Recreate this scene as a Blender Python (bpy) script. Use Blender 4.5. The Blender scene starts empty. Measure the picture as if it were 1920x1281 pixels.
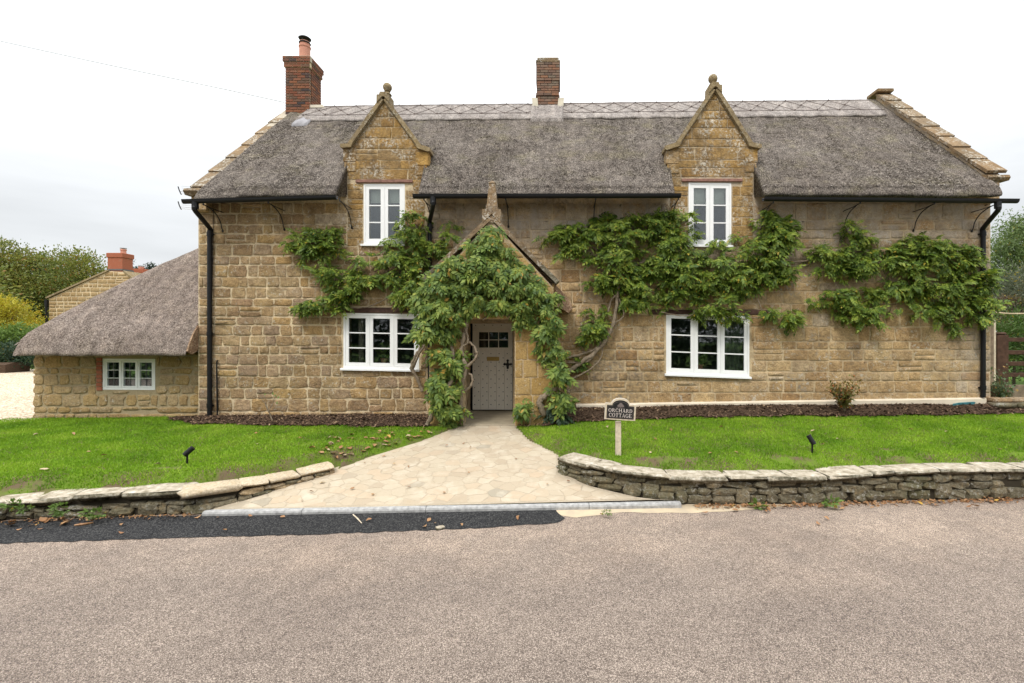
import bpy, bmesh, math, random
import numpy as np
from mathutils import Vector, Matrix, noise as mnoise

S = bpy.context.scene
COL = S.collection

# ------------------------------------------------------------------ camera, sky, sun, exposure
CX, CY, F, H = 1045.0, 628.0, 907.0, 2.4          # principal point (photo px), focal length (px), eye height (m)
cam = bpy.data.cameras.new("camera")
cam.sensor_width = 36.0
cam.lens = F / 1920.0 * 36.0
cam.shift_x = -(CX - 960.0) / 1920.0
cam.shift_y = -(640.5 - CY) / 1920.0
cam.clip_start, cam.clip_end = 0.1, 2000.0
camo = bpy.data.objects.new("camera", cam)
camo.location = (0, 0, H)
camo.rotation_euler = (math.radians(90), 0, 0)
COL.objects.link(camo)
S.camera = camo

SUN_EL, SUN_AZ = math.radians(52), math.radians(205)   # azimuth clockwise from +Y: behind the camera, to its left
w = bpy.data.worlds.new("World")
S.world = w
w.use_nodes = True
nt = w.node_tree
nt.nodes.clear()
N = nt.nodes.new
L = nt.links.new
out = N("ShaderNodeOutputWorld")
sky = N("ShaderNodeTexSky")
sky.sky_type = 'NISHITA'
sky.sun_disc = False
sky.sun_elevation = SUN_EL
sky.sun_rotation = SUN_AZ
bgs = N("ShaderNodeBackground"); bgs.inputs[1].default_value = 0.08
L(sky.outputs[0], bgs.inputs[0])
tc = N("ShaderNodeTexCoord")
sep = N("ShaderNodeSeparateXYZ"); L(tc.outputs['Generated'], sep.inputs[0])
# overcast sky: brighter towards the zenith (CIE overcast), soft cloud structure
zc = N("ShaderNodeClamp"); L(sep.outputs['Z'], zc.inputs[0])
zpw = N("ShaderNodeMath"); zpw.operation = 'POWER'; L(zc.outputs[0], zpw.inputs[0]); zpw.inputs[1].default_value = 2.0
mr = N("ShaderNodeMapRange"); mr.inputs['From Min'].default_value = 0.0; mr.inputs['From Max'].default_value = 1.0
mr.inputs['To Min'].default_value = 0.72; mr.inputs['To Max'].default_value = 3.4
L(zpw.outputs[0], mr.inputs['Value'])
mp = N("ShaderNodeMapping"); mp.inputs['Scale'].default_value = (1.3, 1.3, 7.0)
L(tc.outputs['Generated'], mp.inputs['Vector'])
nz = N("ShaderNodeTexNoise"); nz.inputs['Scale'].default_value = 1.6; nz.inputs['Detail'].default_value = 5
L(mp.outputs[0], nz.inputs['Vector'])
mr2 = N("ShaderNodeMapRange"); mr2.inputs['From Min'].default_value = 0.3; mr2.inputs['From Max'].default_value = 0.7
mr2.inputs['To Min'].default_value = 0.85; mr2.inputs['To Max'].default_value = 1.10
L(nz.outputs['Fac'], mr2.inputs['Value'])
mul = N("ShaderNodeMath"); mul.operation = 'MULTIPLY'
L(mr.outputs[0], mul.inputs[0]); L(mr2.outputs[0], mul.inputs[1])
bgc = N("ShaderNodeBackground"); bgc.inputs[0].default_value = (0.955, 0.98, 1.0, 1)
L(mul.outputs[0], bgc.inputs[1])
mx = N("ShaderNodeMixShader"); mx.inputs[0].default_value = 0.92
L(bgs.outputs[0], mx.inputs[1]); L(bgc.outputs[0], mx.inputs[2])
L(mx.outputs[0], out.inputs[0])

sun = bpy.data.lights.new("sun", 'SUN')
sun.energy = 1.5
sun.angle = math.radians(11)
sun.color = (1.0, 0.95, 0.87)
suno = bpy.data.objects.new("sun", sun)
d_ = Vector((math.sin(SUN_AZ) * math.cos(SUN_EL), math.cos(SUN_AZ) * math.cos(SUN_EL), math.sin(SUN_EL)))
suno.rotation_euler = (-d_).to_track_quat('-Z', 'Y').to_euler()
suno.location = d_ * 60
COL.objects.link(suno)

vs = S.view_settings
S.display_settings.display_device = 'sRGB'
vs.view_transform = 'Standard'; vs.look = 'None'; vs.gamma = 1.0; vs.use_curve_mapping = False
vs.exposure = 0.36
S.render.engine = 'CYCLES'
S.cycles.use_denoising = True
S.cycles.max_bounces = 8
S.cycles.transparent_max_bounces = 12

# ------------------------------------------------------------------ small helpers
def rgb(*c):
    return (c[0], c[1], c[2], 1.0)

def P(px, py, d):
    return Vector(((px - CX) * d / F, d, H - (py - CY) * d / F))

def PZ(px, py, a, b=0.0):
    """where the sight line through a photo pixel meets the plane z = a + b*y"""
    k = -(py - CY) / F
    d = (a - H) / (k - b)
    return P(px, py, d)

PATH_A, PATH_B = 0.05 - 0.1656 * 6.5, 0.1656
def pathz(y):
    return PATH_A + PATH_B * y

def wloc(o):
    v = Vector((0, 0, 0))
    while o is not None:
        v = v + Vector(o.location)
        o = o.parent
    return v

def tag(o, label=None, cat=None, group=None, kind=None):
    if label: o['label'] = label
    if cat: o['category'] = cat
    if group: o['group'] = group
    if kind: o['kind'] = kind
    return o

def empty(name, loc, label=None, cat=None, group=None, parent=None):
    o = bpy.data.objects.new(name, None)
    o.empty_display_size = 0.2
    COL.objects.link(o)
    loc = Vector(loc)
    if parent is not None:
        o.parent = parent
        loc = loc - wloc(parent)
    o.location = loc
    return tag(o, label, cat, group)

def link_mesh(name, me, mat=None, parent=None, loc=(0, 0, 0), rot=None, scale=None):
    if mat is not None and not me.materials:
        me.materials.append(mat)
    o = bpy.data.objects.new(name, me)
    COL.objects.link(o)
    loc = Vector(loc)
    if parent is not None:
        o.parent = parent
        loc = loc - wloc(parent)
    o.location = loc
    if rot is not None: o.rotation_euler = rot
    if scale is not None: o.scale = scale
    return o

def mesh_np(name, verts, faces, smooth=False):
    """verts (n,3); faces (m,k) equal-size, or list of index lists"""
    me = bpy.data.meshes.new(name)
    verts = np.asarray(verts, dtype=np.float32)
    if isinstance(faces, np.ndarray):
        m, k = faces.shape
        me.vertices.add(len(verts)); me.vertices.foreach_set("co", verts.ravel())
        me.loops.add(m * k); me.loops.foreach_set("vertex_index", faces.astype(np.int32).ravel())
        me.polygons.add(m)
        me.polygons.foreach_set("loop_start", np.arange(0, m * k, k, dtype=np.int32))
        me.polygons.foreach_set("loop_total", np.full(m, k, dtype=np.int32))
        me.update(calc_edges=True)
    else:
        me.from_pydata([tuple(map(float, v)) for v in verts], [], [tuple(int(i) for i in f) for f in faces])
        me.update()
    if smooth:
        me.polygons.foreach_set("use_smooth", np.ones(len(me.polygons), dtype=bool))
    return me

def obw(name, verts, faces, mat, parent=None, smooth=False, base='min'):
    """a mesh object from world-space vertices; its origin goes to the middle of its base"""
    verts = np.asarray(verts, dtype=np.float64)
    lo, hi = verts.min(0), verts.max(0)
    c = np.array([(lo[0] + hi[0]) / 2, (lo[1] + hi[1]) / 2, lo[2]])
    me = mesh_np(name, verts - c, faces, smooth)
    return link_mesh(name, me, mat, parent, c)

class MB:
    def __init__(s):
        s.v = []; s.f = []
    def add(s, vs, fs):
        n = len(s.v)
        s.v += [tuple(v) for v in vs]
        s.f += [tuple(i + n for i in f) for f in fs]
        return s
    def box(s, x0, y0, z0, x1, y1, z1, M=None, ch=0.0):
        if ch > 0:
            c = ch
            vs = []
            for z, i in ((z0, c), (z0 + c, 0), (z1 - c, 0), (z1, c)):
                vs += [(x0 + i, y0 + i, z), (x1 - i, y0 + i, z), (x1 - i, y1 - i, z), (x0 + i, y1 - i, z)]
            fs = [(3, 2, 1, 0), (12, 13, 14, 15)]
            for r in range(3):
                for k in range(4):
                    a, b = r * 4 + k, r * 4 + (k + 1) % 4
                    fs.append((a, b, b + 4, a + 4))
        else:
            vs = [(x0, y0, z0), (x1, y0, z0), (x1, y1, z0), (x0, y1, z0), (x0, y0, z1), (x1, y0, z1), (x1, y1, z1), (x0, y1, z1)]
            fs = [(3, 2, 1, 0), (4, 5, 6, 7), (0, 1, 5, 4), (1, 2, 6, 5), (2, 3, 7, 6), (3, 0, 4, 7)]
        if M is not None:
            vs = [M @ Vector(v) for v in vs]
        return s.add(vs, fs)
    def tube(s, pts, r, n=8, cap=True):
        pts = [Vector(p) for p in pts]
        rs = r if isinstance(r, (list, tuple)) else [r] * len(pts)
        base = len(s.v)
        up = Vector((0.13, 0.2, 1)).normalized()
        u = None
        for i, p in enumerate(pts):
            t = (pts[min(i + 1, len(pts) - 1)] - pts[max(i - 1, 0)])
            if t.length < 1e-9: t = Vector((0, 0, 1))
            t.normalize()
            if u is None:
                u = t.cross(up)
                if u.length < 1e-3: u = t.cross(Vector((1, 0, 0)))
            u = u - t * u.dot(t)
            u.normalize()
            v = t.cross(u)
            for k in range(n):
                a = 2 * math.pi * k / n
                s.v.append(tuple(p + (u * math.cos(a) + v * math.sin(a)) * rs[i]))
        for i in range(len(pts) - 1):
            for k in range(n):
                a = base + i * n + k; b = base + i * n + (k + 1) % n
                s.f.append((a, b, b + n, a + n))
        if cap:
            s.f.append(tuple(base + k for k in reversed(range(n))))
            e = base + (len(pts) - 1) * n
            s.f.append(tuple(e + k for k in range(n)))
        return s
    def lathe(s, c, prof, n=16):
        base = len(s.v)
        for r, z in prof:
            for k in range(n):
                a = 2 * math.pi * k / n
                s.v.append((c[0] + r * math.cos(a), c[1] + r * math.sin(a), c[2] + z))
        for i in range(len(prof) - 1):
            for k in range(n):
                a = base + i * n + k; b = base + i * n + (k + 1) % n
                s.f.append((a, b, b + n, a + n))
        s.f.append(tuple(base + k for k in reversed(range(n))))
        e = base + (len(prof) - 1) * n
        s.f.append(tuple(e + k for k in range(n)))
        return s
    def prism(s, poly, axis, a, b):
        """poly: 2-D points; axis 'y' => (x,z) extruded a..b in y; 'x' => (y,z); 'z' => (x,y)"""
        n = len(poly)
        def mk(p, t):
            return {'y': (p[0], t, p[1]), 'x': (t, p[0], p[1]), 'z': (p[0], p[1], t)}[axis]
        vs = [mk(p, a) for p in poly] + [mk(p, b) for p in poly]
        fs = [tuple(range(n)), tuple(reversed(range(n, 2 * n)))]
        for k in range(n):
            j = (k + 1) % n
            fs.append((k, k + n, j + n, j))
        return s.add(vs, fs)
    def build(s, name, mat, parent=None, smooth=False):
        o = obw(name, s.v, s.f, mat, parent, smooth)
        fix_normals(o.data)
        return o

def fix_normals(me):
    bm = bmesh.new(); bm.from_mesh(me)
    bmesh.ops.recalc_face_normals(bm, faces=bm.faces)
    bm.to_mesh(me); bm.free()

def smooth_path(pts, per=6):
    pts = [Vector(p) for p in pts]
    o = []
    for i in range(len(pts) - 1):
        p0 = pts[max(i - 1, 0)]; p1 = pts[i]; p2 = pts[i + 1]; p3 = pts[min(i + 2, len(pts) - 1)]
        for k in range(per):
            t = k / per
            o.append(0.5 * ((2 * p1) + (-p0 + p2) * t + (2 * p0 - 5 * p1 + 4 * p2 - p3) * t * t + (-p0 + 3 * p1 - 3 * p2 + p3) * t ** 3))
    o.append(pts[-1])
    return o

# ------------------------------------------------------------------ materials
class MT:
    def __init__(s, name):
        s.m = bpy.data.materials.new(name); s.m.use_nodes = True
        s.t = s.m.node_tree; s.t.nodes.clear()
        s.out = s.n("ShaderNodeOutputMaterial")
        s.b = s.n("ShaderNodeBsdfPrincipled")
        s.l(s.b.outputs[0], s.out.inputs[0])
        s.pos = s.n("ShaderNodeNewGeometry").outputs['Position']
    def n(s, t): return s.t.nodes.new(t)
    def l(s, a, b): s.t.links.new(a, b)
    def put(s, sock, v):
        if hasattr(v, 'links') or isinstance(v, bpy.types.NodeSocket): s.l(v, sock)
        else: sock.default_value = v
    def noise(s, scale, detail=3, rough=0.55, vec=None, sc=None):
        nd = s.n("ShaderNodeTexNoise")
        nd.inputs['Scale'].default_value = scale; nd.inputs['Detail'].default_value = detail; nd.inputs['Roughness'].default_value = rough
        v = vec or s.pos
        if sc:
            mp = s.n("ShaderNodeMapping"); mp.inputs['Scale'].default_value = sc
            s.l(v, mp.inputs['Vector']); v = mp.outputs[0]
        s.l(v, nd.inputs['Vector'])
        return nd.outputs['Fac']
    def vor(s, scale, out='Distance', feature='F1', vec=None):
        nd = s.n("ShaderNodeTexVoronoi"); nd.feature = feature
        nd.inputs['Scale'].default_value = scale
        s.l(vec or s.pos, nd.inputs['Vector'])
        return nd.outputs[out]
    def ramp(s, fac, stops, interp='LINEAR'):
        nd = s.n("ShaderNodeValToRGB"); cr = nd.color_ramp; cr.interpolation = interp
        while len(cr.elements) < len(stops): cr.elements.new(0.5)
        for e, (p, c) in zip(cr.elements, stops):
            e.position = p; e.color = c if len(c) == 4 else rgb(*c)
        s.put(nd.inputs[0], fac)
        return nd.outputs[0]
    def rng(s, v, a, b, c=0.0, d=1.0):
        nd = s.n("ShaderNodeMapRange")
        s.l(v, nd.inputs['Value'])
        nd.inputs['From Min'].default_value = a; nd.inputs['From Max'].default_value = b
        nd.inputs['To Min'].default_value = c; nd.inputs['To Max'].default_value = d
        return nd.outputs[0]
    def mix(s, fac, a, b, mode='MIX'):
        nd = s.n("ShaderNodeMix"); nd.data_type = 'RGBA'; nd.blend_type = mode
        s.put(nd.inputs[0], fac)
        s.put(nd.inputs[6], a if not isinstance(a, tuple) else (a if len(a) == 4 else rgb(*a)))
        s.put(nd.inputs[7], b if not isinstance(b, tuple) else (b if len(b) == 4 else rgb(*b)))
        return nd.outputs[2]
    def math(s, op, a, b=None):
        nd = s.n("ShaderNodeMath"); nd.operation = op
        s.put(nd.inputs[0], a)
        if b is not None: s.put(nd.inputs[1], b)
        return nd.outputs[0]
    def xyz(s):
        nd = s.n("ShaderNodeSeparateXYZ"); s.l(s.pos, nd.inputs[0]); return nd.outputs
    def isl(s):
        """a random number per piece: loose island of a joined mesh, or object"""
        g = s.n("ShaderNodeNewGeometry").outputs['Random Per Island']
        o = s.n("ShaderNodeObjectInfo").outputs['Random']
        return s.math('FRACT', s.math('ADD', g, o))
    def bump(s, h, strength=0.5, dist=0.02):
        nd = s.n("ShaderNodeBump"); nd.inputs['Strength'].default_value = strength; nd.inputs['Distance'].default_value = dist
        s.l(h, nd.inputs['Height']); s.l(nd.outputs[0], s.b.inputs['Normal'])
        return s
    def col(s, c, rough=0.9, spec=0.25, metal=0.0):
        s.put(s.b.inputs['Base Color'], c if not isinstance(c, tuple) else (c if len(c) == 4 else rgb(*c)))
        s.b.inputs['Roughness'].default_value = rough
        s.b.inputs['Specular IOR Level'].default_value = spec
        s.b.inputs['Metallic'].default_value = metal
        return s

def plain(name, c, rough=0.6, spec=0.4, metal=0.0, var=0.12, sc=9.0):
    m = MT(name)
    f = m.noise(sc, 4)
    k = m.ramp(f, [(0.3, tuple(x * (1 - var) for x in c)), (0.7, tuple(min(1, x * (1 + var)) for x in c))])
    m.col(k, rough, spec, metal)
    return m.m

def weather(m, base, lime=0.0, black=0.0):
    """coatings of the whole wall, over stones and joints alike: old limewash high up, black lichen, large soft stains"""
    base = m.mix(0.75, base, m.ramp(m.noise(1.7, 5, 0.62), [(0.30, (0.66, 0.63, 0.60)), (0.5, (1.0, 1.0, 1.0)), (0.70, (1.20, 1.18, 1.14))]), 'MULTIPLY')
    base = m.mix(0.7, base, m.ramp(m.noise(6.0, 5, 0.7), [(0.33, (0.62, 0.59, 0.56)), (0.50, (1.0, 1.0, 1.0)), (0.68, (1.22, 1.2, 1.16))]), 'MULTIPLY')
    if lime > 0:
        x, y, z = m.xyz()[0], m.xyz()[1], m.xyz()[2]
        wob = m.rng(m.noise(0.9, 4, 0.65), 0.25, 0.75, -0.8, 0.8)
        k = m.math('MULTIPLY', m.rng(m.math('ADD', z, wob), 3.9, 4.7), m.rng(x, -3.4, -2.2))
        low = m.math('MULTIPLY', m.rng(m.math('ADD', x, wob), 8.5, 9.4), 0.7)
        k = m.math('MAXIMUM', k, low)
        k = m.math('MULTIPLY', k, m.rng(m.noise(3.2, 5, 0.72), 0.38, 0.60, 0.0, 1.0))
        base = m.mix(m.math('MULTIPLY', k, lime * .72), base, m.mix(m.noise(30, 3, 0.7), (0.30, 0.26, 0.215), (0.52, 0.47, 0.41)))
    if black > 0:
        k = m.math('MULTIPLY', m.rng(m.noise(0.8, 3, 0.6), 0.50, 0.64), m.rng(m.noise(17, 5, 0.75), 0.46, 0.60))
        base = m.mix(m.math('MULTIPLY', k, black), base, (0.075, 0.062, 0.05))
    return base

def stone_mat(name, pal, lichen=0.0, lcol=(0.52, 0.5, 0.44), grain=1.0, stain=None, stain_amt=0.5, rough=0.93, bump=0.6, lsc=17.0, lime=0.0, black=0.0, wx=False):
    m = MT(name)
    r = m.isl()
    k = len(pal)
    base = m.ramp(r, [(i / (k - 1), c) for i, c in enumerate(pal)], 'LINEAR')
    n1 = m.noise(7.0, 5, 0.65)
    base = m.mix(m.rng(n1, 0.3, 0.75, 0.0, 0.75), base, m.mix(0.5, base, pal[0], 'MULTIPLY'), 'MIX')
    n2 = m.noise(34.0, 5, 0.75)
    base = m.mix(0.9 * grain, base, m.ramp(n2, [(0.30, (0.36, 0.34, 0.31)), (0.44, (0.84, 0.82, 0.79)), (0.56, (1.08, 1.07, 1.04)), (0.76, (1.40, 1.38, 1.33))]), 'MULTIPLY')
    n4 = m.noise(13.0, 4, 0.65)
    base = m.mix(m.rng(n4, 0.52, 0.70, 0.0, 0.55), base, m.mix(0.45, base, (0.50, 0.33, 0.14)))
    base = m.mix(m.rng(m.noise(19.0, 4, 0.7), 0.57, 0.70, 0.0, 0.5), base, m.mix(0.55, base, (0.11, 0.09, 0.07)))
    if stain is not None:
        n3 = m.noise(1.3, 4, 0.6)
        base = m.mix(m.rng(n3, 0.48, 0.64, 0.0, stain_amt), base, stain)
    if lichen > 0:
        v = m.noise(lsc, 5, 0.75)
        v2 = m.noise(2.6, 3, 0.55)
        msk = m.math('MULTIPLY', m.rng(v, 0.58 - 0.07 * lichen, 0.63 - 0.07 * lichen), m.rng(v2, 0.42, 0.60))
        base = m.mix(m.math('MULTIPLY', msk, min(1.0, 0.55 + 0.3 * lichen)), base, lcol)
    if wx: base = weather(m, base, lime, black)
    m.col(base, rough, 0.15)
    h = m.math('ADD', m.math('MULTIPLY', m.noise(9, 5, 0.72), 1.2), m.math('MULTIPLY', m.noise(55, 3, 0.7), 0.35))
    m.bump(h, bump, 0.045)
    return m.m

M = {}
M['stone_left'] = stone_mat('stone_brown_grey', [(0.3028, 0.2064, 0.1219), (0.3996, 0.2814, 0.1627), (0.4511, 0.3315, 0.1917), (0.348, 0.2565, 0.1801), (0.4768, 0.319, 0.1453), (0.4253, 0.319, 0.2091), (0.3738, 0.2502, 0.1511)], 0.3, stain=(0.38, 0.28, 0.11), stain_amt=0.28, bump=0.9, wx=True)
M['stone_right'] = stone_mat('stone_warm_brown', [(0.369, 0.2385, 0.1219), (0.4835, 0.3511, 0.1897), (0.42, 0.2848, 0.1491), (0.5343, 0.3975, 0.2236), (0.4581, 0.3313, 0.1897), (0.509, 0.3975, 0.2575)], 0.55, lime=0.85, black=0.6, bump=0.7, wx=True)
M['stone_lime'] = stone_mat('stone_limewashed', [(0.4247, 0.3283, 0.2162), (0.4891, 0.394, 0.2816), (0.4376, 0.3546, 0.2489), (0.5148, 0.4203, 0.3078), (0.4633, 0.3087, 0.1572)], 0.5, (0.48, 0.44, 0.38), lime=0.9, black=0.3, bump=0.6, wx=True)
M['stone_dormer'] = stone_mat('stone_orange', [(0.3376, 0.2088, 0.0797), (0.4051, 0.2721, 0.1159), (0.3488, 0.2469, 0.1304), (0.4726, 0.2975, 0.1015), (0.3826, 0.2848, 0.1667)], 1.15, (0.60, 0.55, 0.46), stain=(0.19, 0.13, 0.075), stain_amt=0.7, lsc=20.0, black=0.5, bump=0.9, wx=True)
M['stone_wing'] = stone_mat('stone_ochre_rubble', [(0.345, 0.2415, 0.1207), (0.4255, 0.3105, 0.161), (0.3795, 0.2645, 0.115), (0.46, 0.345, 0.1955), (0.322, 0.2472, 0.1495)], 0.1)
M['stone_porch'] = stone_mat('stone_porch', [(0.40, 0.27, 0.10), (0.44, 0.31, 0.14), (0.38, 0.25, 0.09)], 0.2, bump=0.4)
M['stone_dry'] = stone_mat('stone_drystone', [(0.14, 0.125, 0.085), (0.21, 0.185, 0.13), (0.17, 0.15, 0.095), (0.25, 0.215, 0.15), (0.19, 0.17, 0.12)], 0.5, (0.42, 0.41, 0.37), stain=(0.10, 0.10, 0.05), stain_amt=0.6, bump=0.9)
M['stone_cope_flat'] = stone_mat('stone_coping_pale', [(0.46, 0.41, 0.33), (0.54, 0.48, 0.39), (0.40, 0.35, 0.27), (0.50, 0.45, 0.37)], 0.8, (0.62, 0.6, 0.56), stain=(0.25, 0.21, 0.14), stain_amt=0.4)
M['stone_verge'] = stone_mat('stone_verge', [(0.246, 0.164, 0.0902), (0.2788, 0.2009, 0.123), (0.2214, 0.164, 0.1066)], 1.0, (0.50, 0.46, 0.39), stain=(0.12, 0.09, 0.055), stain_amt=0.7)
def coping_mat():
    # slab tops are scoured pale with white lichen, their edges stay dark and mossy
    m = MT('stone_coping_pale')
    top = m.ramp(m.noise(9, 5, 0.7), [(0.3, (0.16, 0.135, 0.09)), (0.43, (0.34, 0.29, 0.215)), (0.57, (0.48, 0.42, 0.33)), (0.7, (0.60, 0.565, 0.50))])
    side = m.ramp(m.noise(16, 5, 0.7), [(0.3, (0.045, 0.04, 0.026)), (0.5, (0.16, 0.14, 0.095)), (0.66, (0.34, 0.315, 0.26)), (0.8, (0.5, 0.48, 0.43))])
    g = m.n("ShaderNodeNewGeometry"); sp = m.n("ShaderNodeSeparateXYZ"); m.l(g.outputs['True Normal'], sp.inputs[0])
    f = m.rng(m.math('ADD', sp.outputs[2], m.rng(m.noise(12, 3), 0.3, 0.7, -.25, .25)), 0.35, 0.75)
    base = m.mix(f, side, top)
    m.col(base, 0.93, 0.12)
    m.bump(m.math('ADD', m.noise(14, 5, 0.7), m.math('MULTIPLY', m.noise(60, 3, 0.7), 0.4)), 0.9, 0.03)
    return m.m
M['stone_cope'] = coping_mat()
M['flash_grey'] = plain('grey_flashing', (0.27, 0.26, 0.27), 0.8, 0.2, var=0.2, sc=8)
M['stone_trim'] = stone_mat('stone_trim', [(0.28, 0.215, 0.12), (0.32, 0.25, 0.15)], 0.7, (0.46, 0.42, 0.33), stain=(0.11, 0.08, 0.05), stain_amt=0.55)
M['stone_far'] = stone_mat('stone_far', [(0.36, 0.25, 0.13), (0.42, 0.31, 0.17), (0.38, 0.27, 0.14)], 0.0)

def mortar(name, c1, c2, house=False):
    m = MT(name)
    base = m.mix(m.rng(m.noise(2.0, 3), 0.35, 0.65), c1, c2)
    if house: base = m.mix(m.rng(m.xyz()[0], -3.3, -1.5), base, m.mix(1.0, base, (0.86, 0.83, 0.79), 'MULTIPLY'))
    base = m.mix(0.35, base, m.ramp(m.noise(45, 4, 0.7), [(0.3, (0.5, 0.48, 0.45)), (0.6, (1, 1, 1))]), 'MULTIPLY')
    if house: base = weather(m, base, 0.8, 0.4)
    m.col(base, 0.95, 0.1)
    m.bump(m.math('ADD', m.noise(50, 4, 0.7), m.noise(12, 4, 0.7)), 0.6, 0.025)
    return m.m
M['mortar'] = mortar('lime_mortar', (0.66, 0.54, 0.36), (0.58, 0.465, 0.305), True)
M['mortar_wing'] = mortar('mortar_wing', (0.40, 0.32, 0.20), (0.36, 0.29, 0.18))
M['mortar_grey'] = mortar('mortar_pale', (0.48, 0.42, 0.33), (0.42, 0.36, 0.28))
M['dark_core'] = plain('wall_core', (0.05, 0.042, 0.03), 1.0, 0.05)
M['plinth'] = plain('plinth_render', (0.62, 0.54, 0.42), 0.9, 0.1, var=0.1, sc=3)
M['flashing'] = plain('lime_fillet', (0.62, 0.56, 0.45), 0.9, 0.1, sc=6)
M['white'] = plain('white_paint', (0.80, 0.80, 0.79), 0.35, 0.4, var=0.02)
M['cream'] = plain('cream_paint', (0.76, 0.71, 0.61), 0.5, 0.3, var=0.03)
M['black'] = plain('black_paint', (0.006, 0.006, 0.007), 0.5, 0.3, var=0.2)
M['iron'] = plain('wrought_iron', (0.012, 0.011, 0.011), 0.6, 0.4, var=0.3)
M['alu'] = plain('aluminium', (0.45, 0.45, 0.46), 0.4, 0.5, 0.8, var=0.05)
M['brass'] = plain('brass', (0.40, 0.27, 0.09), 0.35, 0.5, 0.9, var=0.1)
M['lintel'] = plain('lintel_timber', (0.075, 0.042, 0.032), 0.8, 0.2, var=0.4, sc=14)
M['lintel_red'] = plain('lintel_red_timber', (0.24, 0.13, 0.10), 0.85, 0.15, var=0.35, sc=14)
M['terracotta'] = plain('terracotta', (0.50, 0.24, 0.17), 0.8, 0.2, var=0.12)
M['interior'] = plain('interior_plaster', (0.22, 0.21, 0.19), 0.9, 0.1)
M['blind'] = plain('blind_fabric', (0.80, 0.80, 0.72), 0.9, 0.1, var=0.03)
M['curtain_green'] = plain('curtain_green', (0.16, 0.19, 0.14), 0.9, 0.1)
M['curtain_cream'] = plain('curtain_cream', (0.62, 0.60, 0.46), 0.9, 0.1)
M['curtain_taupe'] = plain('curtain_taupe', (0.30, 0.27, 0.22), 0.9, 0.1)
M['lead'] = plain('lead_came', (0.10, 0.10, 0.10), 0.5, 0.4)
M['post_pale'] = plain('pale_post_wood', (0.55, 0.47, 0.35), 0.85, 0.15, var=0.2, sc=20)
M['wood_dark'] = plain('dark_stained_wood', (0.075, 0.040, 0.026), 0.8, 0.2, var=0.35, sc=10)
M['wood_grey'] = plain('weathered_wood', (0.20, 0.15, 0.105), 0.85, 0.15, var=0.3, sc=10)
M['rope'] = plain('rope', (0.50, 0.40, 0.27), 0.9, 0.1)
M['teal'] = plain('teal_membrane', (0.045, 0.16, 0.18), 0.5, 0.3, var=0.3)
M['sign_black'] = plain('sign_black', (0.012, 0.012, 0.012), 0.4, 0.4)
M['sign_letter'] = plain('sign_letter', (0.62, 0.55, 0.50), 0.6, 0.3, var=0.04)
M['sign_mark'] = plain('sign_mark', (0.16, 0.13, 0.12), 0.6, 0.3, var=0.04)
M['kerb'] = plain('kerb_concrete', (0.33, 0.325, 0.315), 0.9, 0.15, var=0.3, sc=18)
M['slate_flag'] = plain('porch_flag', (0.30, 0.255, 0.18), 0.7, 0.25, var=0.15, sc=5)

def brick_mat(name, pal):
    m = MT(name)
    base = m.ramp(m.isl(), [(i / (len(pal) - 1), c) for i, c in enumerate(pal)])
    base = m.mix(0.5, base, m.ramp(m.noise(40, 4, 0.7), [(0.3, (0.45, 0.42, 0.4)), (0.6, (1, 1, 1))]), 'MULTIPLY')
    base = m.mix(m.rng(m.noise(5, 3), 0.6, 0.75, 0, 0.35), base, (0.30, 0.26, 0.19))
    m.col(base, 0.9, 0.15).bump(m.noise(60, 3, 0.7), 0.4, 0.01)
    return m.m
M['brick'] = brick_mat('brick_red', [(0.1989, 0.0759, 0.0468), (0.2448, 0.1071, 0.0655), (0.0574, 0.0491, 0.0514), (0.2601, 0.1071, 0.0561), (0.1683, 0.0893, 0.0608), (0.1148, 0.0759, 0.0561)])
M['brick_old'] = brick_mat('brick_weathered', [(0.25, 0.13, 0.085), (0.21, 0.125, 0.09), (0.10, 0.08, 0.068), (0.29, 0.145, 0.085), (0.185, 0.145, 0.11), (0.24, 0.15, 0.11)])
M['brick_new'] = brick_mat('brick_orange', [(0.34, 0.115, 0.065), (0.37, 0.135, 0.08), (0.31, 0.10, 0.055)])

def thatch_mat(name, dark, mid, light, moss=0.0, scale=52.0):
    m = MT(name)
    f = m.noise(scale, 3, 0.75, sc=(1.0, 0.55, 0.55))
    base = m.ramp(f, [(0.34, dark), (0.47, mid), (0.58, light), (0.74, tuple(min(1, c * 1.5) for c in light))])
    nm = m.noise(6.5, 4, 0.65)
    base = m.mix(0.8, base, m.ramp(nm, [(0.32, (0.55, 0.54, 0.54)), (0.5, (0.95, 0.95, 0.95)), (0.68, (1.25, 1.23, 1.2))]), 'MULTIPLY')
    st = m.noise(7.0, 4, 0.6, sc=(1.0, 0.10, 0.10))
    base = m.mix(0.6, base, m.ramp(st, [(0.34, (0.72, 0.71, 0.70)), (0.52, (1.0, 1.0, 1.0)), (0.68, (1.2, 1.19, 1.17))]), 'MULTIPLY')
    n1 = m.noise(0.9, 4, 0.6)
    base = m.mix(m.rng(n1, 0.35, 0.7, 0.0, 0.55), base, m.mix(1.0, base, (0.62, 0.58, 0.56), 'MULTIPLY'))
    if moss > 0:
        n2 = m.noise(1.7, 4, 0.65)
        base = m.mix(m.rng(n2, 0.50, 0.68, 0.0, moss), base, m.mix(1.0, base, (1.02, 1.06, 0.66), 'MULTIPLY'))
    m.col(base, 0.95, 0.08)
    h = m.math('ADD', m.math('MULTIPLY', f, 0.8), m.math('MULTIPLY', m.noise(5, 3), 0.8))
    m.bump(h, 0.9, 0.06)
    return m.m
M['thatch'] = thatch_mat('thatch_weathered', (0.036, 0.029, 0.026), (0.138, 0.116, 0.10), (0.30, 0.262, 0.225), 0.4)
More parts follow.
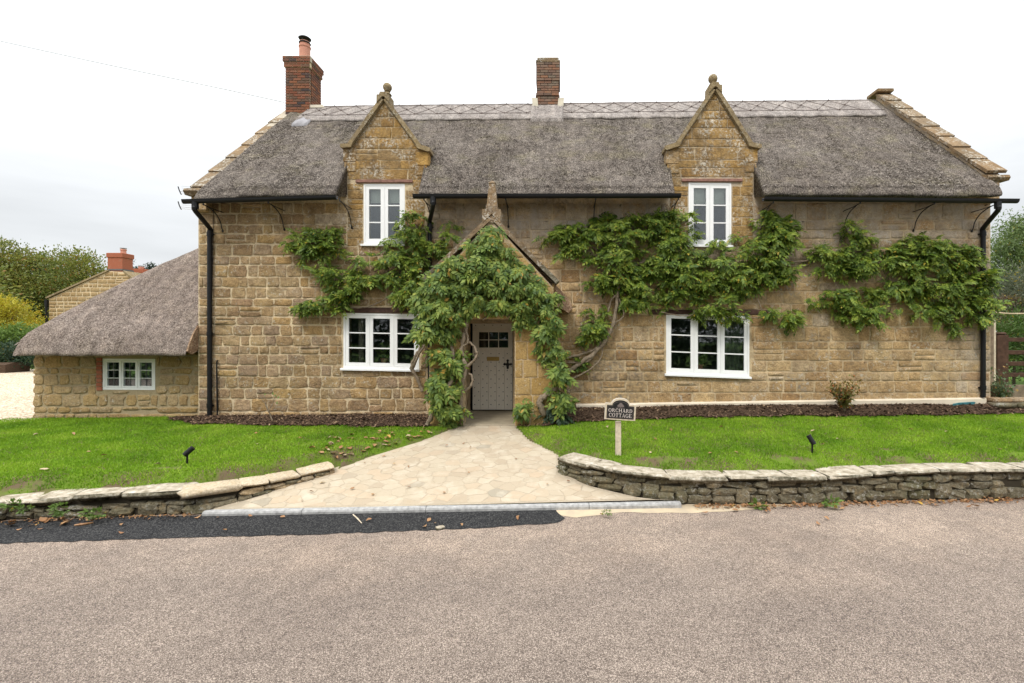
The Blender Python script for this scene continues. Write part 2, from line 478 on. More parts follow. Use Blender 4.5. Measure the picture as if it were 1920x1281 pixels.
M['thatch_wing'] = thatch_mat('thatch_brown', (0.085, 0.062, 0.05), (0.255, 0.205, 0.175), (0.40, 0.335, 0.29), 0.1, 60)
M['thatch_ridge'] = thatch_mat('thatch_ridge', (0.20, 0.175, 0.163), (0.34, 0.303, 0.28), (0.43, 0.39, 0.36), 0.0, 40)
M['straw_cut'] = thatch_mat('straw_cut', (0.20, 0.11, 0.06), (0.38, 0.24, 0.15), (0.52, 0.38, 0.26), 0.0, 60)
M['hazel'] = plain('hazel_rod', (0.10, 0.07, 0.06), 0.9, 0.1)

def glass_mat(name):
    m = MT(name)
    m.t.nodes.remove(m.b)
    tr = m.n("ShaderNodeBsdfTransparent"); tr.inputs[0].default_value = (0.86, 0.89, 0.87, 1)
    gl = m.n("ShaderNodeBsdfGlossy"); gl.inputs['Roughness'].default_value = 0.02
    gl.inputs[0].default_value = (0.95, 0.97, 1.0, 1)
    fr = m.n("ShaderNodeFresnel"); fr.inputs[0].default_value = 1.5
    f = m.math('ADD', m.math('MULTIPLY', fr.outputs[0], 1.3), 0.032)
    mxs = m.n("ShaderNodeMixShader")
    m.l(f, mxs.inputs[0]); m.l(tr.outputs[0], mxs.inputs[1]); m.l(gl.outputs[0], mxs.inputs[2])
    m.l(mxs.outputs[0], m.out.inputs[0])
    return m.m
M['glass'] = glass_mat('double_glazing')

def leaf_mat(name, pal, yellow=0.04, ycol=(0.42, 0.30, 0.03), trans=0.35, patch=3.0):
    m = MT(name)
    r = m.isl()
    n1 = m.noise(patch, 3)
    f = m.math('ADD', m.math('MULTIPLY', r, 0.5), m.math('MULTIPLY', m.rng(n1, 0.3, 0.7), 0.5))
    base = m.ramp(f, [(i / (len(pal) - 1), c) for i, c in enumerate(pal)])
    r2 = m.math('FRACT', m.math('MULTIPLY', r, 37.7))
    base = m.mix(m.rng(m.math('ADD', r2, m.math('MULTIPLY', m.rng(m.noise(patch * 1.4, 2), 0.55, 0.75), yellow * 5)), 1.0 - yellow, 1.0 - yellow + 0.02), base, ycol)
    m.col(base, 0.55, 0.35)
    tl = m.n("ShaderNodeBsdfTranslucent"); m.l(base, tl.inputs[0])
    mxs = m.n("ShaderNodeMixShader"); mxs.inputs[0].default_value = trans
    m.l(m.b.outputs[0], mxs.inputs[1]); m.l(tl.outputs[0], mxs.inputs[2]); m.l(mxs.outputs[0], m.out.inputs[0])
    return m.m
M['leaf_vine'] = leaf_mat('wisteria_leaf', [(0.024, 0.052, 0.008), (0.065, 0.12, 0.015), (0.13, 0.20, 0.024), (0.24, 0.31, 0.038), (0.37, 0.40, 0.06)], 0.02, patch=4.5)
M['leaf_porch'] = leaf_mat('porch_vine_leaf', [(0.028, 0.06, 0.012), (0.07, 0.125, 0.022), (0.13, 0.20, 0.034), (0.235, 0.30, 0.05), (0.41, 0.42, 0.08)], 0.025, (0.45, 0.29, 0.05), patch=4.5)
M['leaf_tree'] = leaf_mat('tree_leaf', [(0.08, 0.11, 0.028), (0.14, 0.175, 0.04), (0.22, 0.23, 0.045), (0.33, 0.27, 0.055)], 0.05, (0.25, 0.14, 0.03), patch=0.5)
M['leaf_willow'] = leaf_mat('willow_leaf', [(0.09, 0.14, 0.045), (0.14, 0.20, 0.06), (0.20, 0.26, 0.085)], 0.02, patch=0.9)
M['leaf_grey'] = leaf_mat('grey_leaf', [(0.07, 0.085, 0.05), (0.11, 0.125, 0.075), (0.16, 0.165, 0.10)], 0.03, patch=0.9)
M['leaf_yellow'] = leaf_mat('golden_leaf', [(0.22, 0.22, 0.025), (0.40, 0.36, 0.03), (0.55, 0.47, 0.05)], 0.1, (0.45, 0.30, 0.03), patch=0.8)
M['leaf_dark'] = leaf_mat('ivy_leaf', [(0.012, 0.03, 0.014), (0.022, 0.05, 0.02), (0.04, 0.07, 0.025)], 0.01, trans=0.15, patch=0.9)
M['leaf_conifer'] = leaf_mat('conifer_leaf', [(0.03, 0.065, 0.012), (0.06, 0.115, 0.018), (0.10, 0.165, 0.028)], 0.01, patch=1.5)
M['leaf_fir'] = leaf_mat('fir_leaf', [(0.02, 0.035, 0.02), (0.035, 0.055, 0.03)], 0.0, patch=1.0)
M['leaf_copper'] = leaf_mat('copper_leaf', [(0.06, 0.035, 0.025), (0.11, 0.075, 0.04), (0.13, 0.12, 0.05)], 0.05, patch=1.5)
M['leaf_red'] = leaf_mat('red_shrub_leaf', [(0.28, 0.07, 0.03), (0.20, 0.14, 0.03), (0.10, 0.14, 0.03), (0.34, 0.12, 0.05)], 0.08, (0.45, 0.14, 0.04), patch=5)
M['leaf_weed'] = leaf_mat('weed_leaf', [(0.08, 0.14, 0.03), (0.13, 0.21, 0.04), (0.18, 0.27, 0.06)], 0.02)
M['leaf_privet'] = leaf_mat('bank_plant_leaf', [(0.05, 0.09, 0.04), (0.10, 0.15, 0.06), (0.15, 0.19, 0.07)], 0.08, (0.30, 0.18, 0.04))
M['bark'] = plain('vine_bark', (0.22, 0.175, 0.125), 0.9, 0.1, var=0.4, sc=25)
M['bark_tree'] = plain('tree_bark', (0.09, 0.07, 0.05), 0.95, 0.1, var=0.4, sc=6)
M['dry_leaf'] = leaf_mat('dry_leaf', [(0.16, 0.075, 0.03), (0.27, 0.13, 0.055), (0.36, 0.21, 0.10), (0.22, 0.095, 0.04)], 0.03, (0.45, 0.27, 0.05), trans=0.08)

m = MT('lawn_grass')
r = m.isl()
n1 = m.noise(1.1, 4, 0.6); n2 = m.noise(6.0, 3)
f = m.math('ADD', m.math('MULTIPLY', r, 0.38), m.math('ADD', m.math('MULTIPLY', m.rng(n1, 0.32, 0.68), 0.45), m.math('MULTIPLY', n2, 0.2)))
g = m.ramp(f, [(0.1, (0.07, 0.16, 0.007)), (0.42, (0.155, 0.30, 0.012)), (0.72, (0.265, 0.42, 0.026)), (1.0, (0.40, 0.47, 0.08))])
m.col(g, 0.6, 0.25)
tl = m.n("ShaderNodeBsdfTranslucent"); m.l(g, tl.inputs[0])
mxs = m.n("ShaderNodeMixShader"); mxs.inputs[0].default_value = 0.3
m.l(m.b.outputs[0], mxs.inputs[1]); m.l(tl.outputs[0], mxs.inputs[2]); m.l(mxs.outputs[0], m.out.inputs[0])
M['grass'] = m.m
m = MT('lawn_soil')
m.col(m.mix(m.rng(m.noise(3.5, 4), 0.4, 0.62), (0.105, 0.165, 0.018), (0.115, 0.085, 0.05)), 0.95, 0.1).bump(m.noise(40, 3), 0.5, 0.03)
M['lawn'] = m.m
m = MT('mulch')
m.col(m.ramp(m.noise(45, 4, 0.75), [(0.3, (0.030, 0.019, 0.013)), (0.55, (0.095, 0.062, 0.041)), (0.75, (0.20, 0.135, 0.09))]), 0.95, 0.1).bump(m.noise(40, 4, 0.7), 1.0, 0.04)
M['mulch'] = m.m
m = MT('bark_chip')
m.col(m.ramp(m.isl(), [(0, (0.03, 0.019, 0.013)), (0.6, (0.105, 0.066, 0.044)), (0.9, (0.18, 0.115, 0.072)), (1, (0.36, 0.26, 0.16))]), 0.9, 0.1)
M['chip'] = m.m
def road_mat(name, dark, mid, light, scale, tone):
    m = MT(name)
    v = m.n("ShaderNodeTexVoronoi"); v.inputs['Scale'].default_value = scale; m.l(m.pos, v.inputs['Vector'])
    sp = m.n("ShaderNodeSeparateColor"); m.l(v.outputs['Color'], sp.inputs[0])
    base = m.ramp(sp.outputs[0], [(0.0, dark), (0.22, tuple((a + b) / 2 for a, b in zip(dark, mid))), (0.5, mid), (0.85, light), (1.0, tuple(min(1, c * 1.25) for c in light))])
    gap = m.rng(v.outputs['Distance'], 0.45, 0.75, 0.0, 0.75)
    base = m.mix(gap, base, tuple(c * 0.6 for c in dark))
    n1 = m.noise(0.55, 4, 0.6)
    base = m.mix(m.rng(n1, 0.35, 0.7, 0, 1), base, m.mix(1.0, base, tone, 'MULTIPLY'))
    if name == 'road_chippings':      # pale dust worn into the edge of the lane, darker wheel line
        yw = m.xyz()[1]
        wob = m.math('ADD', yw, m.rng(m.noise(0.5, 3), 0.3, 0.7, -0.8, 0.8))
        dust = m.math('MULTIPLY', m.rng(wob, 4.4, 5.7), m.rng(m.noise(1.6, 4, 0.7), 0.35, 0.6, 0.25, 0.9))
        base = m.mix(m.math('MULTIPLY', dust, 0.8), base, m.mix(1.0, base, (1.55, 1.5, 1.42), 'MULTIPLY'))
        base = m.mix(0.5, base, m.ramp(m.noise(9, 4, 0.7), [(0.35, (0.78, 0.77, 0.77)), (0.65, (1.2, 1.2, 1.2))]), 'MULTIPLY')
    m.col(base, 0.85, 0.2)
    m.bump(m.math('SUBTRACT', 1.0, v.outputs['Distance']), 0.6, 0.012)
    return m.m
M['road'] = road_mat('road_chippings', (0.118, 0.090, 0.073), (0.275, 0.221, 0.18), (0.425, 0.35, 0.29), 140.0, (0.74, 0.735, 0.745))
M['tarmac'] = road_mat('fresh_tarmac', (0.008, 0.008, 0.009), (0.026, 0.026, 0.028), (0.075, 0.073, 0.07), 75.0, (0.8, 0.8, 0.8))
M['gravel'] = road_mat('gravel_drive', (0.32, 0.24, 0.16), (0.55, 0.45, 0.33), (0.72, 0.62, 0.48), 25.0, (0.9, 0.9, 0.88))
m = MT('sandy_concrete')
m.col(m.mix(m.rng(m.noise(5, 4), 0.35, 0.65), (0.50, 0.40, 0.27), (0.40, 0.33, 0.24)), 0.95, 0.1).bump(m.noise(60, 3), 0.4, 0.01)
M['sand'] = m.m
m = MT('path_stone')
base = m.ramp(m.isl(), [(0, (0.37, 0.30, 0.215)), (0.35, (0.44, 0.37, 0.275)), (0.6, (0.40, 0.335, 0.245)), (0.88, (0.43, 0.335, 0.235)), (1, (0.31, 0.27, 0.205))])
base = m.mix(m.rng(m.noise(9, 5, 0.7), 0.55, 0.75, 0, 0.5), base, (0.36, 0.28, 0.18))
base = m.mix(m.rng(m.noise(4, 4, 0.6), 0.5, 0.7, 0, 0.5), base, (0.53, 0.47, 0.375))
m.col(base, 0.85, 0.2).bump(m.noise(25, 5, 0.7), 0.5, 0.02)
M['paving'] = m.m
M['paving_joint'] = mortar('path_joint', (0.44, 0.37, 0.275), (0.39, 0.325, 0.24))
M['ground'] = plain('meadow_ground', (0.07, 0.12, 0.02), 0.95, 0.1, var=0.3, sc=1)
M['hedge_dark'] = M['leaf_dark']

# ------------------------------------------------------------------ stone makers
def stone_outline(rng, rnd, jit):
    pts = []
    c = rnd
    raw = [(-.5 + c, -.5), (0, -.5), (.5 - c, -.5), (.5, -.5 + c), (.5, 0), (.5, .5 - c), (.5 - c, .5), (0, .5), (-.5 + c, .5), (-.5, .5 - c), (-.5, 0), (-.5, -.5 + c)]
    for x, z in raw:
        pts.append((x + rng.uniform(-jit, jit), z + rng.uniform(-jit, jit)))
    return pts

def face_stone_mesh(name, rng, rnd=.12, jit=.03, inset=.10, rough=.18):
    o = stone_outline(rng, rnd, jit)
    n = len(o)
    vs = [(x, 0.5, z) for x, z in o]
    vs += [(x, -.55 + rng.uniform(-rough, rough) * .5, z) for x, z in o]
    k = 1 - 2 * inset
    vs += [(x * k + rng.uniform(-.02, .02), -.95 + rng.uniform(-rough, rough), z * k + rng.uniform(-.02, .02)) for x, z in o]
    vs.append((rng.uniform(-.12, .12), -1.0 + rng.uniform(-rough, rough), rng.uniform(-.12, .12)))
    fs = []
    for r in range(2):
        for i in range(n):
            j = (i + 1) % n
            fs.append((r * n + i, r * n + j, (r + 1) * n + j, (r + 1) * n + i))
    for i in range(n):
        fs.append((2 * n + i, 2 * n + (i + 1) % n, 3 * n))
    return mesh_np(name, vs, fs, smooth=True)

def rock_mesh(name, rng, p=0.55, jit=.05, flat=False):
    """a blocky closed stone: a 3x3x3 lattice cube pulled in at its corners"""
    pts = {}; vs = []; fs = []
    def vid(i, j, k):
        key = (i, j, k)
        if key not in pts:
            v = Vector((i - 1, j - 1, k - 1))
            nz_ = sum(1 for c in v if abs(c) > .5)
            s = {1: 1.0, 2: 1 - .10 * p, 3: 1 - .22 * p}[nz_]
            v = v * .5 * s + Vector((rng.uniform(-jit, jit), rng.uniform(-jit, jit), rng.uniform(-jit, jit)))
            pts[key] = len(vs); vs.append(tuple(v))
        return pts[key]
    for ax in range(3):
        for side in (0, 2):
            for a in range(2):
                for b in range(2):
                    q = []
                    for da, db in ((0, 0), (1, 0), (1, 1), (0, 1)):
                        c = [0, 0, 0]; c[ax] = side; c[(ax + 1) % 3] = a + da; c[(ax + 2) % 3] = b + db
                        q.append(vid(*c))
                    fs.append(tuple(q if side == 2 else reversed(q)))
    me = mesh_np(name, vs, fs, smooth=not flat)
    return me

rs_ = random.Random(11)
RUBBLE = [face_stone_mesh("rubble_stone", rs_, .075, .055, .08, .38) for _ in range(16)]
BLOCK = [face_stone_mesh("squared_stone", rs_, .05, .03, .06, .22) for _ in range(14)]
BOULDER = [face_stone_mesh("round_stone", rs_, .13, .085, .09, .40) for _ in range(14)]
ROCK = [rock_mesh("dry_stone", rs_, 1.0, .07, True) for _ in range(16)]
SLAB = [rock_mesh("slab_stone", rs_, .5, .045, False) for _ in range(12)]
BRICKM = MB().box(-.5, -.5, -.5, .5, .5, .5, ch=.03)
def brick_mesh(mat):
    me = mesh_np("brick", BRICKM.v, BRICKM.f)
    me.materials.append(mat); return me

_vcache = {}
def variant(me, mat):
    key = (me.name, mat.name)
    if key not in _vcache:
        c = me.copy(); c.materials.clear(); c.materials.append(mat); _vcache[key] = c
    return _vcache[key]

def lay(rng, x0, x1, z0, z1, ch, cwf, joint, blocks, minw=.05, minh=.035, vary=.28):
    """coursed stones as rectangles (x0,z0,x1,z1), cut back around the blocked rectangles"""
    res = []
    z = z0
    while z < z1 - .03:
        h = ch * rng.uniform(1 - vary, 1 + vary)
        if z1 - (z + h) < .55 * ch: h = z1 - z
        x = x0 - rng.uniform(0, .12)
        while x < x1 - .02:
            cw = cwf(x) if callable(cwf) else cwf
            wd = cw * rng.uniform(.55, 1.5)
            if x1 - (x + wd) < .35 * cw: wd = x1 - x
            sub = [(max(x, x0), z, min(x + wd, x1), z + h)]
            if rng.random() < .10 and h > .75 * ch and wd > .8 * cw:      # two thin stones in one course
                zm = z + h * rng.uniform(.4, .6)
                sub = [(max(x, x0), z, min(x + wd, x1), zm), (max(x, x0), zm, min(x + wd, x1), z + h)]
            for a0, b0, a1, b1 in sub:
                ok = True
                for (bx0, bz0, bx1, bz1) in blocks:
                    if a1 > bx0 and a0 < bx1 and b1 > bz0 and b0 < bz1:
                        opts = [(a0, b0, min(a1, bx0), b1), (max(a0, bx1), b0, a1, b1), (a0, b0, a1, min(b1, bz0)), (a0, max(b0, bz1), a1, b1)]
                        opts = [q for q in opts if q[2] - q[0] > .05 and q[3] - q[1] > .05]
                        if not opts: ok = False; break
                        a0, b0, a1, b1 = max(opts, key=lambda q: (q[2] - q[0]) * (q[3] - q[1]))
                if ok:
                    j = joint * rng.uniform(.3, .65)
                    a0 += j; a1 -= j; b0 += j * .9; b1 -= j * .9
                    if a1 - a0 > minw and b1 - b0 > minh: res.append((a0, b0, a1, b1))
            x += wd
        z += h
    return res

def put_stones(rects, y, parent, matf, meshes, rng, depth=.035, name="stone", limit=300, hidden=None):
    """each rectangle a stone of its own, the largest `limit` of them as objects, the rest as one joined part"""
    vis = lambda q: (q[2] - q[0]) * (q[3] - q[1]) * (.25 if hidden and hidden((q[0] + q[2]) / 2, (q[1] + q[3]) / 2) else 1)
    order = sorted(rects, key=vis, reverse=True)
    rest = {}
    for i, (x0, z0, x1, z1) in enumerate(order):
        cx, cz = (x0 + x1) / 2, (z0 + z1) / 2
        mat = matf(cx, cz) if callable(matf) else matf
        me = variant(rng.choice(meshes), mat)
        flip = rng.choice((1, -1))
        dp = depth * rng.uniform(.75, 1.3)
        if i < limit:
            link_mesh(name, me, None, parent, (cx, y, cz), scale=(x1 - x0, dp, z1 - z0))
        else:
            rest.setdefault(mat.name, (mat, []))[1].append((me, cx, cz, x1 - x0, dp, z1 - z0))
    for mat, lst in rest.values():
        b = MB()
        for me, cx, cz, sx, sy, sz in lst:
            b.add([(cx + v.co.x * sx, y + v.co.y * sy, cz + v.co.z * sz) for v in me.vertices], [tuple(p.vertices) for p in me.polygons])
        o = obw("small_" + name + "s", b.v, b.f, mat, parent, smooth=True)
        o['kind'] = 'stuff'

def poly_stone(name, poly, y, depth, mat, parent, rng):
    """a stone of any convex (x,z) outline, standing proud of the plane y"""
    c = (sum(p[0] for p in poly) / len(poly), sum(p[1] for p in poly) / len(poly))
    o = []
    for i in range(len(poly)):
        a, b = poly[i], poly[(i + 1) % len(poly)]
        o += [a, ((a[0] + b[0]) / 2 + rng.uniform(-.006, .006), (a[1] + b[1]) / 2 + rng.uniform(-.006, .006))]
    n = len(o)
    sh = lambda p, k: (c[0] + (p[0] - c[0]) * k, c[1] + (p[1] - c[1]) * k)
    vs = [(p[0], y + depth * .4, p[1]) for p in o] + [(p[0], y - depth * .6, p[1]) for p in o]
    vs += [(sh(p, .9)[0], y - depth * rng.uniform(.85, 1.1), sh(p, .9)[1]) for p in o] + [(c[0], y - depth * 1.05, c[1])]
    fs = []
    for r in range(2):
        for i in range(n):
            j = (i + 1) % n
            fs.append((r * n + i, (r + 1) * n + i, (r + 1) * n + j, r * n + j))
    for i in range(n): fs.append((2 * n + i, 3 * n, 2 * n + (i + 1) % n))
    ob_ = obw(name, vs, fs, mat, parent, smooth=True)
    fix_normals(ob_.data)
    return ob_

def clip_half(poly, nx, nz, d):
    """keep the part with nx*x + nz*z <= d"""
    res = []
    for i in range(len(poly)):
        a, b = poly[i], poly[(i + 1) % len(poly)]
        fa, fb = nx * a[0] + nz * a[1] - d, nx * b[0] + nz * b[1] - d
        if fa <= 0: res.append(a)
        if (fa < 0 < fb) or (fb < 0 < fa):
            t = fa / (fa - fb)
            res.append((a[0] + (b[0] - a[0]) * t, a[1] + (b[1] - a[1]) * t))
    return res

def area2(p):
    return abs(sum(p[i][0] * p[(i + 1) % len(p)][1] - p[(i + 1) % len(p)][0] * p[i][1] for i in range(len(p)))) / 2

def wall_grid(name, xs, zs, solid, y0, y1, mat, parent):
    """a wall y0..y1 thick made of the solid cells of a grid: openings get real reveals"""
    xs = sorted(set(round(x, 4) for x in xs)); zs = sorted(set(round(z, 4) for z in zs))
    nx, nz_ = len(xs) - 1, len(zs) - 1
    S_ = [[solid((xs[i] + xs[i + 1]) / 2, (zs[j] + zs[j + 1]) / 2) for j in range(nz_)] for i in range(nx)]
    b = MB()
    idx = {}
    def vid(i, j, k):
        if (i, j, k) not in idx:
            idx[(i, j, k)] = len(b.v); b.v.append((xs[i], (y0, y1)[k], zs[j]))
        return idx[(i, j, k)]
    for i in range(nx):
        for j in range(nz_):
            if not S_[i][j]: continue
            b.f.append((vid(i, j, 0), vid(i + 1, j, 0), vid(i + 1, j + 1, 0), vid(i, j + 1, 0)))
            b.f.append((vid(i, j, 1), vid(i, j + 1, 1), vid(i + 1, j + 1, 1), vid(i + 1, j, 1)))
            if i == 0 or not S_[i - 1][j]: b.f.append((vid(i, j, 0), vid(i, j + 1, 0), vid(i, j + 1, 1), vid(i, j, 1)))
            if i == nx - 1 or not S_[i + 1][j]: b.f.append((vid(i + 1, j, 0), vid(i + 1, j, 1), vid(i + 1, j + 1, 1), vid(i + 1, j + 1, 0)))
            if j == 0 or not S_[i][j - 1]: b.f.append((vid(i, j, 0), vid(i, j, 1), vid(i + 1, j, 1), vid(i + 1, j, 0)))
            if j == nz_ - 1 or not S_[i][j + 1]: b.f.append((vid(i, j + 1, 0), vid(i + 1, j + 1, 0), vid(i + 1, j + 1, 1), vid(i, j + 1, 1)))
    return obw(name, b.v, b.f, mat, parent)

# ------------------------------------------------------------------ ground shapes (numpy height fields)
def polyline(pts):
    a = np.array([(p.x, p.y) for p in pts]); return a[np.argsort(a[:, 0])]
LW_PX = [(-760, 1022), (-160, 985), (0, 976), (280, 965), (385, 961)]
LWALL = [PZ(px, py, .02) for px, py in LW_PX] + [PZ(490, 928, PATH_A, PATH_B), PZ(560, 906, PATH_A, PATH_B), PZ(625, 887, PATH_A, PATH_B)]
RWALL = [PZ(1047, 888, PATH_A, PATH_B), PZ(1100, 911, PATH_A, PATH_B), PZ(1180, 930, PATH_A, PATH_B)] + [PZ(px, py, .03) for px, py in [(1285, 945), (1430, 945), (1600, 940), (1780, 936), (1990, 931), (2600, 922)]]
LW_TOP = [(-760, 990), (-160, 950), (0, 938), (140, 929), (280, 921), (385, 917), (490, 903), (560, 889), (625, 872)]
RW_TOP = [(1047, 856), (1113, 873), (1183, 885), (1290, 894), (1430, 894), (1549, 893), (1650, 884), (1780, 880), (1990, 877), (2600, 868)]
_lw = polyline(LWALL); _rw = polyline(RWALL)
def wall_front_y(x):
    return np.where(x < -1.5, np.interp(x, _lw[:, 0], _lw[:, 1]), np.interp(x, _rw[:, 0], _rw[:, 1]))
PL = [PZ(px, py, PATH_A, PATH_B) for px, py in [(385, 962), (490, 928), (627, 882), (700, 855), (800, 824), (862, 799)]]
PR = [PZ(px, py, PATH_A, PATH_B) for px, py in [(1275, 943), (1180, 932), (1100, 913), (1047, 890), (1045, 853), (988, 824), (965, 799)]]
_pl = np.array([(p.y, p.x) for p in PL]); _pr = np.array([(p.y, p.x) for p in PR])
_pl = _pl[np.argsort(_pl[:, 0])]; _pr = _pr[np.argsort(_pr[:, 0])]
def path_xl(y): return np.interp(y, _pl[:, 0], _pl[:, 1])
def path_xr(y): return np.interp(y, _pr[:, 0], _pr[:, 1])
def smooth01(t):
    t = np.clip(t, 0, 1); return t * t * (3 - 2 * t)
def lawn_z(x, y):
    x = np.asarray(x, float); y = np.asarray(y, float)
    t = np.clip((y - 6.3) / 3.9, 0, 1)
    zf = np.where(x < -1.5, .43, .455)
    zb = np.interp(x, [-12, -8, -2, 0, 3, 9, 13], [.53, .56, .59, .63, .70, .73, .76])
    base = zf * (1 - t) + zb * t + .012 * np.sin(x * 2.1 + y) * np.sin(y * 1.7 - x * .6)
    pz = PATH_A + PATH_B * y
    dist = np.maximum(path_xl(y) - x, x - path_xr(y))
    z = np.where((dist > 0), np.minimum(base, pz + .02 + .42 * np.maximum(dist, 0)), pz - .07)
    z = np.where(y > 9.8, base - .02, z)
    fy = wall_front_y(x)
    behind = np.where((x > _lw[-1, 0]) & (x < _rw[0, 0]), 9.0, y - fy - .10)
    return np.where(behind < 0, -.25, z - .15 * (1 - smooth01((behind - .10) / .38)))
def bed_edge(x):
    """front edge of the mulch bed (y); 99 where there is no bed"""
    xl = np.interp(x, [-8.6, -8.2, -7.6, -6, -4.3, -3.2, -2.2], [10.72, 10.4, 10.05, 9.85, 9.72, 9.6, 9.75])
    xr = np.interp(x, [-.2, .3, 1.0, 3, 6, 9.3, 11], [9.55, 9.75, 9.95, 10.1, 10.1, 10.2, 10.15])
    e = np.where(x < -1.4, xl, xr) + .04 * np.sin(x * 5.3) + .025 * np.sin(x * 13.1 + 1)
    return np.where((x < -8.6) | (x > 11), 99, e)
def grid_sheet(name, x0, x1, y0, y1, st, zf, mat, keep=None, kind='structure', smooth=True):
    xs = np.arange(x0, x1 + st / 2, st); ys = np.arange(y0, y1 + st / 2, st)
    X, Y = np.meshgrid(xs, ys, indexing='ij')
    Z = zf(X, Y)
    V = np.stack([X, Y, Z], -1).reshape(-1, 3)
    i, j = np.meshgrid(np.arange(len(xs) - 1), np.arange(len(ys) - 1), indexing='ij')
    a = i * len(ys) + j
    Fc = np.stack([a, a + len(ys), a + len(ys) + 1, a + 1], -1).reshape(-1, 4)
    if keep is not None:
        cx = V[Fc].mean(1)
        Fc = Fc[keep(cx[:, 0], cx[:, 1])]
        used = np.unique(Fc); mp_ = np.full(len(V), -1); mp_[used] = np.arange(len(used)); V = V[used]; Fc = mp_[Fc]
    o = link_mesh(name, mesh_np(name, V, Fc, smooth), mat)
    return tag(o, kind=kind)

# ground, road and the sheets laid on it
def flat(name, poly, z, mat, label=None):
    b = MB().add([(p[0], p[1], p[2] if len(p) > 2 else z) for p in poly], [tuple(range(len(poly)))])
    o = obw(name, b.v, b.f, mat)
    fix_normals(o.data)
    return tag(o, label, kind='structure')
flat("ground", [(-400, -150, -.3), (400, -150, -.3), (400, 500, -.3), (-400, 500, -.3)], -.3, M['ground'])
flat("road", [(-60, -4.2), (60, -4.2), (60, 7.4), (-60, 7.4)], 0.0, M['road'], "pinkish grey road of coated chippings")
flat("gravel_drive", [(-60, 6.6, .50), (-11.6, 6.6, .50), (-11.6, 26, .57), (-60, 26, .57)], 0, M['gravel'], "pale gravel drive beyond the low wing")
flat("gravel_drive", [(-11.62, 10.9, .49), (-8.3, 10.9, .49), (-8.3, 26, .56), (-11.62, 26, .56)], 0, M['gravel'])
flat("ground", [(-60, 26, .56), (-12, 26, .56), (-12, 200, .9), (-60, 200, .9)], 0, M['ground'])
flat("ground", [(-60, 7.3, .40), (-60, 26, .40), (-8, 26, .40), (-8, 7.3, .40)], 0, M['ground'])
flat("ground", [(9.2, 10.4, .72), (60, 10.4, .72), (60, 200, 1.2), (9.2, 200, 1.2)], 0, M['ground'])
lawn = grid_sheet("lawn", -13.0, 14.0, 5.3, 10.96, .05, lawn_z, M['lawn'], keep=lambda x, y: (lawn_z(x, y) > -.2))
tag(lawn, "bright green mown lawn in front of the cottage")
# tarmac repair, sandy strip
def ragged(pts, amp, step, rng):
    o = []
    for i in range(len(pts)):
        a, b = pts[i], pts[(i + 1) % len(pts)]
        n = max(1, int((b - a).length / step))
        for k in range(n):
            p = a.lerp(b, k / n)
            o.append((p.x + rng.uniform(-amp, amp), p.y + rng.uniform(-amp, amp)))
    return o
rr = random.Random(5)
tm = [PZ(px, py, .0) for px, py in [(-800, 1060), (-220, 1032), (0, 1020), (300, 1011), (640, 1001), (900, 991), (1045, 981), (1058, 972), (1040, 956), (900, 953), (640, 962), (385, 967), (280, 968), (0, 978), (-220, 990), (-800, 1026)]]
flat("tarmac_patch", ragged(tm, .022, .07, rr), .006, M['tarmac'], "strip of fresh black tarmac along the kerb")
sd = [PZ(px, py, .0) for px, py in [(1035, 962), (1075, 972), (1160, 961), (1280, 963), (1420, 956), (1500, 947), (1280, 938), (1030, 945)]]
flat("sandy_strip", ragged(sd, .02, .15, rr), .004, M['sand'])
# the path: a joint bed on the slope with crazy paving laid into it
yy = np.linspace(6.38, 9.78, 60)
b = MB()
for y in yy:
    lo = float(path_xl(y)) - .10; hi = float(path_xr(y)) + .10
    ks = 3
    # the kerb cuts the path off on a slant
    b.v += [(lo, y, pathz(y)), (hi, y, pathz(y))]
for i in range(len(yy) - 1): b.f.append((2 * i, 2 * i + 1, 2 * i + 3, 2 * i + 2))
KL = PZ(383, 959, .05); KR = PZ(1276, 941, .07)
def kerb_y(x): return KL.y + (x - KL.x) * (KR.y - KL.y) / (KR.x - KL.x)
for k, v in enumerate(b.v):
    b.v[k] = (v[0], max(v[1], kerb_y(v[0]) + .03), pathz(max(v[1], kerb_y(v[0]) + .03)))
path = obw("path", b.v, b.f, M['paving_joint'])
fix_normals(path.data)
tag(path, "pale stone path widening from the porch to the road", kind='structure')
pr = random.Random(21)
outline = []
ypl = list(np.linspace(6.42, 9.70, 40))
left_e = [(float(path_xl(y)) + .02, max(y, kerb_y(float(path_xl(y))) + .08)) for y in ypl]
right_e = [(float(path_xr(y)) - .02, max(y, kerb_y(float(path_xr(y))) + .08)) for y in ypl]
def in_path(x, y):
    return (x > path_xl(y) + .03) and (x < path_xr(y) - .03) and y > kerb_y(x) + .07 and y < 9.68
seeds = []
tries = 0
while len(seeds) < 235 and tries < 20000:
    tries += 1
    y = pr.uniform(6.4, 9.7); x = pr.uniform(-4.7, 1.8)
    if not in_path(x, y): continue
    if all((x - a) ** 2 + ((y - c) * 1.25) ** 2 > .175 ** 2 for a, c in seeds): seeds.append((x, y))
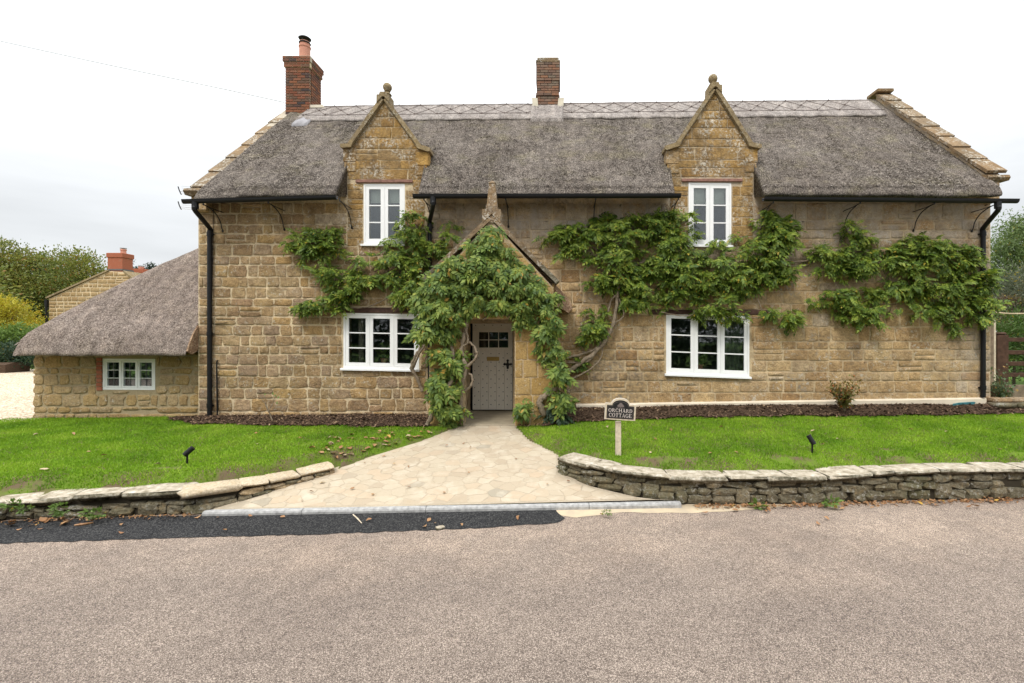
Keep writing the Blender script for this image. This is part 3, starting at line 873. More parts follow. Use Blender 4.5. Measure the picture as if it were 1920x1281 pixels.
for (x, y) in seeds:
    poly = [(x - .6, y - .45), (x + .6, y - .45), (x + .6, y + .45), (x - .6, y + .45)]
    for (a, c) in seeds:
        if (a, c) == (x, y) or abs(a - x) > 1.2 or abs(c - y) > 1: continue
        nx, ny = a - x, (c - y) * 1.5
        mx_, my_ = (a + x) / 2, (c + y) / 2
        poly = clip_half(poly, nx, ny, nx * mx_ + ny * my_)
        if len(poly) < 3: break
    if len(poly) < 3: continue
    # stay inside the path's edges and behind the kerb
    for (yy0, s) in ((y, 1),):
        xr_, xl_ = float(path_xr(y)) - .02, float(path_xl(y)) + .02
        dr = (float(path_xr(y + .05)) - float(path_xr(y - .05))) / .1; dl = (float(path_xl(y + .05)) - float(path_xl(y - .05))) / .1
        poly = clip_half(poly, 1, -dr, xr_ - dr * y)
        if len(poly) >= 3: poly = clip_half(poly, -1, dl, -(xl_ - dl * y))
        if len(poly) >= 3: poly = clip_half(poly, 0, -1, -(kerb_y(x) + .07))
        if len(poly) >= 3: poly = clip_half(poly, 0, 1, 9.68)
    if len(poly) < 3 or area2(poly) < .008: continue
    cx = sum(p[0] for p in poly) / len(poly); cy = sum(p[1] for p in poly) / len(poly)
    q = []
    for i in range(len(poly)):
        a, c = poly[i], poly[(i + 1) % len(poly)]
        q += [(a[0] + pr.uniform(-.012, .012), a[1] + pr.uniform(-.012, .012)), ((a[0] + c[0]) / 2 + pr.uniform(-.015, .015), (a[1] + c[1]) / 2 + pr.uniform(-.015, .015))]
    g = .965
    n = len(q)
    up = pr.uniform(.001, .004)
    vs = [(cx + (p[0] - cx) * g, cy + (p[1] - cy) * g) for p in q]
    v3 = [(p[0], p[1], pathz(p[1]) - .01) for p in vs] + [(cx + (p[0] - cx) * .962, cy + (p[1] - cy) * .962, pathz(cy + (p[1] - cy) * .962) + up) for p in vs]
    fs = [tuple(range(n, 2 * n))] + [(i, (i + 1) % n, n + (i + 1) % n, n + i) for i in range(n)]
    o = obw("paving_stone", v3, fs, M['paving'], path)
    fix_normals(o.data)
# kerb: rounded concrete pieces
kerb = empty("kerb", (KL.x, KL.y, 0)); tag(kerb, "grey concrete kerb across the mouth of the path", kind='structure')
kd = (KR - KL); kd.z = 0
cuts = [0, .2, .455, .80, 1.0]
for a, c in zip(cuts[:-1], cuts[1:]):
    p0 = Vector((KL.x, KL.y, 0)) + kd * a; p1 = Vector((KL.x, KL.y, 0)) + kd * c
    u = kd.normalized(); p0 += u * .004; p1 -= u * .004
    nn = Vector((-u.y, u.x, 0))
    prof = [(-.055, -.05), (-.055, .030), (-.042, .052), (-.018, .060), (.03, .060), (.055, .054), (.055, -.05)]
    bb = MB()
    for p, zz in ((p0, KL.z * 0), (p1, 0)):
        for s, z in prof: bb.v.append(tuple(p + nn * s + Vector((0, 0, z + .012 * ((p - KL).length / kd.length)))))
    n = len(prof)
    bb.f = [(i, (i + 1) % n, n + (i + 1) % n, n + i) for i in range(n)] + [tuple(reversed(range(n))), tuple(range(n, 2 * n))]
    bb.build("kerb_stone", M['kerb'], kerb)
# mulch beds
def bed_z(x, y): return lawn_z(x, y) + .035 + .05 * smooth01((y - bed_edge(x)) / .5) + np.where(x > 0, .09, 0.0) * smooth01((y - bed_edge(x)) / .45)
for nm, x0, x1, lb in (("flower_bed", -8.6, -2.3, "dark bark mulch bed left of the porch"), ("flower_bed", -.3, 10.9, "dark bark mulch bed right of the porch")):
    o = grid_sheet(nm, x0, x1, 9.4, 10.72, .04, bed_z, M['mulch'], keep=lambda x, y: y > bed_edge(x))
    tag(o, lb)

# ------------------------------------------------------------------ the cottage
cot = empty("thatched_cottage", (.5, 10.7, .5), "long honey stone thatched cottage with two gabled dormers and central porch", "house")
YF = 10.7
sF = F / YF
def fx(px): return (px - CX) / sF
def fz(py): return H - (py - CY) / sF
def fr_(px0, py0, px1, py1): return (fx(px0), fz(py1), fx(px1), fz(py0))
XL, XR = fx(372), fx(1857)
W1 = fr_(644, 588, 786, 691); W2 = fr_(1249, 590, 1405, 703)
D1 = fr_(682, 345, 759, 458); D2 = fr_(1291, 343, 1371, 460)
DOOR = (-2.0, .45, -.98, 2.66)
PORCHB = fr_(842, 560, 1006, 800)
ZTOP, ZD1, ZD2 = 5.5, 6.52, 6.55
D1X = (fx(651), fx(797)); D2X = (fx(1255), fx(1413))
opens = [W1, W2, D1, D2, DOOR]
def solid(x, z):
    for (a, b_, c, d) in opens:
        if a < x < c and b_ < z < d: return False
    if z > ZTOP: return (D1X[0] < x < D1X[1]) or (D2X[0] < x < D2X[1])
    return True
xs = [XL, XR, *D1X, *D2X]; zs = [.25, ZTOP, ZD1]
for (a, b_, c, d) in opens: xs += [a, c]; zs += [b_, d]
wall = wall_grid("wall", xs, zs, solid, YF, YF + .42, M['mortar'], cot)
# end walls, back wall (plain), floor
rzl, rzr = 9.0, 9.3
for nm, x0, x1 in (("gable_wall", XL, XL + .42), ("gable_wall", XR - .42, XR)):
    MB().prism([(YF + .421, .25), (17.6, .25), (17.6, 5.4), (14.1, 8.95), (11.0, 6.0), (YF + .421, 5.5)], 'x', x0, x1).build(nm, M['mortar_grey'], cot)
MB().box(XL + .42, 17.2, .25, XR - .42, 17.6, 5.4).build("back_wall", M['mortar_grey'], cot)
MB().box(XL + .42, YF + .421, .25, XR - .42, 17.2, .45).build("floor", M['slate_flag'], cot)
MB().box(XL + .42, YF + .6, 3.2, XR - .42, 17.2, 3.3).build("ceiling", M['interior'], cot)
MB().box(XL + .42, 13.2, .45, XR - .42, 13.3, 3.2).build("partition", M['interior'], cot)
MB().box(XL + .42, 13.2, 3.3, XR - .42, 13.3, 7.0).build("partition", M['interior'], cot)

LIN1 = fr_(638, 577, 800, 587); LIN2 = fr_(1216, 581, 1440, 590)
LIN3 = fr_(668, 338, 774, 343.5); LIN4 = fr_(1278, 336, 1391, 341.5)
LIN_B = [LIN1, LIN2, (LIN3[0], LIN3[1] - .01, LIN3[2], LIN3[3]), (LIN4[0], LIN4[1] - .01, LIN4[2], LIN4[3])]
pad = lambda q, p: (q[0] - p, q[1] - p, q[2] + p, q[3] + p)
blocks = [pad(W1, .03), pad(W2, .03), pad(D1, .015), pad(D2, .015), PORCHB] + LIN_B
rg = random.Random(3)
D1R = (D1X[0], fz(462), D1X[1], 8); D2R = (D2X[0], fz(462), D2X[1], 8)
vine_px = []          # filled later; used only to rank which stones show
HID = [(560, 430, 850, 590), (1040, 410, 1400, 560), (1530, 470, 1840, 600)]
def hidden(x, z):
    px, py = CX + x * sF, CY - (z - H) * sF
    return any(a < px < c and b_ < py < d for a, b_, c, d in HID)
cwA = lambda x: .33
rA = lay(rg, XL + .01, fx(800), .50, 5.32, .236, cwA, .036, blocks + [D1R, (fx(1250), 0, 99, 9)])
cwB = lambda x: .34 if x < fx(1230) else .44
rB = lay(rg, fx(800), XR - .01, .86, 5.32, .250, cwB, .036, blocks + [D1R, D2R], vary=.32)
rB += lay(rg, fx(800), fx(1100), .48, .86, .2, .4, .035, blocks)
def matA(x, z):
    if z > fz(425) and rg.random() < .55: return M['stone_lime'] if rg.random() < .3 else M['stone_left']
    return M['stone_left']
def matB(x, z):
    py = CY - (z - H) * sF
    lime = .8 if py < 440 else (.6 if py < 490 and x > fx(1400) else (.25 if py < 520 else .02))
    if x > fx(1760) and py > 640: lime = .3
    return M['stone_lime'] if rg.random() < lime else M['stone_right']
put_stones(rA, YF, wall, matA, RUBBLE, rg, .021, "rubble_stone", 300, hidden)
put_stones(rB, YF, wall, matB, BLOCK, rg, .017, "squared_stone", 300, hidden)

# dormer gables ------------------------------------------------------------
def slope_slab(b, x0, z0, x1, z1, th, y0, y1, over=0.0):
    """a bar along a slope in the facade plane, th thick (upwards), from y0 to y1"""
    d = Vector((x1 - x0, z1 - z0)); d.normalize()
    nrm = Vector((-d.y, d.x))
    if nrm.y < 0: nrm = -nrm
    a0 = (x0 - d.x * over, z0 - d.y * over); a1 = (x1, z1)
    poly = [a0, a1, (a1[0] + nrm.x * th, a1[1] + nrm.y * th), (a0[0] + nrm.x * th, a0[1] + nrm.y * th)]
    b.prism(poly, 'y', y0, y1)

def dormer(dx, apex, kl, kr, kle, kre, zsplit, win, lin, ball, rng, Drect, capw):
    A = (fx(apex[0]), fz(apex[1])); KLi = (fx(kl[0]), fz(kl[1])); KRi = (fx(kr[0]), fz(kr[1]))
    g = MB().prism([(dx[0], zsplit), (dx[1], zsplit), (KRi[0], KRi[1]), A, (KLi[0], KLi[1])], 'y', YF, YF + .40).build("dormer_gable", M['mortar'], cot)
    rects = lay(rng, dx[0] + .005, dx[1] - .005, Drect[1], min(KLi[1], KRi[1]) - .02, .205, .50, .018, [pad(win, .015), (lin[0], lin[1] - .01, lin[2], lin[3])], vary=.2)
    put_stones(rects, YF, g, M['stone_dormer'], BLOCK, rng, .012, "dormer_stone")
    # corbelled kneeler stones at both edges
    for s, x, ke in ((-1, dx[0], kle), (1, dx[1], kre)):
        zt = fz(ke[1]) - .02
        for k, (w_, zz0, zz1) in enumerate(((.075, zt - .30, zt), (.05, zt - .52, zt - .305))):
            bb = MB().box(min(x, x + s * w_) - (.20 if s > 0 else 0), YF - .028, zz0, max(x, x + s * w_) + (.20 if s < 0 else 0), YF + .3, zz1, ch=.014)
            bb.build("kneeler", M['stone_dormer'], g)
    # stones of the gable triangle
    z = min(KLi[1], KRi[1]) - .015
    tri = [(KLi[0], z), (KRi[0], z), A]
    while z < A[1] - .12:
        h = rng.uniform(.17, .25)
        x = KLi[0] - rng.uniform(0, .3)
        while x < KRi[0]:
            wd = rng.uniform(.28, .62)
            p = [(x + .008, z + .008), (x + wd - .008, z + .008), (x + wd - .008, z + h - .008), (x + .008, z + h - .008)]
            for (p0, p1) in ((KLi, A), (A, KRi)):
                dxx, dzz = p1[0] - p0[0], p1[1] - p0[1]
                nx, nz_ = -dzz, dxx
                ln = math.hypot(nx, nz_); nx /= ln; nz_ /= ln
                p = clip_half(p, nx, nz_, nx * p0[0] + nz_ * p0[1] - .02)
                if len(p) < 3: break
            if len(p) >= 3 and area2(p) > .006:
                poly_stone("dormer_stone", p, YF, .012, M['stone_dormer'], g, rng)
            x += wd
        z += h
    # coping: sloped slabs, flat ends, saddle stone, ball
    for K, s, ke in ((KLi, -1, kle), (KRi, 1, kre)):
        d = Vector((A[0] - K[0], A[1] - K[1])); n_ = 3
        for k in range(n_):
            p0 = Vector(K) + d * (k / n_) + d.normalized() * .004; p1 = Vector(K) + d * ((k + 1) / n_) - d.normalized() * .004
            bb = MB(); slope_slab(bb, p0.x, p0.y, p1.x, p1.y, .085, YF - .085, YF + .42); slope_slab(bb, p0.x + .0, p0.y - .02, p1.x, p1.y - .02, .05, YF - .05, YF + .2)
            bb.build("coping_stone", M['stone_trim'], g)
        xe = fx(ke[0]); ze = fz(ke[1])
        bb = MB(); bb.prism([(K[0] - s * .02, K[1] - .02), (K[0] - s * .06, K[1] + .075), (K[0] + s * .05, K[1] + .06), (xe, ze + .05), (xe + s * .0, ze - .02), (xe - s * .05, ze - .035)], 'y', YF - .095, YF + .40)
        bb.build("coping_end", M['stone_trim'], g)
    cw = capw
    bb = MB()
    bb.prism([(A[0] - cw, A[1] - .07), (A[0] - .02, A[1] + .06), (A[0] + .02, A[1] + .06), (A[0] + cw, A[1] - .07), (A[0] + cw * .98, A[1] + .10), (A[0] + cw * .62, A[1] + .10), (A[0] + cw * .45, A[1] + .16), (A[0] - cw * .45, A[1] + .16), (A[0] - cw * .62, A[1] + .10), (A[0] - cw * .98, A[1] + .10)], 'y', YF - .11, YF + .2)
    bb.build("saddle_stone", M['stone_trim'], g)
    bx, bz = fx(ball[0]), fz(ball[1]); r = ball[2]
    bb = MB(); zb = A[1] + .155
    prof = [(.095, zb), (.08, zb + .03), (.05, zb + .05), (.045, bz - r * .98), (.065, bz - r * .95), (.065, bz - r * .85)]
    prof += [(r * math.sin(math.pi * k / 12), bz - r * math.cos(math.pi * k / 12)) for k in range(3, 12)] + [(.012, bz + r)]
    bb.lathe((bx, YF + .05, 0), prof, 18)
    bb.build("ball_finial", M['stone_trim'], g, smooth=True)
    # lintel
    MB().box(lin[0], YF - .045, lin[1], lin[2], YF + .2, lin[3], ch=.008).build("lintel", M['lintel_red'], g)
    return g
rgd = random.Random(8)
dormer(D1X, (721, 190), (659, 277), (786, 279), (641, 277), (808, 284), ZD1 - .0, D1, LIN3, (725, 162, .098), rgd, D1R, .14)
dormer(D2X, (1339, 172), (1271, 275), (1404, 275), (1245, 281), (1425, 278), ZD2 - .04, D2, LIN4, (1338, 146, .102), rgd, D2R, .145)
MB().box(LIN1[0], YF - .03, LIN1[1], LIN1[2], YF + .2, LIN1[3], ch=.01).build("lintel", M['lintel'], cot)
MB().box(LIN2[0], YF - .03, LIN2[1], LIN2[2], YF + .2, LIN2[3], ch=.01).build("lintel", M['lintel'], cot)

# plinth: pale rendered strip along the right half
pz0, pz1 = fz(757.5), fz(745.5)
px0, px1 = fx(1080), fx(1842)
bb = MB()
for x, zt in ((px0, pz0), (px1, pz1)):
    for (yy_, z_) in ((YF - .10, .45), (YF - .10, zt - .02), (YF - .06, zt), (YF + .0, zt + .01), (YF + .05, zt + .01), (YF + .05, .45)):
        bb.v.append((x, yy_, z_))
bb.f = [(i, (i + 1) % 6, 6 + (i + 1) % 6, 6 + i) for i in range(6)] + [tuple(range(6)), tuple(range(6, 12))]
bb.build("plinth", M['plinth'], cot)

# windows ------------------------------------------------------------------
def window(q, ncas, nrows, tilt, y=YF, sill=True, barw=.026, stile=.068, fr=.042, leaded=False, parent=None):
    x0, z0, x1, z1 = q
    cx, cz = (x0 + x1) / 2, (z0 + z1) / 2
    x0 -= cx; x1 -= cx; z0 -= cz; z1 -= cz
    sh = math.tan(tilt)
    def T(v): return (v[0] * 1.0 + cx, v[1], v[2] - v[0] * sh + cz)
    def bld(b, name, mat, par):
        b.v = [T(v) for v in b.v]
        return b.build(name, mat, par)
    s0 = .0
    b = MB()
    b.box(x0, y - .004, z0, x0 + fr, y + .10, z1); b.box(x1 - fr, y - .004, z0, x1, y + .10, z1)
    b.box(x0 + fr, y - .004, z1 - fr, x1 - fr, y + .10, z1); b.box(x0 + fr, y - .004, z0, x1 - fr, y + .10, z0 + fr)
    iw = (x1 - x0 - 2 * fr)
    mul_ = .018
    cw = (iw - (ncas - 1) * mul_) / ncas
    for k in range(1, ncas):
        xm = x0 + fr + k * cw + (k - 1) * mul_
        b.box(xm, y - .002, z0 + fr, xm + mul_, y + .10, z1 - fr)
    win = bld(b, "window", M['white'], parent or cot)
    if sill:
        b = MB(); b.prism([(y - .085, z0 - .05), (y - .085, z0 - .015), (y - .075, z0 - .006), (y + .05, z0 + .0), (y + .05, z0 - .05)], 'x', x0 - .04, x1 + .02)
        bld(b, "sill", M['white'], win)
    for k in range(ncas):
        a0 = x0 + fr + k * (cw + mul_) + .003; a1 = a0 + cw - .006
        c0, c1 = z0 + fr + .003, z1 - fr - .003
        st = stile
        b = MB()
        yf = y + .004
        b.box(a0, yf, c0, a0 + st, yf + .05, c1); b.box(a1 - st, yf, c0, a1, yf + .05, c1)
        b.box(a0 + st, yf, c1 - st, a1 - st, yf + .05, c1); b.box(a0 + st, yf, c0, a1 - st, yf + .05, c0 + st * 1.1)
        rows = nrows
        gh = (c1 - st - c0 - st * 1.1 - (rows - 1) * barw) / rows
        cells = []
        for r in range(rows):
            g0 = c0 + st * 1.1 + r * (gh + barw)
            if r: b.box(a0 + st, yf + .004, g0 - barw, a1 - st, yf + .045, g0)
            cells.append((a0 + st, g0, a1 - st, g0 + gh))
        if leaded:
            xm = (a0 + a1) / 2
            cells = [c for (p0, p1, p2, p3) in cells for c in ((p0, p1, xm - .006, p3), (xm + .006, p1, p2, p3))]
        cas = bld(b, "casement", M['white'], win)
        if leaded:
            lb = MB(); lb.box((a0 + a1) / 2 - .006, yf + .012, c0 + st, (a0 + a1) / 2 + .006, yf + .035, c1 - st)
            for r in range(1, rows):
                g0 = c0 + st * 1.1 + r * (gh + barw)
            bld(lb, "lead_bar", M['lead'], win)
        for (p0, p1, p2, p3) in cells:
            g = MB().box(p0 - .004, yf + .020, p1 - .004, p2 + .004, yf + .027, p3 + .004)
            bld(g, "pane", M['glass'], win)
    return win
window(W1, 3, 3, math.radians(1.1))
window(W2, 3, 3, math.radians(2.2))
window(D1, 2, 3, 0.0, sill=True, stile=.07)
window(D2, 2, 3, math.radians(.6), sill=True, stile=.07)

# roof ---------------------------------------------------------------------
RY = 14.2
DC = [(fx(722), D1X, 7.42), (fx(1338), D2X, 7.5)]
def zp(x, y):
    tilt = .0125 * (x - 1.0) * np.clip((y - 10.2) / 4, 0, 1)
    adj = -.12 * smooth01((-6.0 - x) / 1.8) * (1 - smooth01((y - 10.2) / 3.0))
    return 5.50 + .925 * (y - 10.2) + tilt + adj
def roof_h(x, y):
    z = zp(x, y)
    for xc, (a, c), ap in DC:
        hw = (c - a) / 2; m_ = (a + c) / 2
        zd = ap - 1.16 * np.sqrt((x - m_) ** 2 + .02) + .10
        ins = y > 10.9
        z = np.where(ins, np.maximum(z, zd), z)
        dd = np.abs(x - m_) - hw
        roll = .16 * np.exp(-((dd - .12) / .30) ** 2) * smooth01((y - 10.25) / .45) * (1 - smooth01((y - 11.2) / 1.0)) * (dd > -.05)
        z = z + roll
    return z
def ystart(x):
    for xc, (a, c), ap in DC:
        if a - .002 < x < c + .002: return 10.93
    return 10.2
RX0, RX1 = XL + .30, XR - .22
xs = list(np.arange(RX0, RX1, .07)) + [RX1]
for xc, (a, c), ap in DC: xs += [a - .012, a + .012, c - .012, c + .012, a - .05, c + .05]
xs = sorted(xs)
ny = 74
V = []
for x in xs:
    ys = ystart(x)
    inside = ys > 10.5
    zt = float(roof_h(np.array(x), np.array(ys + .12)))
    zt0 = float(zp(x, ys))
    bot = zt - (.30 if not inside else .25)
    lip = [(ys + .55, bot + .14), (ys + .04, bot), (ys - .02, bot + .01), (ys - .035, bot + .05), (ys - .015, bot + .11), (ys + .03, bot + .19)]
    col_ = [(x, y, z) for y, z in lip]
    u = np.linspace(0, 1, ny)
    yy_ = ys + .09 + (RY - ys - .09) * u
    zz_ = roof_h(np.full(ny, x), yy_)
    col_ += list(zip([x] * ny, yy_, zz_))
    for k in range(1, 9):
        y = RY + k * (17.9 - RY) / 8
        col_.append((x, y, float(zp(np.array(x), np.array(RY))) - .9 * (y - RY)))
    V += col_
nc = 6 + ny + 8
V = np.array(V)
for k in range(len(V)):
    p = V[k]
    V[k, 2] += .035 * mnoise.noise(Vector((p[0] * .9, p[1] * .9, 3))) + .018 * mnoise.noise(Vector((p[0] * 4, p[1] * 4, 7)))
    V[k, 1] += .015 * mnoise.noise(Vector((p[0] * 5, p[2] * 5, 1)))
i, j = np.meshgrid(np.arange(len(xs) - 1), np.arange(nc - 1), indexing='ij')
a = i * nc + j
Fc = np.stack([a, a + nc, a + nc + 1, a + 1], -1).reshape(-1, 4)
# end caps of the thatch
roof = obw("roof", V, Fc, M['thatch'], cot, smooth=True)
# loose straw ends bristling at the eave and over the slope
def straw(name, n, pts_fn, mat, parent, ln, wd, seed):
    r = np.random.default_rng(seed)
    p, d = pts_fn(r, n)
    n = len(p)
    L_ = r.uniform(.6, 1.3, n)[:, None] * ln
    s = np.cross(d, r.normal(size=(n, 3))); s /= np.linalg.norm(s, axis=1)[:, None] + 1e-9
    v = np.stack([p - s * wd, p + s * wd, p + d * L_], 1).reshape(-1, 3)
    f = np.arange(3 * n).reshape(-1, 3)
    o = obw(name, v, f, mat, parent)
    o['kind'] = 'stuff'
    return o
m = MT('straw_end')
m.col(m.ramp(m.isl(), [(0, (0.035, 0.028, 0.025)), (0.5, (0.16, 0.135, 0.115)), (0.85, (0.36, 0.315, 0.268)), (1, (0.54, 0.49, 0.43))]), .95, .1)
M['straw'] = m.m
m = MT('straw_end_brown')
m.col(m.ramp(m.isl(), [(0, (0.09, 0.066, 0.054)), (0.45, (0.26, 0.21, 0.178)), (0.85, (0.42, 0.35, 0.30)), (1, (0.54, 0.46, 0.40))]), .95, .1)
M['straw_brown'] = m.m
def roof_pts(r, n):
    x = r.uniform(RX0, RX1, n); y = 10.2 + 3.1 * r.uniform(0, 1, n) ** 1.15
    ok = np.ones(n, bool)
    for xc, (a_, c_), ap in DC: ok &= ~((x > a_ - .03) & (x < c_ + .03) & (y < 10.98))
    x, y = x[ok], y[ok]
    z = roof_h(x, np.maximum(y, 10.28)) - .01
    e = .01
    gy = (roof_h(x, np.maximum(y, 10.28) + e) - roof_h(x, np.maximum(y, 10.28) - e)) / (2 * e)
    d = np.stack([r.normal(0, .28, len(x)), -np.ones(len(x)), -gy + r.uniform(.25, .9, len(x))], -1)
    d /= np.linalg.norm(d, axis=1)[:, None]
    return np.stack([x, y, z], -1), d
straw("straw", 80000, roof_pts, M['straw'], cot, .055, .0065, 4)

# ridge: a raised block of pale thatch with hazel rods laced over it
def zr(x, y): return float(zp(np.array(x), np.array(y)))
RX0r, RX1r = fx(1) * 0 + (-7.15), 9.12
xsr = np.arange(RX0r, RX1r + .01, .11)
V = []
for x in xsr:
    wob = .015 * math.sin(x * 7.1) + .01 * math.sin(x * 17)
    y0 = 13.22 + wob
    pr_ = [(y0 + .06, zr(x, y0 + .06) - .03), (y0, zr(x, y0) + .0), (y0 - .005, zr(x, y0) + .05), (y0 + .03, zr(x, y0) + .095)]
    for k in range(1, 8):
        y = y0 + (RY - .16 - y0) * k / 7
        pr_.append((y, zr(x, y) + .085))
    zc = zr(x, RY - .16) + .085
    pr_ += [(RY - .06, zc + .055), (RY + .03, zc + .07), (RY + .14, zc + .02), (RY + .9, zc - .72), (RY + .9, zc - .9)]
    V += [(x, y, z + .012 * mnoise.noise(Vector((x * 3, y * 3, 5)))) for y, z in pr_]
nc = len(pr_)
i, j = np.meshgrid(np.arange(len(xsr) - 1), np.arange(nc - 1), indexing='ij')
a = i * nc + j
Fc = [tuple(q) for q in np.stack([a, a + nc, a + nc + 1, a + 1], -1).reshape(-1, 4)]
Fc += [tuple(range(nc)), tuple(reversed(range((len(xsr) - 1) * nc, len(xsr) * nc)))]
ridge = obw("ridge_cap", V, Fc, M['thatch_ridge'], cot, smooth=True)
bb = MB()
ya, yb_ = 13.42, 13.98
on = lambda x, y: (x, y, zr(x, y) + .098)
for y in (ya, yb_):
    pts = [on(x, y + .012 * math.sin(x * 3.3)) for x in np.arange(RX0r + .05, RX1r, .3)]
    bb.tube(pts, .006, 5)
x = RX0r + .1; k = 0
while x < RX1r - .7:
    bb.tube([on(x, ya), on(x + .31, (ya + yb_) / 2 + .0), on(x + .62, yb_)], .005, 5)
    bb.tube([on(x, yb_), on(x + .31, (ya + yb_) / 2 + .0), on(x + .62, ya)], .005, 5)
    for (xx, y) in ((x, ya), (x, yb_), (x + .31, (ya + yb_) / 2)):
        p = Vector(on(xx, y)); bb.tube([p + Vector((0, .0, -.02)), p + Vector((0, -.01, .025))], .013, 6)
    x += .62
lacing = bb.build("ridge_lacing", M['hazel'], cot)

# verge copings ------------------------------------------------------------
def verge(x0, x1, pts, n, seed):
    rng = random.Random(seed)
    (ya_, za), (yb2, zb) = pts
    L_ = 1.0 / n
    for k in range(n):
        t0, t1 = k * L_, (k + 1) * L_ + .012
        p0 = Vector((ya_ + (yb2 - ya_) * t0, za + (zb - za) * t0)); p1 = Vector((ya_ + (yb2 - ya_) * t1, za + (zb - za) * t1))
        d = (p1 - p0).normalized(); nn = Vector((-d.y, d.x))
        lift = rng.uniform(.0, .012)
        b = MB(); j = rng.uniform(-.012, .012)
        # each slab laps over the one below: its lower end stands proud
        poly = [p0 + nn * (.02 + lift), p0 + nn * (.085 + lift), p1 + nn * .060, p1 + nn * .0]
        b.prism([(q.x, q.y) for q in poly], 'x', x0 + j, x1 + j * .5)
        b.build("coping_stone", M['stone_verge'], cot)
    # the parapet the slabs lie on
    poly = [(ya_ + .12, za - .35), (ya_ + .02, za - .02), (yb2, zb - .02), (yb2, zb - 1.0)]
    MB().prism(poly, 'x', x0 + .05, x1 - .05).build("parapet", M['stone_right'], cot)
verge(XL - .05, XL + .36, [(10.56, 5.56), (13.98, 8.72)], 6, 1)
verge(XR - .30, XR + .13, [(10.5, 5.88), (14.15, 9.40)], 8, 2)
MB().box(XR - .34, 13.95, 9.42, XR + .13, 14.45, 9.52, ch=.015).build("coping_end", M['stone_verge'], cot)
bb = MB(); bb.prism([(10.46, 5.74), (10.42, 5.80), (10.45, 5.86), (10.85, 5.97), (10.85, 5.76)], 'x', XR - .28, XR + .19); bb.build("kneeler", M['stone_verge'], cot)
bb = MB(); bb.prism([(10.44, 5.42), (10.38, 5.50), (10.42, 5.56), (10.85, 5.64), (10.85, 5.44)], 'x', XL - .10, XL + .30); bb.build("kneeler", M['stone_verge'], cot)
MB().box(XR - .30, 10.5, 5.3, XR + .02, 10.95, 5.73).build("corbel", M['stone_right'], cot)
MB().box(XL - .02, 10.52, 5.1, XL + .30, 10.69, 5.43, ch=.03).build("corbel", M['stone_right'], cot)

# chimneys -----------------------------------------------------------------
def bricks_round(parent, x0, x1, y0, y1, z0, z1, me, rng, bl=.225, bh=.076, joint=.014, out=.0):
    """bond bricks round a stack: front and both sides"""
    z = z0; k = 0
    n = max(1, round((z1 - z0) / bh)); bh = (z1 - z0) / n
    bl = (x1 - x0) / max(1, round((x1 - x0) / bl))
    for r in range(n):
        zc = z0 + (r + .5) * bh
        # front
        off = -bl * .5 if r % 2 else 0
        x = x0 + off
        while x < x1 - .01:
            a, c = max(x, x0), min(x + bl, x1)
            if c - a > .035:
                link_mesh("brick", me, None, parent, ((a + c) / 2 + 0, y0 + .05 - out, zc), scale=(c - a - joint, .12, bh - joint))
            x += bl
        for s, xx in ((1, x1), (-1, x0)):
            y = y0 + .112 + (0 if r % 2 else bl * .5) - bl * .5
            while y < y1 - .01:
                a, c = max(y, y0 + .112), min(y + bl, y1)
                if c - a > .035:
                    link_mesh("brick", me, None, parent, (xx - s * .05 + s * out, (a + c) / 2, zc), scale=(.12, c - a - joint, bh - joint))
                y += bl
BR = brick_mesh(M['brick']); BRN = brick_mesh(M['brick_new']); BRO = brick_mesh(M['brick_old'])
rb = random.Random(2)
def stack(x0, x1, y0, y1, z0, z1):
    return MB().box(x0 + .012, y0 + .012, z0, x1 - .012, y1 - .012, z1).build("chimney", M['mortar'], cot)
cx0, cx1, cy0, cy1 = (535 - CX) * 13.85 / F, (580 - CX) * 13.85 / F, 13.85, 14.53
ztop = H - (107 - CY) * 13.85 / F
c1 = stack(cx0, cx1, cy0, cy1, 8.3, ztop - .02)
bricks_round(c1, cx0, cx1, cy0, cy1, 8.62, ztop - .30, BR, rb)
bricks_round(c1, cx0 - .03, cx1 + .03, cy0 - .03, cy1 + .03, ztop - .30, ztop - .15, BR, rb)
MB().box(cx0 - .025, cy0 - .025, ztop - .299, cx1 + .025, cy1 + .025, ztop - .155).build("chimney_core", M['mortar'], c1)
bricks_round(c1, cx0 - .055, cx1 + .055, cy0 - .055, cy1 + .055, ztop - .15, ztop, BR, rb)
MB().box(cx0 - .05, cy0 - .05, ztop - .15, cx1 + .05, cy1 + .05, ztop + .01).build("chimney_cap", M['mortar_grey'], c1)
px_ = (571.5 - CX) * 14.15 / F; zt_ = H - (78 - CY) * 14.15 / F
bb = MB().lathe((px_, 14.15, 0), [(.155, ztop - .02), (.15, ztop + .2), (.15, zt_ - .2), (.165, zt_ - .19), (.165, zt_ - .16), (.14, zt_ - .15), (.14, zt_ - .02)], 18); bb.build("chimney_pot", M['terracotta'], c1, smooth=False)
bb = MB().lathe((px_, 14.15, 0), [(.155, zt_ - .08), (.165, zt_ - .06), (.15, zt_ - .04), (.05, zt_ - .03)], 18)
for a_ in range(4): bb.tube([(px_ + .13 * math.cos(a_ * 1.57), 14.15 + .13 * math.sin(a_ * 1.57), zt_ - .04), (px_ + .13 * math.cos(a_ * 1.57), 14.15 + .13 * math.sin(a_ * 1.57), zt_ + .07)], .012, 5)
bb.lathe((px_, 14.15, 0), [(.165, zt_ + .06), (.175, zt_ + .08), (.12, zt_ + .12), (.02, zt_ + .14)], 18)
bb.build("cowl", M['iron'], c1)
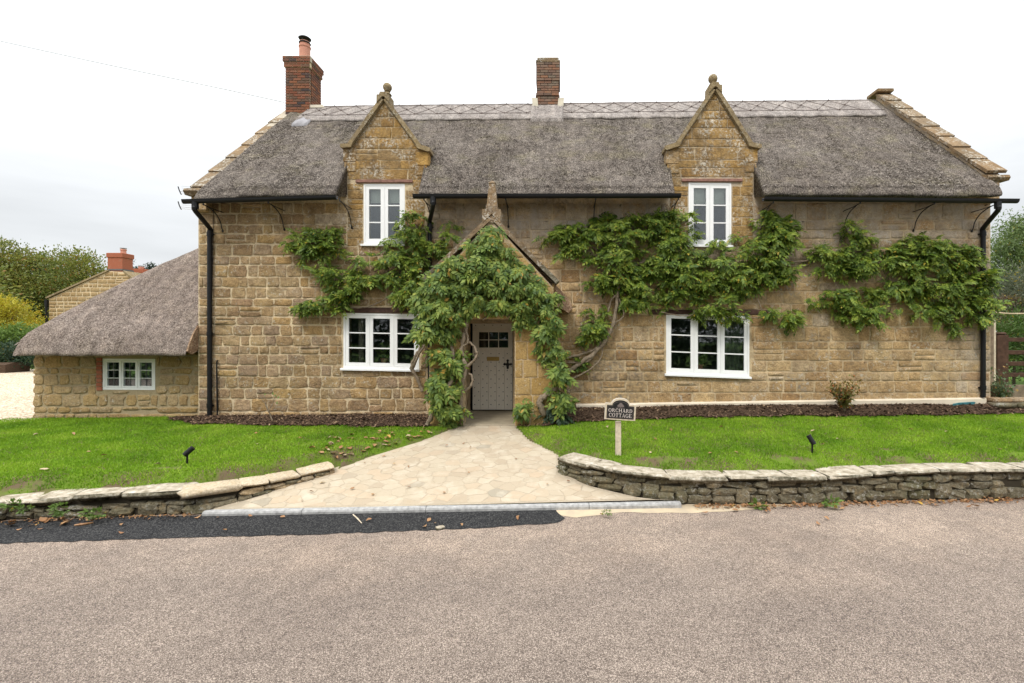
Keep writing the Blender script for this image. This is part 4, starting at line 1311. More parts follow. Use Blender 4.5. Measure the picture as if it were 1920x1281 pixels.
# stone base and lime fillet
MB().box(cx0 - .05, cy0 - .06, 8.3, cx1 + .06, cy1, 8.66, ch=.02).build("chimney_base", M['stone_verge'], cot)
def fillet(name, x0, x1, y, mat, top, wdt):
    b = MB()
    prof = []
    b.prism([(x0 - wdt, zr(x0, y) + .02), (x1 + wdt, zr(x1, y) + .02), (x1 + wdt * .2, zr(x1, y) + top), (x0 - wdt * .2, zr(x0, y) + top)], 'y', y - .10, y + .06)
    return b.build(name, mat, cot)
fillet("lime_fillet", cx1 + .02, cx1 + .35, 13.98, M['flashing'], .10, .05)
# middle chimney
mx0, mx1, my0, my1 = (1006 - CX) * 13.9 / F, (1049 - CX) * 13.9 / F, 13.9, 14.55
mt = H - (107 - CY) * 13.9 / F
c2 = MB().box(mx0 + .03, my0 + .03, 8.4, mx1 - .03, my1 - .03, mt - .04).build("chimney", M['mortar_grey'], cot)
s1 = H - (180 - CY) * 13.9 / F; s2 = H - (152 - CY) * 13.9 / F
bricks_round(c2, mx0 + .02, mx1 - .03, my0 + .01, my1 - .01, 8.62, s1 - .0, BRO, rb)
bricks_round(c2, mx0 - .02, mx1 - .005, my0 - .025, my1 + .02, s1, s1 + .075, BRO, rb)
bricks_round(c2, mx0 + .01, mx1 - .02, my0, my1, s1 + .075, s2, BRO, rb)
bricks_round(c2, mx0 - .005, mx1 + .01, my0 - .02, my1 + .02, s2, mt - .16, BRO, rb)
MB().box(mx0 - .02, my0 - .035, mt - .16, mx1 + .02, my1 + .03, mt - .10, ch=.01).build("chimney_cap", M['stone_verge'], c2)
MB().box(mx0 + .02, my0, mt - .10, mx1 - .02, my1, mt, ch=.02).build("chimney_cap", M['stone_verge'], c2)
zb_ = H - (212 - CY) * 13.85 / F
bb = MB(); w_ = .11
bb.prism([(mx0 - w_ - .02, zb_ + .42), (mx0 + .03, zb_ + .40), (mx0 + .05, zb_ + .20), (mx0 + .14, zb_ + .06), (mx1 - .14, zb_ + .06), (mx1 - .05, zb_ + .20), (mx1 - .03, zb_ + .40), (mx1 + w_ + .02, zb_ + .42), (mx1 + w_, zb_ + .16), (mx1 - .03, zb_ - .08), (mx0 + .03, zb_ - .08), (mx0 - w_, zb_ + .16)], 'y', 13.80, 13.93)
bb.build("lime_fillet", M['flashing'], cot)
# pale thatch apron below the middle chimney
V = []; xsa = np.linspace(mx0 - .14, mx1 + .10, 12); ysa = np.linspace(13.10, 13.86, 9)
for x in xsa:
    V.append((x, 13.11, zr(x, 13.11) - .02))
    for y in ysa: V.append((x, y + .01 * math.sin(x * 30), zr(x, y) + .10 + .02 * (y > 13.3)))
nc = len(ysa) + 1
i, j = np.meshgrid(np.arange(len(xsa) - 1), np.arange(nc - 1), indexing='ij'); a = i * nc + j
obw("thatch_apron", V, [tuple(q) for q in np.stack([a, a + nc, a + nc + 1, a + 1], -1).reshape(-1, 4)] + [tuple(range(nc)), tuple(reversed(range((len(xsa) - 1) * nc, len(xsa) * nc)))], M['thatch_ridge'], cot, smooth=True)
xsa = np.linspace(-7.15, -6.75, 6)
V = []
for x in xsa:
    V.append((x, 13.0, zr(x, 13.0) - .02))
    for y in np.linspace(13.0, 13.8, 9): V.append((x, y + .015 * math.sin(x * 20), zr(x, y) + .07))
i, j = np.meshgrid(np.arange(len(xsa) - 1), np.arange(nc - 1), indexing='ij'); a = i * nc + j
obw("thatch_apron", V, [tuple(q) for q in np.stack([a, a + nc, a + nc + 1, a + 1], -1).reshape(-1, 4)] + [tuple(range(nc)), tuple(reversed(range((len(xsa) - 1) * nc, len(xsa) * nc)))], M['flash_grey'], cot, smooth=True)

# gutters, brackets, downpipes ---------------------------------------------
GY = 10.08
def gutter(pa, pb):
    A = P(pa[0], pa[1], GY); B = P(pb[0], pb[1], GY)
    b = MB(); R = .062
    prof = [(-R - .006, .02), (-R, 0)] + [(-R * math.cos(t), -R * math.sin(t)) for t in np.linspace(.3, math.pi - .3, 7)] + [(R, 0), (R + .006, .02), (R - .004, .02), (R - .012, 0)] + [(-(R - .008) * math.cos(t) * -1, -(R - .008) * math.sin(t)) for t in np.linspace(.3, math.pi - .3, 7)] + [(-R + .012, 0), (-R + .004, .02)]
    for Q in (A, B):
        for y, z in prof: b.v.append((Q.x, GY + y, Q.z + z))
    n = len(prof)
    b.f = [(i, (i + 1) % n, n + (i + 1) % n, n + i) for i in range(n)] + [tuple(reversed(range(n))), tuple(range(n, 2 * n))]
    g = b.build("gutter", M['black'], cot)
    return lambda px: (A.z + (B.z - A.z) * (px - pa[0]) / (pb[0] - pa[0]))
g1 = gutter((344, 377), (632, 369)); g2 = gutter((775, 367), (1276, 366)); g3 = gutter((1431, 372), (1907, 376))
for lst, gz in (([381, 503, 637], g1), ([795, 948, 1117, 1272], g2), ([1450, 1613, 1752, 1868], g3)):
    for px in lst:
        z = gz(px); X = (px - CX) * GY / F
        b = MB()
        pts = [Vector((X, 10.69, z - .50)), Vector((X, 10.64, z - .46)), Vector((X, 10.60, z - .34)), Vector((X, 10.46, z - .19)), Vector((X, 10.22, z - .10)), Vector((X, GY, z - .085))]
        b.tube(smooth_path(pts, 4), .011, 6)
        b.tube([(X, 10.69, z - .10), (X, 10.3, z - .10), (X, GY, z - .08)], .009, 5)
        b.tube([(X, GY, z - .10), (X, GY, z - .03)], .014, 6)
        b.tube([(X, 10.69, z - .53), (X, 10.66, z - .50)], .022, 6)
        b.build("gutter_bracket", M['iron'], cot)
def downpipe(pxg, gz, pxw, ytop_px, ybot_px, straight=False, r=.047):
    z = gz(pxg); X = (pxg - CX) * GY / F; yw = YF - .075
    Xw = (pxw - CX) * yw / F
    zt = H - (ytop_px - CY) * yw / F; zb = H - (ybot_px - CY) * yw / F
    b = MB()
    b.tube([(X, GY, z - .03), (X, GY, z - .17)], r * 1.35, 10)
    b.tube(smooth_path([Vector((X, GY, z - .13)), Vector((X, GY, z - .21)), Vector((Xw, yw, zt)), Vector((Xw, yw, zt - .1))], 5), r, 10)
    Xb = Xw
    b.tube([(Xw, yw, zt - .05), (Xb, yw, zb)], r, 10)
    for t in (.02, .55, .93):
        zz_ = zt - .05 + (zb - zt) * t
        b.tube([(Xw, yw, zz_ + .045), (Xw, yw, zz_ - .045)], r * 1.22, 10)
        b.box(Xw - .07, yw + .01, zz_ - .012, Xw + .07, YF - .02, zz_ + .012)
    return b.build("downpipe", M['black'], cot, smooth=False)
downpipe(366, g1, 393, 428, 781)
downpipe(812, g2, 806, 415, 752)
downpipe(1871, g3, 1843.5, 428, 745)
# short cut-off pipe and thin cable by the left corner
xw = fx(409)
MB().tube(smooth_path([Vector((fx(411.5), YF - .05, fz(676))), Vector((fx(409.5), YF - .05, fz(682))), Vector((fx(410), YF - .05, fz(730))), Vector((fx(410.5), YF - .05, .55))], 4), .016, 6).build("vent_pipe", M['black'], cot)
MB().tube(smooth_path([Vector((fx(402), YF - .03, fz(392))), Vector((fx(402), YF - .05, fz(470))), Vector((fx(400), YF - .05, fz(590))), Vector((fx(402), YF - .05, fz(607))), Vector((fx(428), YF - .05, fz(605)))], 5), .006, 5).build("cable", M['black'], cot)

# porch --------------------------------------------------------------------
PY = 9.7; PX0, PX1 = -2.567, -.085; pc = (PX0 + PX1) / 2
OPN = (-1.89, .3, -.855, 2.72)
Zp = 3.35
pw = wall_grid("porch_wall", [PX0, OPN[0], OPN[2], PX1], [.3, OPN[3], Zp], lambda x, z: not (OPN[0] < x < OPN[2] and z < OPN[3]), PY, PY + .32, M['mortar'], cot)
PA = (pc, 4.70)
MB().prism([(PX0, Zp), (PX1, Zp), PA], 'y', PY, PY + .319).build("porch_gable", M['mortar'], cot)
for xa, xb in ((PX0, PX0 + .34), (PX1 - .34, PX1)):
    MB().box(xa, PY + .32, .3, xb, YF - .002, Zp - .01).build("porch_side_wall", M['mortar'], cot)
rp = random.Random(14)
rects = lay(rp, PX0 + .005, PX1 - .005, .56, Zp, .33, .48, .022, [(OPN[0], 0, OPN[2], OPN[3])], vary=.15)
put_stones(rects, PY, pw, M['stone_porch'], BLOCK, rp, .02, "porch_stone")
# triangle stones
z = Zp
while z < PA[1] - .15:
    h = .3; x = PX0 - rp.uniform(0, .3)
    while x < PX1:
        wd = rp.uniform(.35, .6)
        p = [(x + .01, z + .01), (x + wd - .01, z + .01), (x + wd - .01, z + h - .01), (x + .01, z + h - .01)]
        for (p0, p1) in (((PX0, Zp), PA), (PA, (PX1, Zp))):
            nx, nz_ = -(p1[1] - p0[1]), p1[0] - p0[0]; ln = math.hypot(nx, nz_); nx /= ln; nz_ /= ln
            p = clip_half(p, nx, nz_, nx * p0[0] + nz_ * p0[1] - .03)
            if len(p) < 3: break
        if len(p) >= 3 and area2(p) > .01: poly_stone("porch_stone", p, PY, .02, M['stone_porch'], pw, rp)
        x += wd
    z += h
# side stones seen from a step to the right
zz_ = .56
while zz_ < Zp - .2:
    for y0_, y1_ in ((PY + .02, PY + .5), (PY + .5, YF - .02)):
        o = link_mesh("porch_stone", variant(rp.choice(BLOCK), M['stone_porch']), None, pw, (PX1, (y0_ + y1_) / 2, zz_ + .16), rot=(0, 0, math.pi / 2), scale=(y1_ - y0_ - .02, .02, .30))
    zz_ += .32
# coping on the gable, saddle and obelisk
apx = ((922 - CX) * PY / F, H - (404 - CY) * PY / F)
for s, e in ((-1, ((796 - CX) * PY / F, H - (520 - CY) * PY / F)), (1, ((1043 - CX) * PY / F, H - (524 - CY) * PY / F))):
    d = Vector((apx[0] - e[0], apx[1] - e[1]))
    for k in range(4):
        u = d.normalized()
        p0 = Vector(e) + d * (k / 4) + u * .004; p1 = Vector(e) + d * ((k + 1) / 4) - u * .004
        bb = MB(); slope_slab(bb, p0.x, p0.y - .09, p1.x, p1.y - .09, .085, PY - .05, PY + .36); bb.build("coping_stone", M['stone_verge'] if k else M['stone_cope'], pw)
ax, az = apx
bb = MB()
bb.prism([(ax - .175, az - .16), (ax, az + .02), (ax + .175, az - .16), (ax + .19, az + .10), (ax + .10, az + .12), (ax + .09, az + .04), (ax - .09, az + .04), (ax - .10, az + .12), (ax - .19, az + .10)], 'y', PY - .06, PY + .34)
bb.prism([(ax - .15, az - .15), (ax + .15, az - .15), (ax, az + .01)], 'y', PY - .035, PY + .33)
bb.box(ax - .115, PY - .02, az + .03, ax + .115, PY + .22, az + .20, ch=.012)
bb.build("saddle_stone", M['stone_verge'], pw)
zo0, zo1 = az + .20, H - (336 - CY) * PY / F
bb = MB(); yo = PY + .10
bb.v = []
for z_, r_ in ((zo0, .10), (zo0 + .02, .10), (zo1 - .08, .060), (zo1 - .06, .072), (zo1, .005)):
    bb.v += [(ax - r_, yo - r_, z_), (ax + r_, yo - r_, z_), (ax + r_, yo + r_, z_), (ax - r_, yo + r_, z_)]
for r in range(4):
    for k in range(4):
        a_, c_ = r * 4 + k, r * 4 + (k + 1) % 4
        bb.f.append((a_, c_, c_ + 4, a_ + 4))
bb.f += [(3, 2, 1, 0), (16, 17, 18, 19)]
bb.build("obelisk_finial", M['stone_verge'], pw)
# porch thatch
V = []
ex = 1.62
ysp = np.linspace(PY + .34, YF - .005, 10)
prof = []
for s in (-1, 1):
    pass
cross = [(-ex + .28, 2.98), (-ex + .06, 2.86), (-ex - .02, 2.93), (-ex + .0, 3.05), (-ex + .12, 3.22)]
for k in range(1, 10):
    t = k / 10; cross.append((-ex + .12 + (ex - .12) * t, 3.22 + (4.74 - 3.22) * t))
cross.append((0, 4.76))
full = cross + [(-a_, b_) for a_, b_ in reversed(cross[:-1])]
for y in ysp:
    for xx, zz2 in full: V.append((pc + xx, y, zz2 + .012 * mnoise.noise(Vector((xx * 6, y * 6, zz2 * 6)))))
nc = len(full)
i, j = np.meshgrid(np.arange(len(ysp) - 1), np.arange(nc - 1), indexing='ij'); a = i * nc + j
Fc = [tuple(q) for q in np.stack([a, a + 1, a + nc + 1, a + nc], -1).reshape(-1, 4)] + [tuple(range(nc))]
obw("porch_roof", V, Fc, M['straw_cut'], cot, smooth=False)
# floor slab, shade panel and door
bb = MB(); bb.prism([(PY - .02, .30), (PY - .02, .575), (PY, .585), (11.28, .64), (11.28, .30)], 'x', OPN[0] - .3, OPN[2] + .3); bb.build("porch_floor", M['slate_flag'], cot)
DY = 11.2
dx0, dx1 = (886 - CX) * DY / F, (961 - CX) * DY / F
dz0, dz1 = .665, H - (606 - CY) * DY / F
MB().box(dx0 - .30, DY + .08, .5, dx1 + .25, DY + .14, 2.9).build("recess_shade_panel", M['black'], cot)  # black panel behind the door, its colour stands for the recess's shade
dr = empty("door", ((dx0 + dx1) / 2, DY, dz0), parent=cot)
nb = 5; bwid = (dx1 - dx0) / nb
gl = (dx0 + .10, dz1 - .50, dx1 - .17, dz1 - .16)
gx0, gx1 = (898 - CX) * DY / F, (953 - CX) * DY / F; gz1 = H - (623 - CY) * DY / F; gz0 = H - (652 - CY) * DY / F
for k in range(nb):
    a_ = dx0 + k * bwid + .002; c_ = a_ + bwid - .004
    MB().box(a_, DY, dz0, c_, DY + .045, gz0 - .05, ch=.003).build("door_board", M['cream'], dr)
MB().box(dx0 + .001, DY, gz1 + .05, dx1 - .001, DY + .045, dz1, ch=.004).build("door_rail", M['cream'], dr)
for a_, c_ in ((dx0 + .001, gx0 - .05), (gx1 + .05, dx1 - .001)):
    MB().box(a_, DY, gz0 - .047, c_, DY + .045, gz1 + .047).build("door_stile", M['cream'], dr)
bb = MB(); f_ = .05
bb.box(gx0 - f_, DY - .012, gz0 - f_, gx0, DY + .04, gz1 + f_); bb.box(gx1, DY - .012, gz0 - f_, gx1 + f_, DY + .04, gz1 + f_)
bb.box(gx0, DY - .012, gz1, gx1, DY + .04, gz1 + f_); bb.box(gx0, DY - .012, gz0 - f_, gx1, DY + .04, gz0)
for k in (1, 2): xx = gx0 + (gx1 - gx0) * k / 3; bb.box(xx - .008, DY - .008, gz0, xx + .008, DY + .03, gz1)
zm = (gz0 + gz1) / 2
for k in range(3):
    a_ = gx0 + (gx1 - gx0) * k / 3 + .009; c_ = gx0 + (gx1 - gx0) * (k + 1) / 3 - .009
    bb.box(a_, DY - .006, zm - .008, c_, DY + .03, zm + .008)
bb.build("door_light", M['cream'], dr)
for k in range(3):
    a_ = gx0 + (gx1 - gx0) * k / 3; c_ = gx0 + (gx1 - gx0) * (k + 1) / 3
    for z0_, z1_ in ((gz0, zm), (zm, gz1)):
        MB().box(a_ + .004, DY + .012, z0_ + .004, c_ - .004, DY + .018, z1_ - .004).build("pane", M['glass'], dr)
STUD = MB().lathe((0, 0, 0), [(.011, 0), (.010, .006), (.005, .012)], 6)
stm = mesh_np("stud", [(v[0], -v[2], v[1]) for v in STUD.v], STUD.f); stm.materials.append(M['iron']); fix_normals(stm)
r_ = 0; z = gz0 - .14
while z > dz0 + .05:
    for k in range(5):
        xx = dx0 + .05 + (k + (.5 if r_ % 2 else 0)) * (dx1 - dx0 - .08) / 4.5
        if xx < dx1 - .02: link_mesh("stud", stm, None, dr, (xx, DY, z))
    z -= .098; r_ += 1
for k in range(4): link_mesh("stud", stm, None, dr, (dx0 + .07 + k * .2, DY, dz1 - .05))
lx0, lx1 = (913 - CX) * DY / F, (936 - CX) * DY / F; lz = H - (673 - CY) * DY / F
bb = MB().box(lx0, DY - .012, lz - .045, lx1, DY + .002, lz + .045, ch=.004); bb.box(lx0 + .04, DY - .018, lz - .018, lx1 - .04, DY - .01, lz + .018); bb.build("letter_plate", M['brass'], dr)
hx, hz = (952 - CX) * DY / F, H - (683 - CY) * DY / F
bb = MB()
bb.box(hx - .02, DY - .012, hz - .085, hx + .02, DY + .001, hz + .085); bb.box(hx - .075, DY - .0105, hz - .02, hx + .075, DY + .0005, hz + .02)
for dx_, dz_ in ((0, .085), (0, -.085), (.075, 0), (-.075, 0)):
    bb.prism([(hx + dx_ - .035, hz + dz_), (hx + dx_, hz + dz_ - .035), (hx + dx_ + .035, hz + dz_), (hx + dx_, hz + dz_ + .035)], 'y', DY - .0135, DY - .0005)
bb.tube([(hx + .035 * math.cos(t), DY - .03, hz - .02 + .04 * math.sin(t)) for t in np.linspace(0, 2 * math.pi, 13)], .008, 6)
bb.build("handle", M['iron'], dr)

# low wing -----------------------------------------------------------------
WY = 10.95
wx0 = (65 - CX) * WY / F
WW = ((193 - CX) * WY / F, H - (731 - CY) * WY / F, (291 - CX) * WY / F, H - (673 - CY) * WY / F)
ww = wall_grid("wing_wall", [wx0, WW[0], WW[2], XL - .002], [.3, WW[1], WW[3], 2.12], lambda x, z: not (WW[0] < x < WW[2] and WW[1] < z < WW[3]), WY, WY + .4, M['mortar_wing'], cot)
MB().box(wx0, WY + .40, .3, wx0 + .4, 15.5, 2.12).build("wing_end_wall", M['mortar_wing'], cot)
bj0 = (182 - CX) * WY / F
rw = random.Random(31)
rects = lay(rw, wx0 - .03, XL - .03, .50, 2.05, .20, .33, .045, [pad(WW, .02), (bj0 - .01, WW[1] - .05, WW[0], WW[3] + .1)], vary=.4)
put_stones(rects, WY, ww, M['stone_wing'], BOULDER, rw, .024, "wing_stone")
nb = 8
for k in range(nb):
    z0_ = WW[1] - .02 + k * (WW[3] + .05 - WW[1]) / nb; hh = (WW[3] + .05 - WW[1]) / nb
    link_mesh("brick", BRN, None, ww, ((bj0 + WW[0]) / 2 - .004 * (k % 2), WY + .04, z0_ + hh / 2), scale=(WW[0] - bj0 - .015, .13, hh - .014))
window(WW, 3, 3, math.radians(.4), y=WY, sill=False, barw=.012, stile=.035, fr=.045, leaded=True)
MB().box(wx0 + .4, 12.6, .45, XL, 12.7, 2.3).build("partition", M['interior'], cot)
MB().box(wx0 + .05, 11.4, 2.0, XL, 15.4, 2.1).build("ceiling", M['interior'], cot)
ex0, ey0 = (2 - CX) * 10.35 / F, 10.35
def wing_h(t):
    return 1.955 + .26 * np.sqrt(np.clip(t / .22, 0, 1)) + 1.20 * t - .062 * t * t
xe = XL - .02
xs_ = np.concatenate([ex0 + np.array([0, .01, .03, .06, .1]), np.linspace(ex0 + .16, xe, 62)])
ys_ = np.concatenate([ey0 + np.array([0, .01, .03, .06, .1]), np.linspace(ey0 + .16, 15.6, 80)])
X, Y = np.meshgrid(xs_, ys_, indexing='ij')
tf, tl_ = Y - ey0, X - ex0
R = .40
k_ = .30
h_ = np.clip(.5 + .5 * (tl_ - tf) / k_, 0, 1)
t_ = tl_ * (1 - h_) + tf * h_ - k_ * h_ * (1 - h_)
cor = (tf < R) & (tl_ < R)
rad = np.sqrt((R - tf) ** 2 + (R - tl_) ** 2)
t_ = np.where(cor, np.minimum(R - rad, t_), t_)
sc_ = np.where(cor & (rad > R), R / np.maximum(rad, 1e-6), 1.0)
X2 = ex0 + R - (R - tl_) * sc_; Y2 = ey0 + R - (R - tf) * sc_
X = np.where(cor, X2, X); Y = np.where(cor, Y2, Y)
t_ = np.maximum(t_, 0)
Z = wing_h(t_)
# skirt turning under the eave
nX, nY = X.shape
def ext(Aa, first_x, first_y, v):
    return Aa
Vv = np.full((nX + 1, nY + 1, 3), 0.0)
Vv[1:, 1:, 0] = X; Vv[1:, 1:, 1] = Y; Vv[1:, 1:, 2] = Z
Vv[1:, 0, 0] = np.maximum(X[:, 0], ex0 + .45); Vv[1:, 0, 1] = Y[:, 0] + .55; Vv[1:, 0, 2] = 1.96
Vv[0, 1:, 0] = X[0, :] + .55; Vv[0, 1:, 1] = np.maximum(Y[0, :], ey0 + .45); Vv[0, 1:, 2] = 1.96
Vv[0, 0] = (ex0 + .55, ey0 + .55, 1.96)
Vf = Vv.reshape(-1, 3)
for k in range(len(Vf)):
    p = Vf[k]; Vf[k, 2] += .02 * mnoise.noise(Vector((p[0] * 1.5, p[1] * 1.5, 2))) + .012 * mnoise.noise(Vector((p[0] * 6, p[1] * 6, 4)))
nc = nY + 1
i, j = np.meshgrid(np.arange(nX), np.arange(nY), indexing='ij'); a = i * nc + j
Fw = np.stack([a, a + nc, a + nc + 1, a + 1], -1).reshape(-1, 4)
wr = obw("wing_roof", Vf, Fw, M['thatch_wing'], cot, smooth=True)
# cut end of the wing thatch against the corner of the main wall
ye = np.linspace(ey0 + .02, 10.69, 8)
poly = [(float(y), float(wing_h(np.array(y - ey0))) - .01) for y in ye] + [(10.69, 2.06), (10.5, 1.97)]
MB().prism(poly, 'x', xe - .01, xe + .03).build("thatch_end", M['straw_cut'], cot)
def wing_pts(r, n):
    x = r.uniform(ex0 + .05, xe, n); y = r.uniform(ey0 + .05, 13.2, n)
    tl2, tf2 = x - ex0, y - ey0
    t2 = np.minimum(tl2, tf2); ok = ((R - np.minimum(tf2, R)) ** 2 + (R - np.minimum(tl2, R)) ** 2 < (R - .05) ** 2)
    hh = np.clip(.5 + .5 * (tl2 - tf2) / k_, 0, 1)
    t3 = tl2 * (1 - hh) + tf2 * hh - k_ * hh * (1 - hh)
    z = wing_h(np.maximum(t3, 0)) - .012
    x, y, z, tl2, tf2 = x[ok], y[ok], z[ok], tl2[ok], tf2[ok]
    fr2 = (tf2 < tl2)
    d = np.stack([np.where(fr2, r.normal(0, .25, len(x)), -1), np.where(fr2, -1, r.normal(0, .25, len(x))), -1.15 + r.uniform(.3, 1.0, len(x))], -1)
    d /= np.linalg.norm(d, axis=1)[:, None]
    return np.stack([x, y, z], -1), d
straw("straw", 22000, wing_pts, M['straw_brown'], cot, .045, .0055, 9)

# ------------------------------------------------------------------ blinds, curtains and pots inside the windows
def blind(q, zb, label):
    b = MB().box(q[0] + .10, YF + .13, zb, q[2] - .10, YF + .14, q[3] + .02)
    tag(b.build("roller_blind", M['blind']), label, "blind", "blinds behind the dormer windows")
blind(D1, fz(378), "cream roller blind half down behind the window under the left dormer gable")
blind(D2, fz(380), "cream roller blind half down behind the window under the right dormer gable")
def curtain(x0, x1, z0, z1, y, mat, label, lean=0.0, n=26, amp=.028):
    V = []
    for t in np.linspace(0, 1, n):
        for s in np.linspace(0, 1, 6):
            pinch = 1 - lean * (1 - abs(2 * s - 1.0)) * .5
            V.append((x0 + (x1 - x0) * t * pinch, y + amp * math.sin(t * n * 1.15), z1 + (z0 - z1) * s))
    V2 = [(x, y_ + .012, z) for x, y_, z in V]
    nv = len(V)
    F_ = [(i * 6 + j, i * 6 + j + 1, (i + 1) * 6 + j + 1, (i + 1) * 6 + j) for i in range(n - 1) for j in range(5)]
    F_ += [tuple(nv + k for k in reversed(f)) for f in F_]
    o = obw("curtain", V + V2, F_, mat, smooth=True)
    tag(o, label, "curtain")
curtain(fx(1357), fx(1397), W2[1] + .05, W2[3], YF + .16, M['curtain_green'], "grey green pleated curtain behind the right light of the right ground floor window")
curtain(fx(666), fx(676), W1[1] + .05, W1[3], YF + .18, M['curtain_taupe'], "narrow drawn back taupe curtain in the left light of the left ground floor window", n=10)
sW = F / WY
curtain((200 - CX) / sW, (217 - CX) / sW, WW[1], WW[3], WY + .12, M['curtain_cream'], "cream curtain in the left light of the low wing window", lean=.5, n=14)
curtain((262 - CX) / sW, (284 - CX) / sW, WW[1], WW[3], WY + .25, M['curtain_taupe'], "taupe curtain in the right light of the low wing window", n=14)

# ------------------------------------------------------------------ scattered foliage
def leaflet_tpl(fold=.25):
    """one leaflet along +x, unit length: 2 quads folded on the midrib"""
    v = np.array([(0, 0, 0), (.38, .29, fold * .24), (1, 0, -.06), (.38, -.29, fold * .24), (.5, 0, -.0)], float)
    f = np.array([(0, 4, 1), (4, 2, 1), (0, 3, 4), (4, 3, 2)])
    return v, f
def compound_tpl(rng, n=5, L_=1.0, ll=.30, droop=.55):
    lv, lf = leaflet_tpl()
    V, F_ = [], []
    nv = 0
    for k in range(n + 1):
        t = .22 + .78 * k / n
        px, pz = L_ * t, -droop * L_ * t * t
        sides = (1, -1) if k < n else (0,)
        for s in sides:
            ang = s * (1.0 - .35 * t) + rng.normal(0, .1)
            l = ll * (1.0 - .25 * abs(t - .55)) * rng.uniform(.85, 1.15)
            c, s_ = math.cos(ang), math.sin(ang)
            v = lv * l
            x = v[:, 0] * c - v[:, 1] * s_; y = v[:, 0] * s_ + v[:, 1] * c
            z = v[:, 2] - droop * 1.1 * v[:, 0] * (.5 + .8 * t)
            V.append(np.stack([x + px, y, z + pz], -1)); F_.append(lf + nv); nv += len(lv)
    return np.concatenate(V), np.concatenate(F_)
def frames(d, up, roll):
    """rotation matrices with x along d"""
    d = d / np.linalg.norm(d, axis=1)[:, None]
    z = up - d * (up * d).sum(1)[:, None]; z /= np.linalg.norm(z, axis=1)[:, None] + 1e-9
    y = np.cross(z, d)
    c, s = np.cos(roll)[:, None], np.sin(roll)[:, None]
    y2 = y * c + z * s; z2 = -y * s + z * c
    return np.stack([d, y2, z2], -1)
def scatter(name, tpls, pos, R_, scale, mat, parent, rng, kind=None):
    which = rng.integers(0, len(tpls), len(pos))
    Vs, Fs, off = [], [], 0
    for k, (tv, tf_) in enumerate(tpls):
        m_ = which == k
        if not m_.any(): continue
        v = np.einsum('nij,vj->nvi', R_[m_], tv) * scale[m_][:, None, None] + pos[m_][:, None, :]
        n_ = m_.sum()
        f = tf_[None] + (np.arange(n_) * len(tv))[:, None, None] + off
        Vs.append(v.reshape(-1, 3)); Fs.append(f.reshape(-1, tf_.shape[1])); off += n_ * len(tv)
    V = np.concatenate(Vs); Fc = np.concatenate(Fs)
    o = obw(name, V, Fc, mat, parent)
    if kind: o['kind'] = kind
    return o
_tr = np.random.default_rng(77)
WIST = [compound_tpl(_tr, int(_tr.integers(3, 6)), _tr.uniform(.8, 1.15), _tr.uniform(.36, .50), _tr.uniform(.2, .65)) for _ in range(12)]
BROAD = [compound_tpl(_tr, int(_tr.integers(2, 4)), _tr.uniform(.65, .95), _tr.uniform(.50, .66), _tr.uniform(.3, .7)) for _ in range(10)]

def vine_mass(parent, blobs, d, tpls, mat, seed, dens=120, size=.22, th=.30, hang=0.0):
    """blobs: ellipses (cx,cy,rx,ry) on the wall at distance d, given in photo px; each is built of sprays of compound leaves"""
    r = np.random.default_rng(seed)
    s = F / d
    pos, dr, upv, sz = [], [], [], []
    for bl in blobs:
        cx, cy, rx, ry = bl[:4]
        cx, cz, rx, rz = (cx - CX) / s, H - (cy - CY) / s, rx / s, ry / s
        ns = int(dens * .138 * math.pi * rx * rz) + 3
        for _ in range(ns):
            a_ = r.uniform(0, 2 * np.pi); q = math.sqrt(r.uniform(0, 1))
            wob = 1 + .25 * math.sin(a_ * 3 + seed + cx) + .15 * math.sin(a_ * 7 + cz * 9)
            x = cx + rx * q * math.cos(a_) * wob; z = cz + rz * q * math.sin(a_) * wob + .06
            y = d - .04 - th * 1.2 * math.sqrt(max(.05, 1 - q * q)) * r.uniform(.1, 1)
            k = int(r.integers(6, 12))
            f = np.linspace(-1.15, 1.15, k) + r.normal(0, .22, k)
            elev = r.normal(-.25 - hang * .5, .38, k)
            D_ = np.stack([np.sin(f) + .25 * (x - cx) / max(rx, .1), -np.cos(f) * .55 - .12, elev], -1)
            pos.append(np.array([x, y, z]) + r.normal(0, .035, (k, 3))); dr.append(D_)
            sz.append(np.full(k, r.uniform(.62, 1.32)))
    pos = np.concatenate(pos); dr = np.concatenate(dr); sz = np.concatenate(sz)
    n = len(pos)
    up = np.tile(np.array([0, -.75 - .35 * hang, .85 - .3 * hang]), (n, 1)) + r.normal(0, .22, (n, 3))
    R_ = frames(dr, up, r.normal(0, .28, n))
    return scatter("foliage", tpls, pos, R_, size * sz * r.uniform(.75, 1.2, n), mat, parent, r)
def stems(parent, name, paths, mat=None, n=7):
    """paths: list of (points, r0, r1); points as world vectors"""
    for pts, r0, r1 in paths:
        sp = smooth_path(pts, 6)
        rr_ = random.Random(len(sp) + int(r0 * 1000))
        m_ = len(sp)
        sp = [p + Vector((rr_.uniform(-1, 1), rr_.uniform(-1, 1), rr_.uniform(-1, 1))) * r0 * .35 for p in sp]
        rad = [(r0 + (r1 - r0) * i / (m_ - 1)) * rr_.uniform(.82, 1.18) for i in range(m_)]
        MB().tube(sp, rad, n).build(name, mat or M['bark'], parent, smooth=True)
W_ = lambda px, py, o=.08: P(px, py, YF - o - (.06 if o > .09 else .02))
Q_ = lambda px, py, o=.08: P(px, py, PY - o)

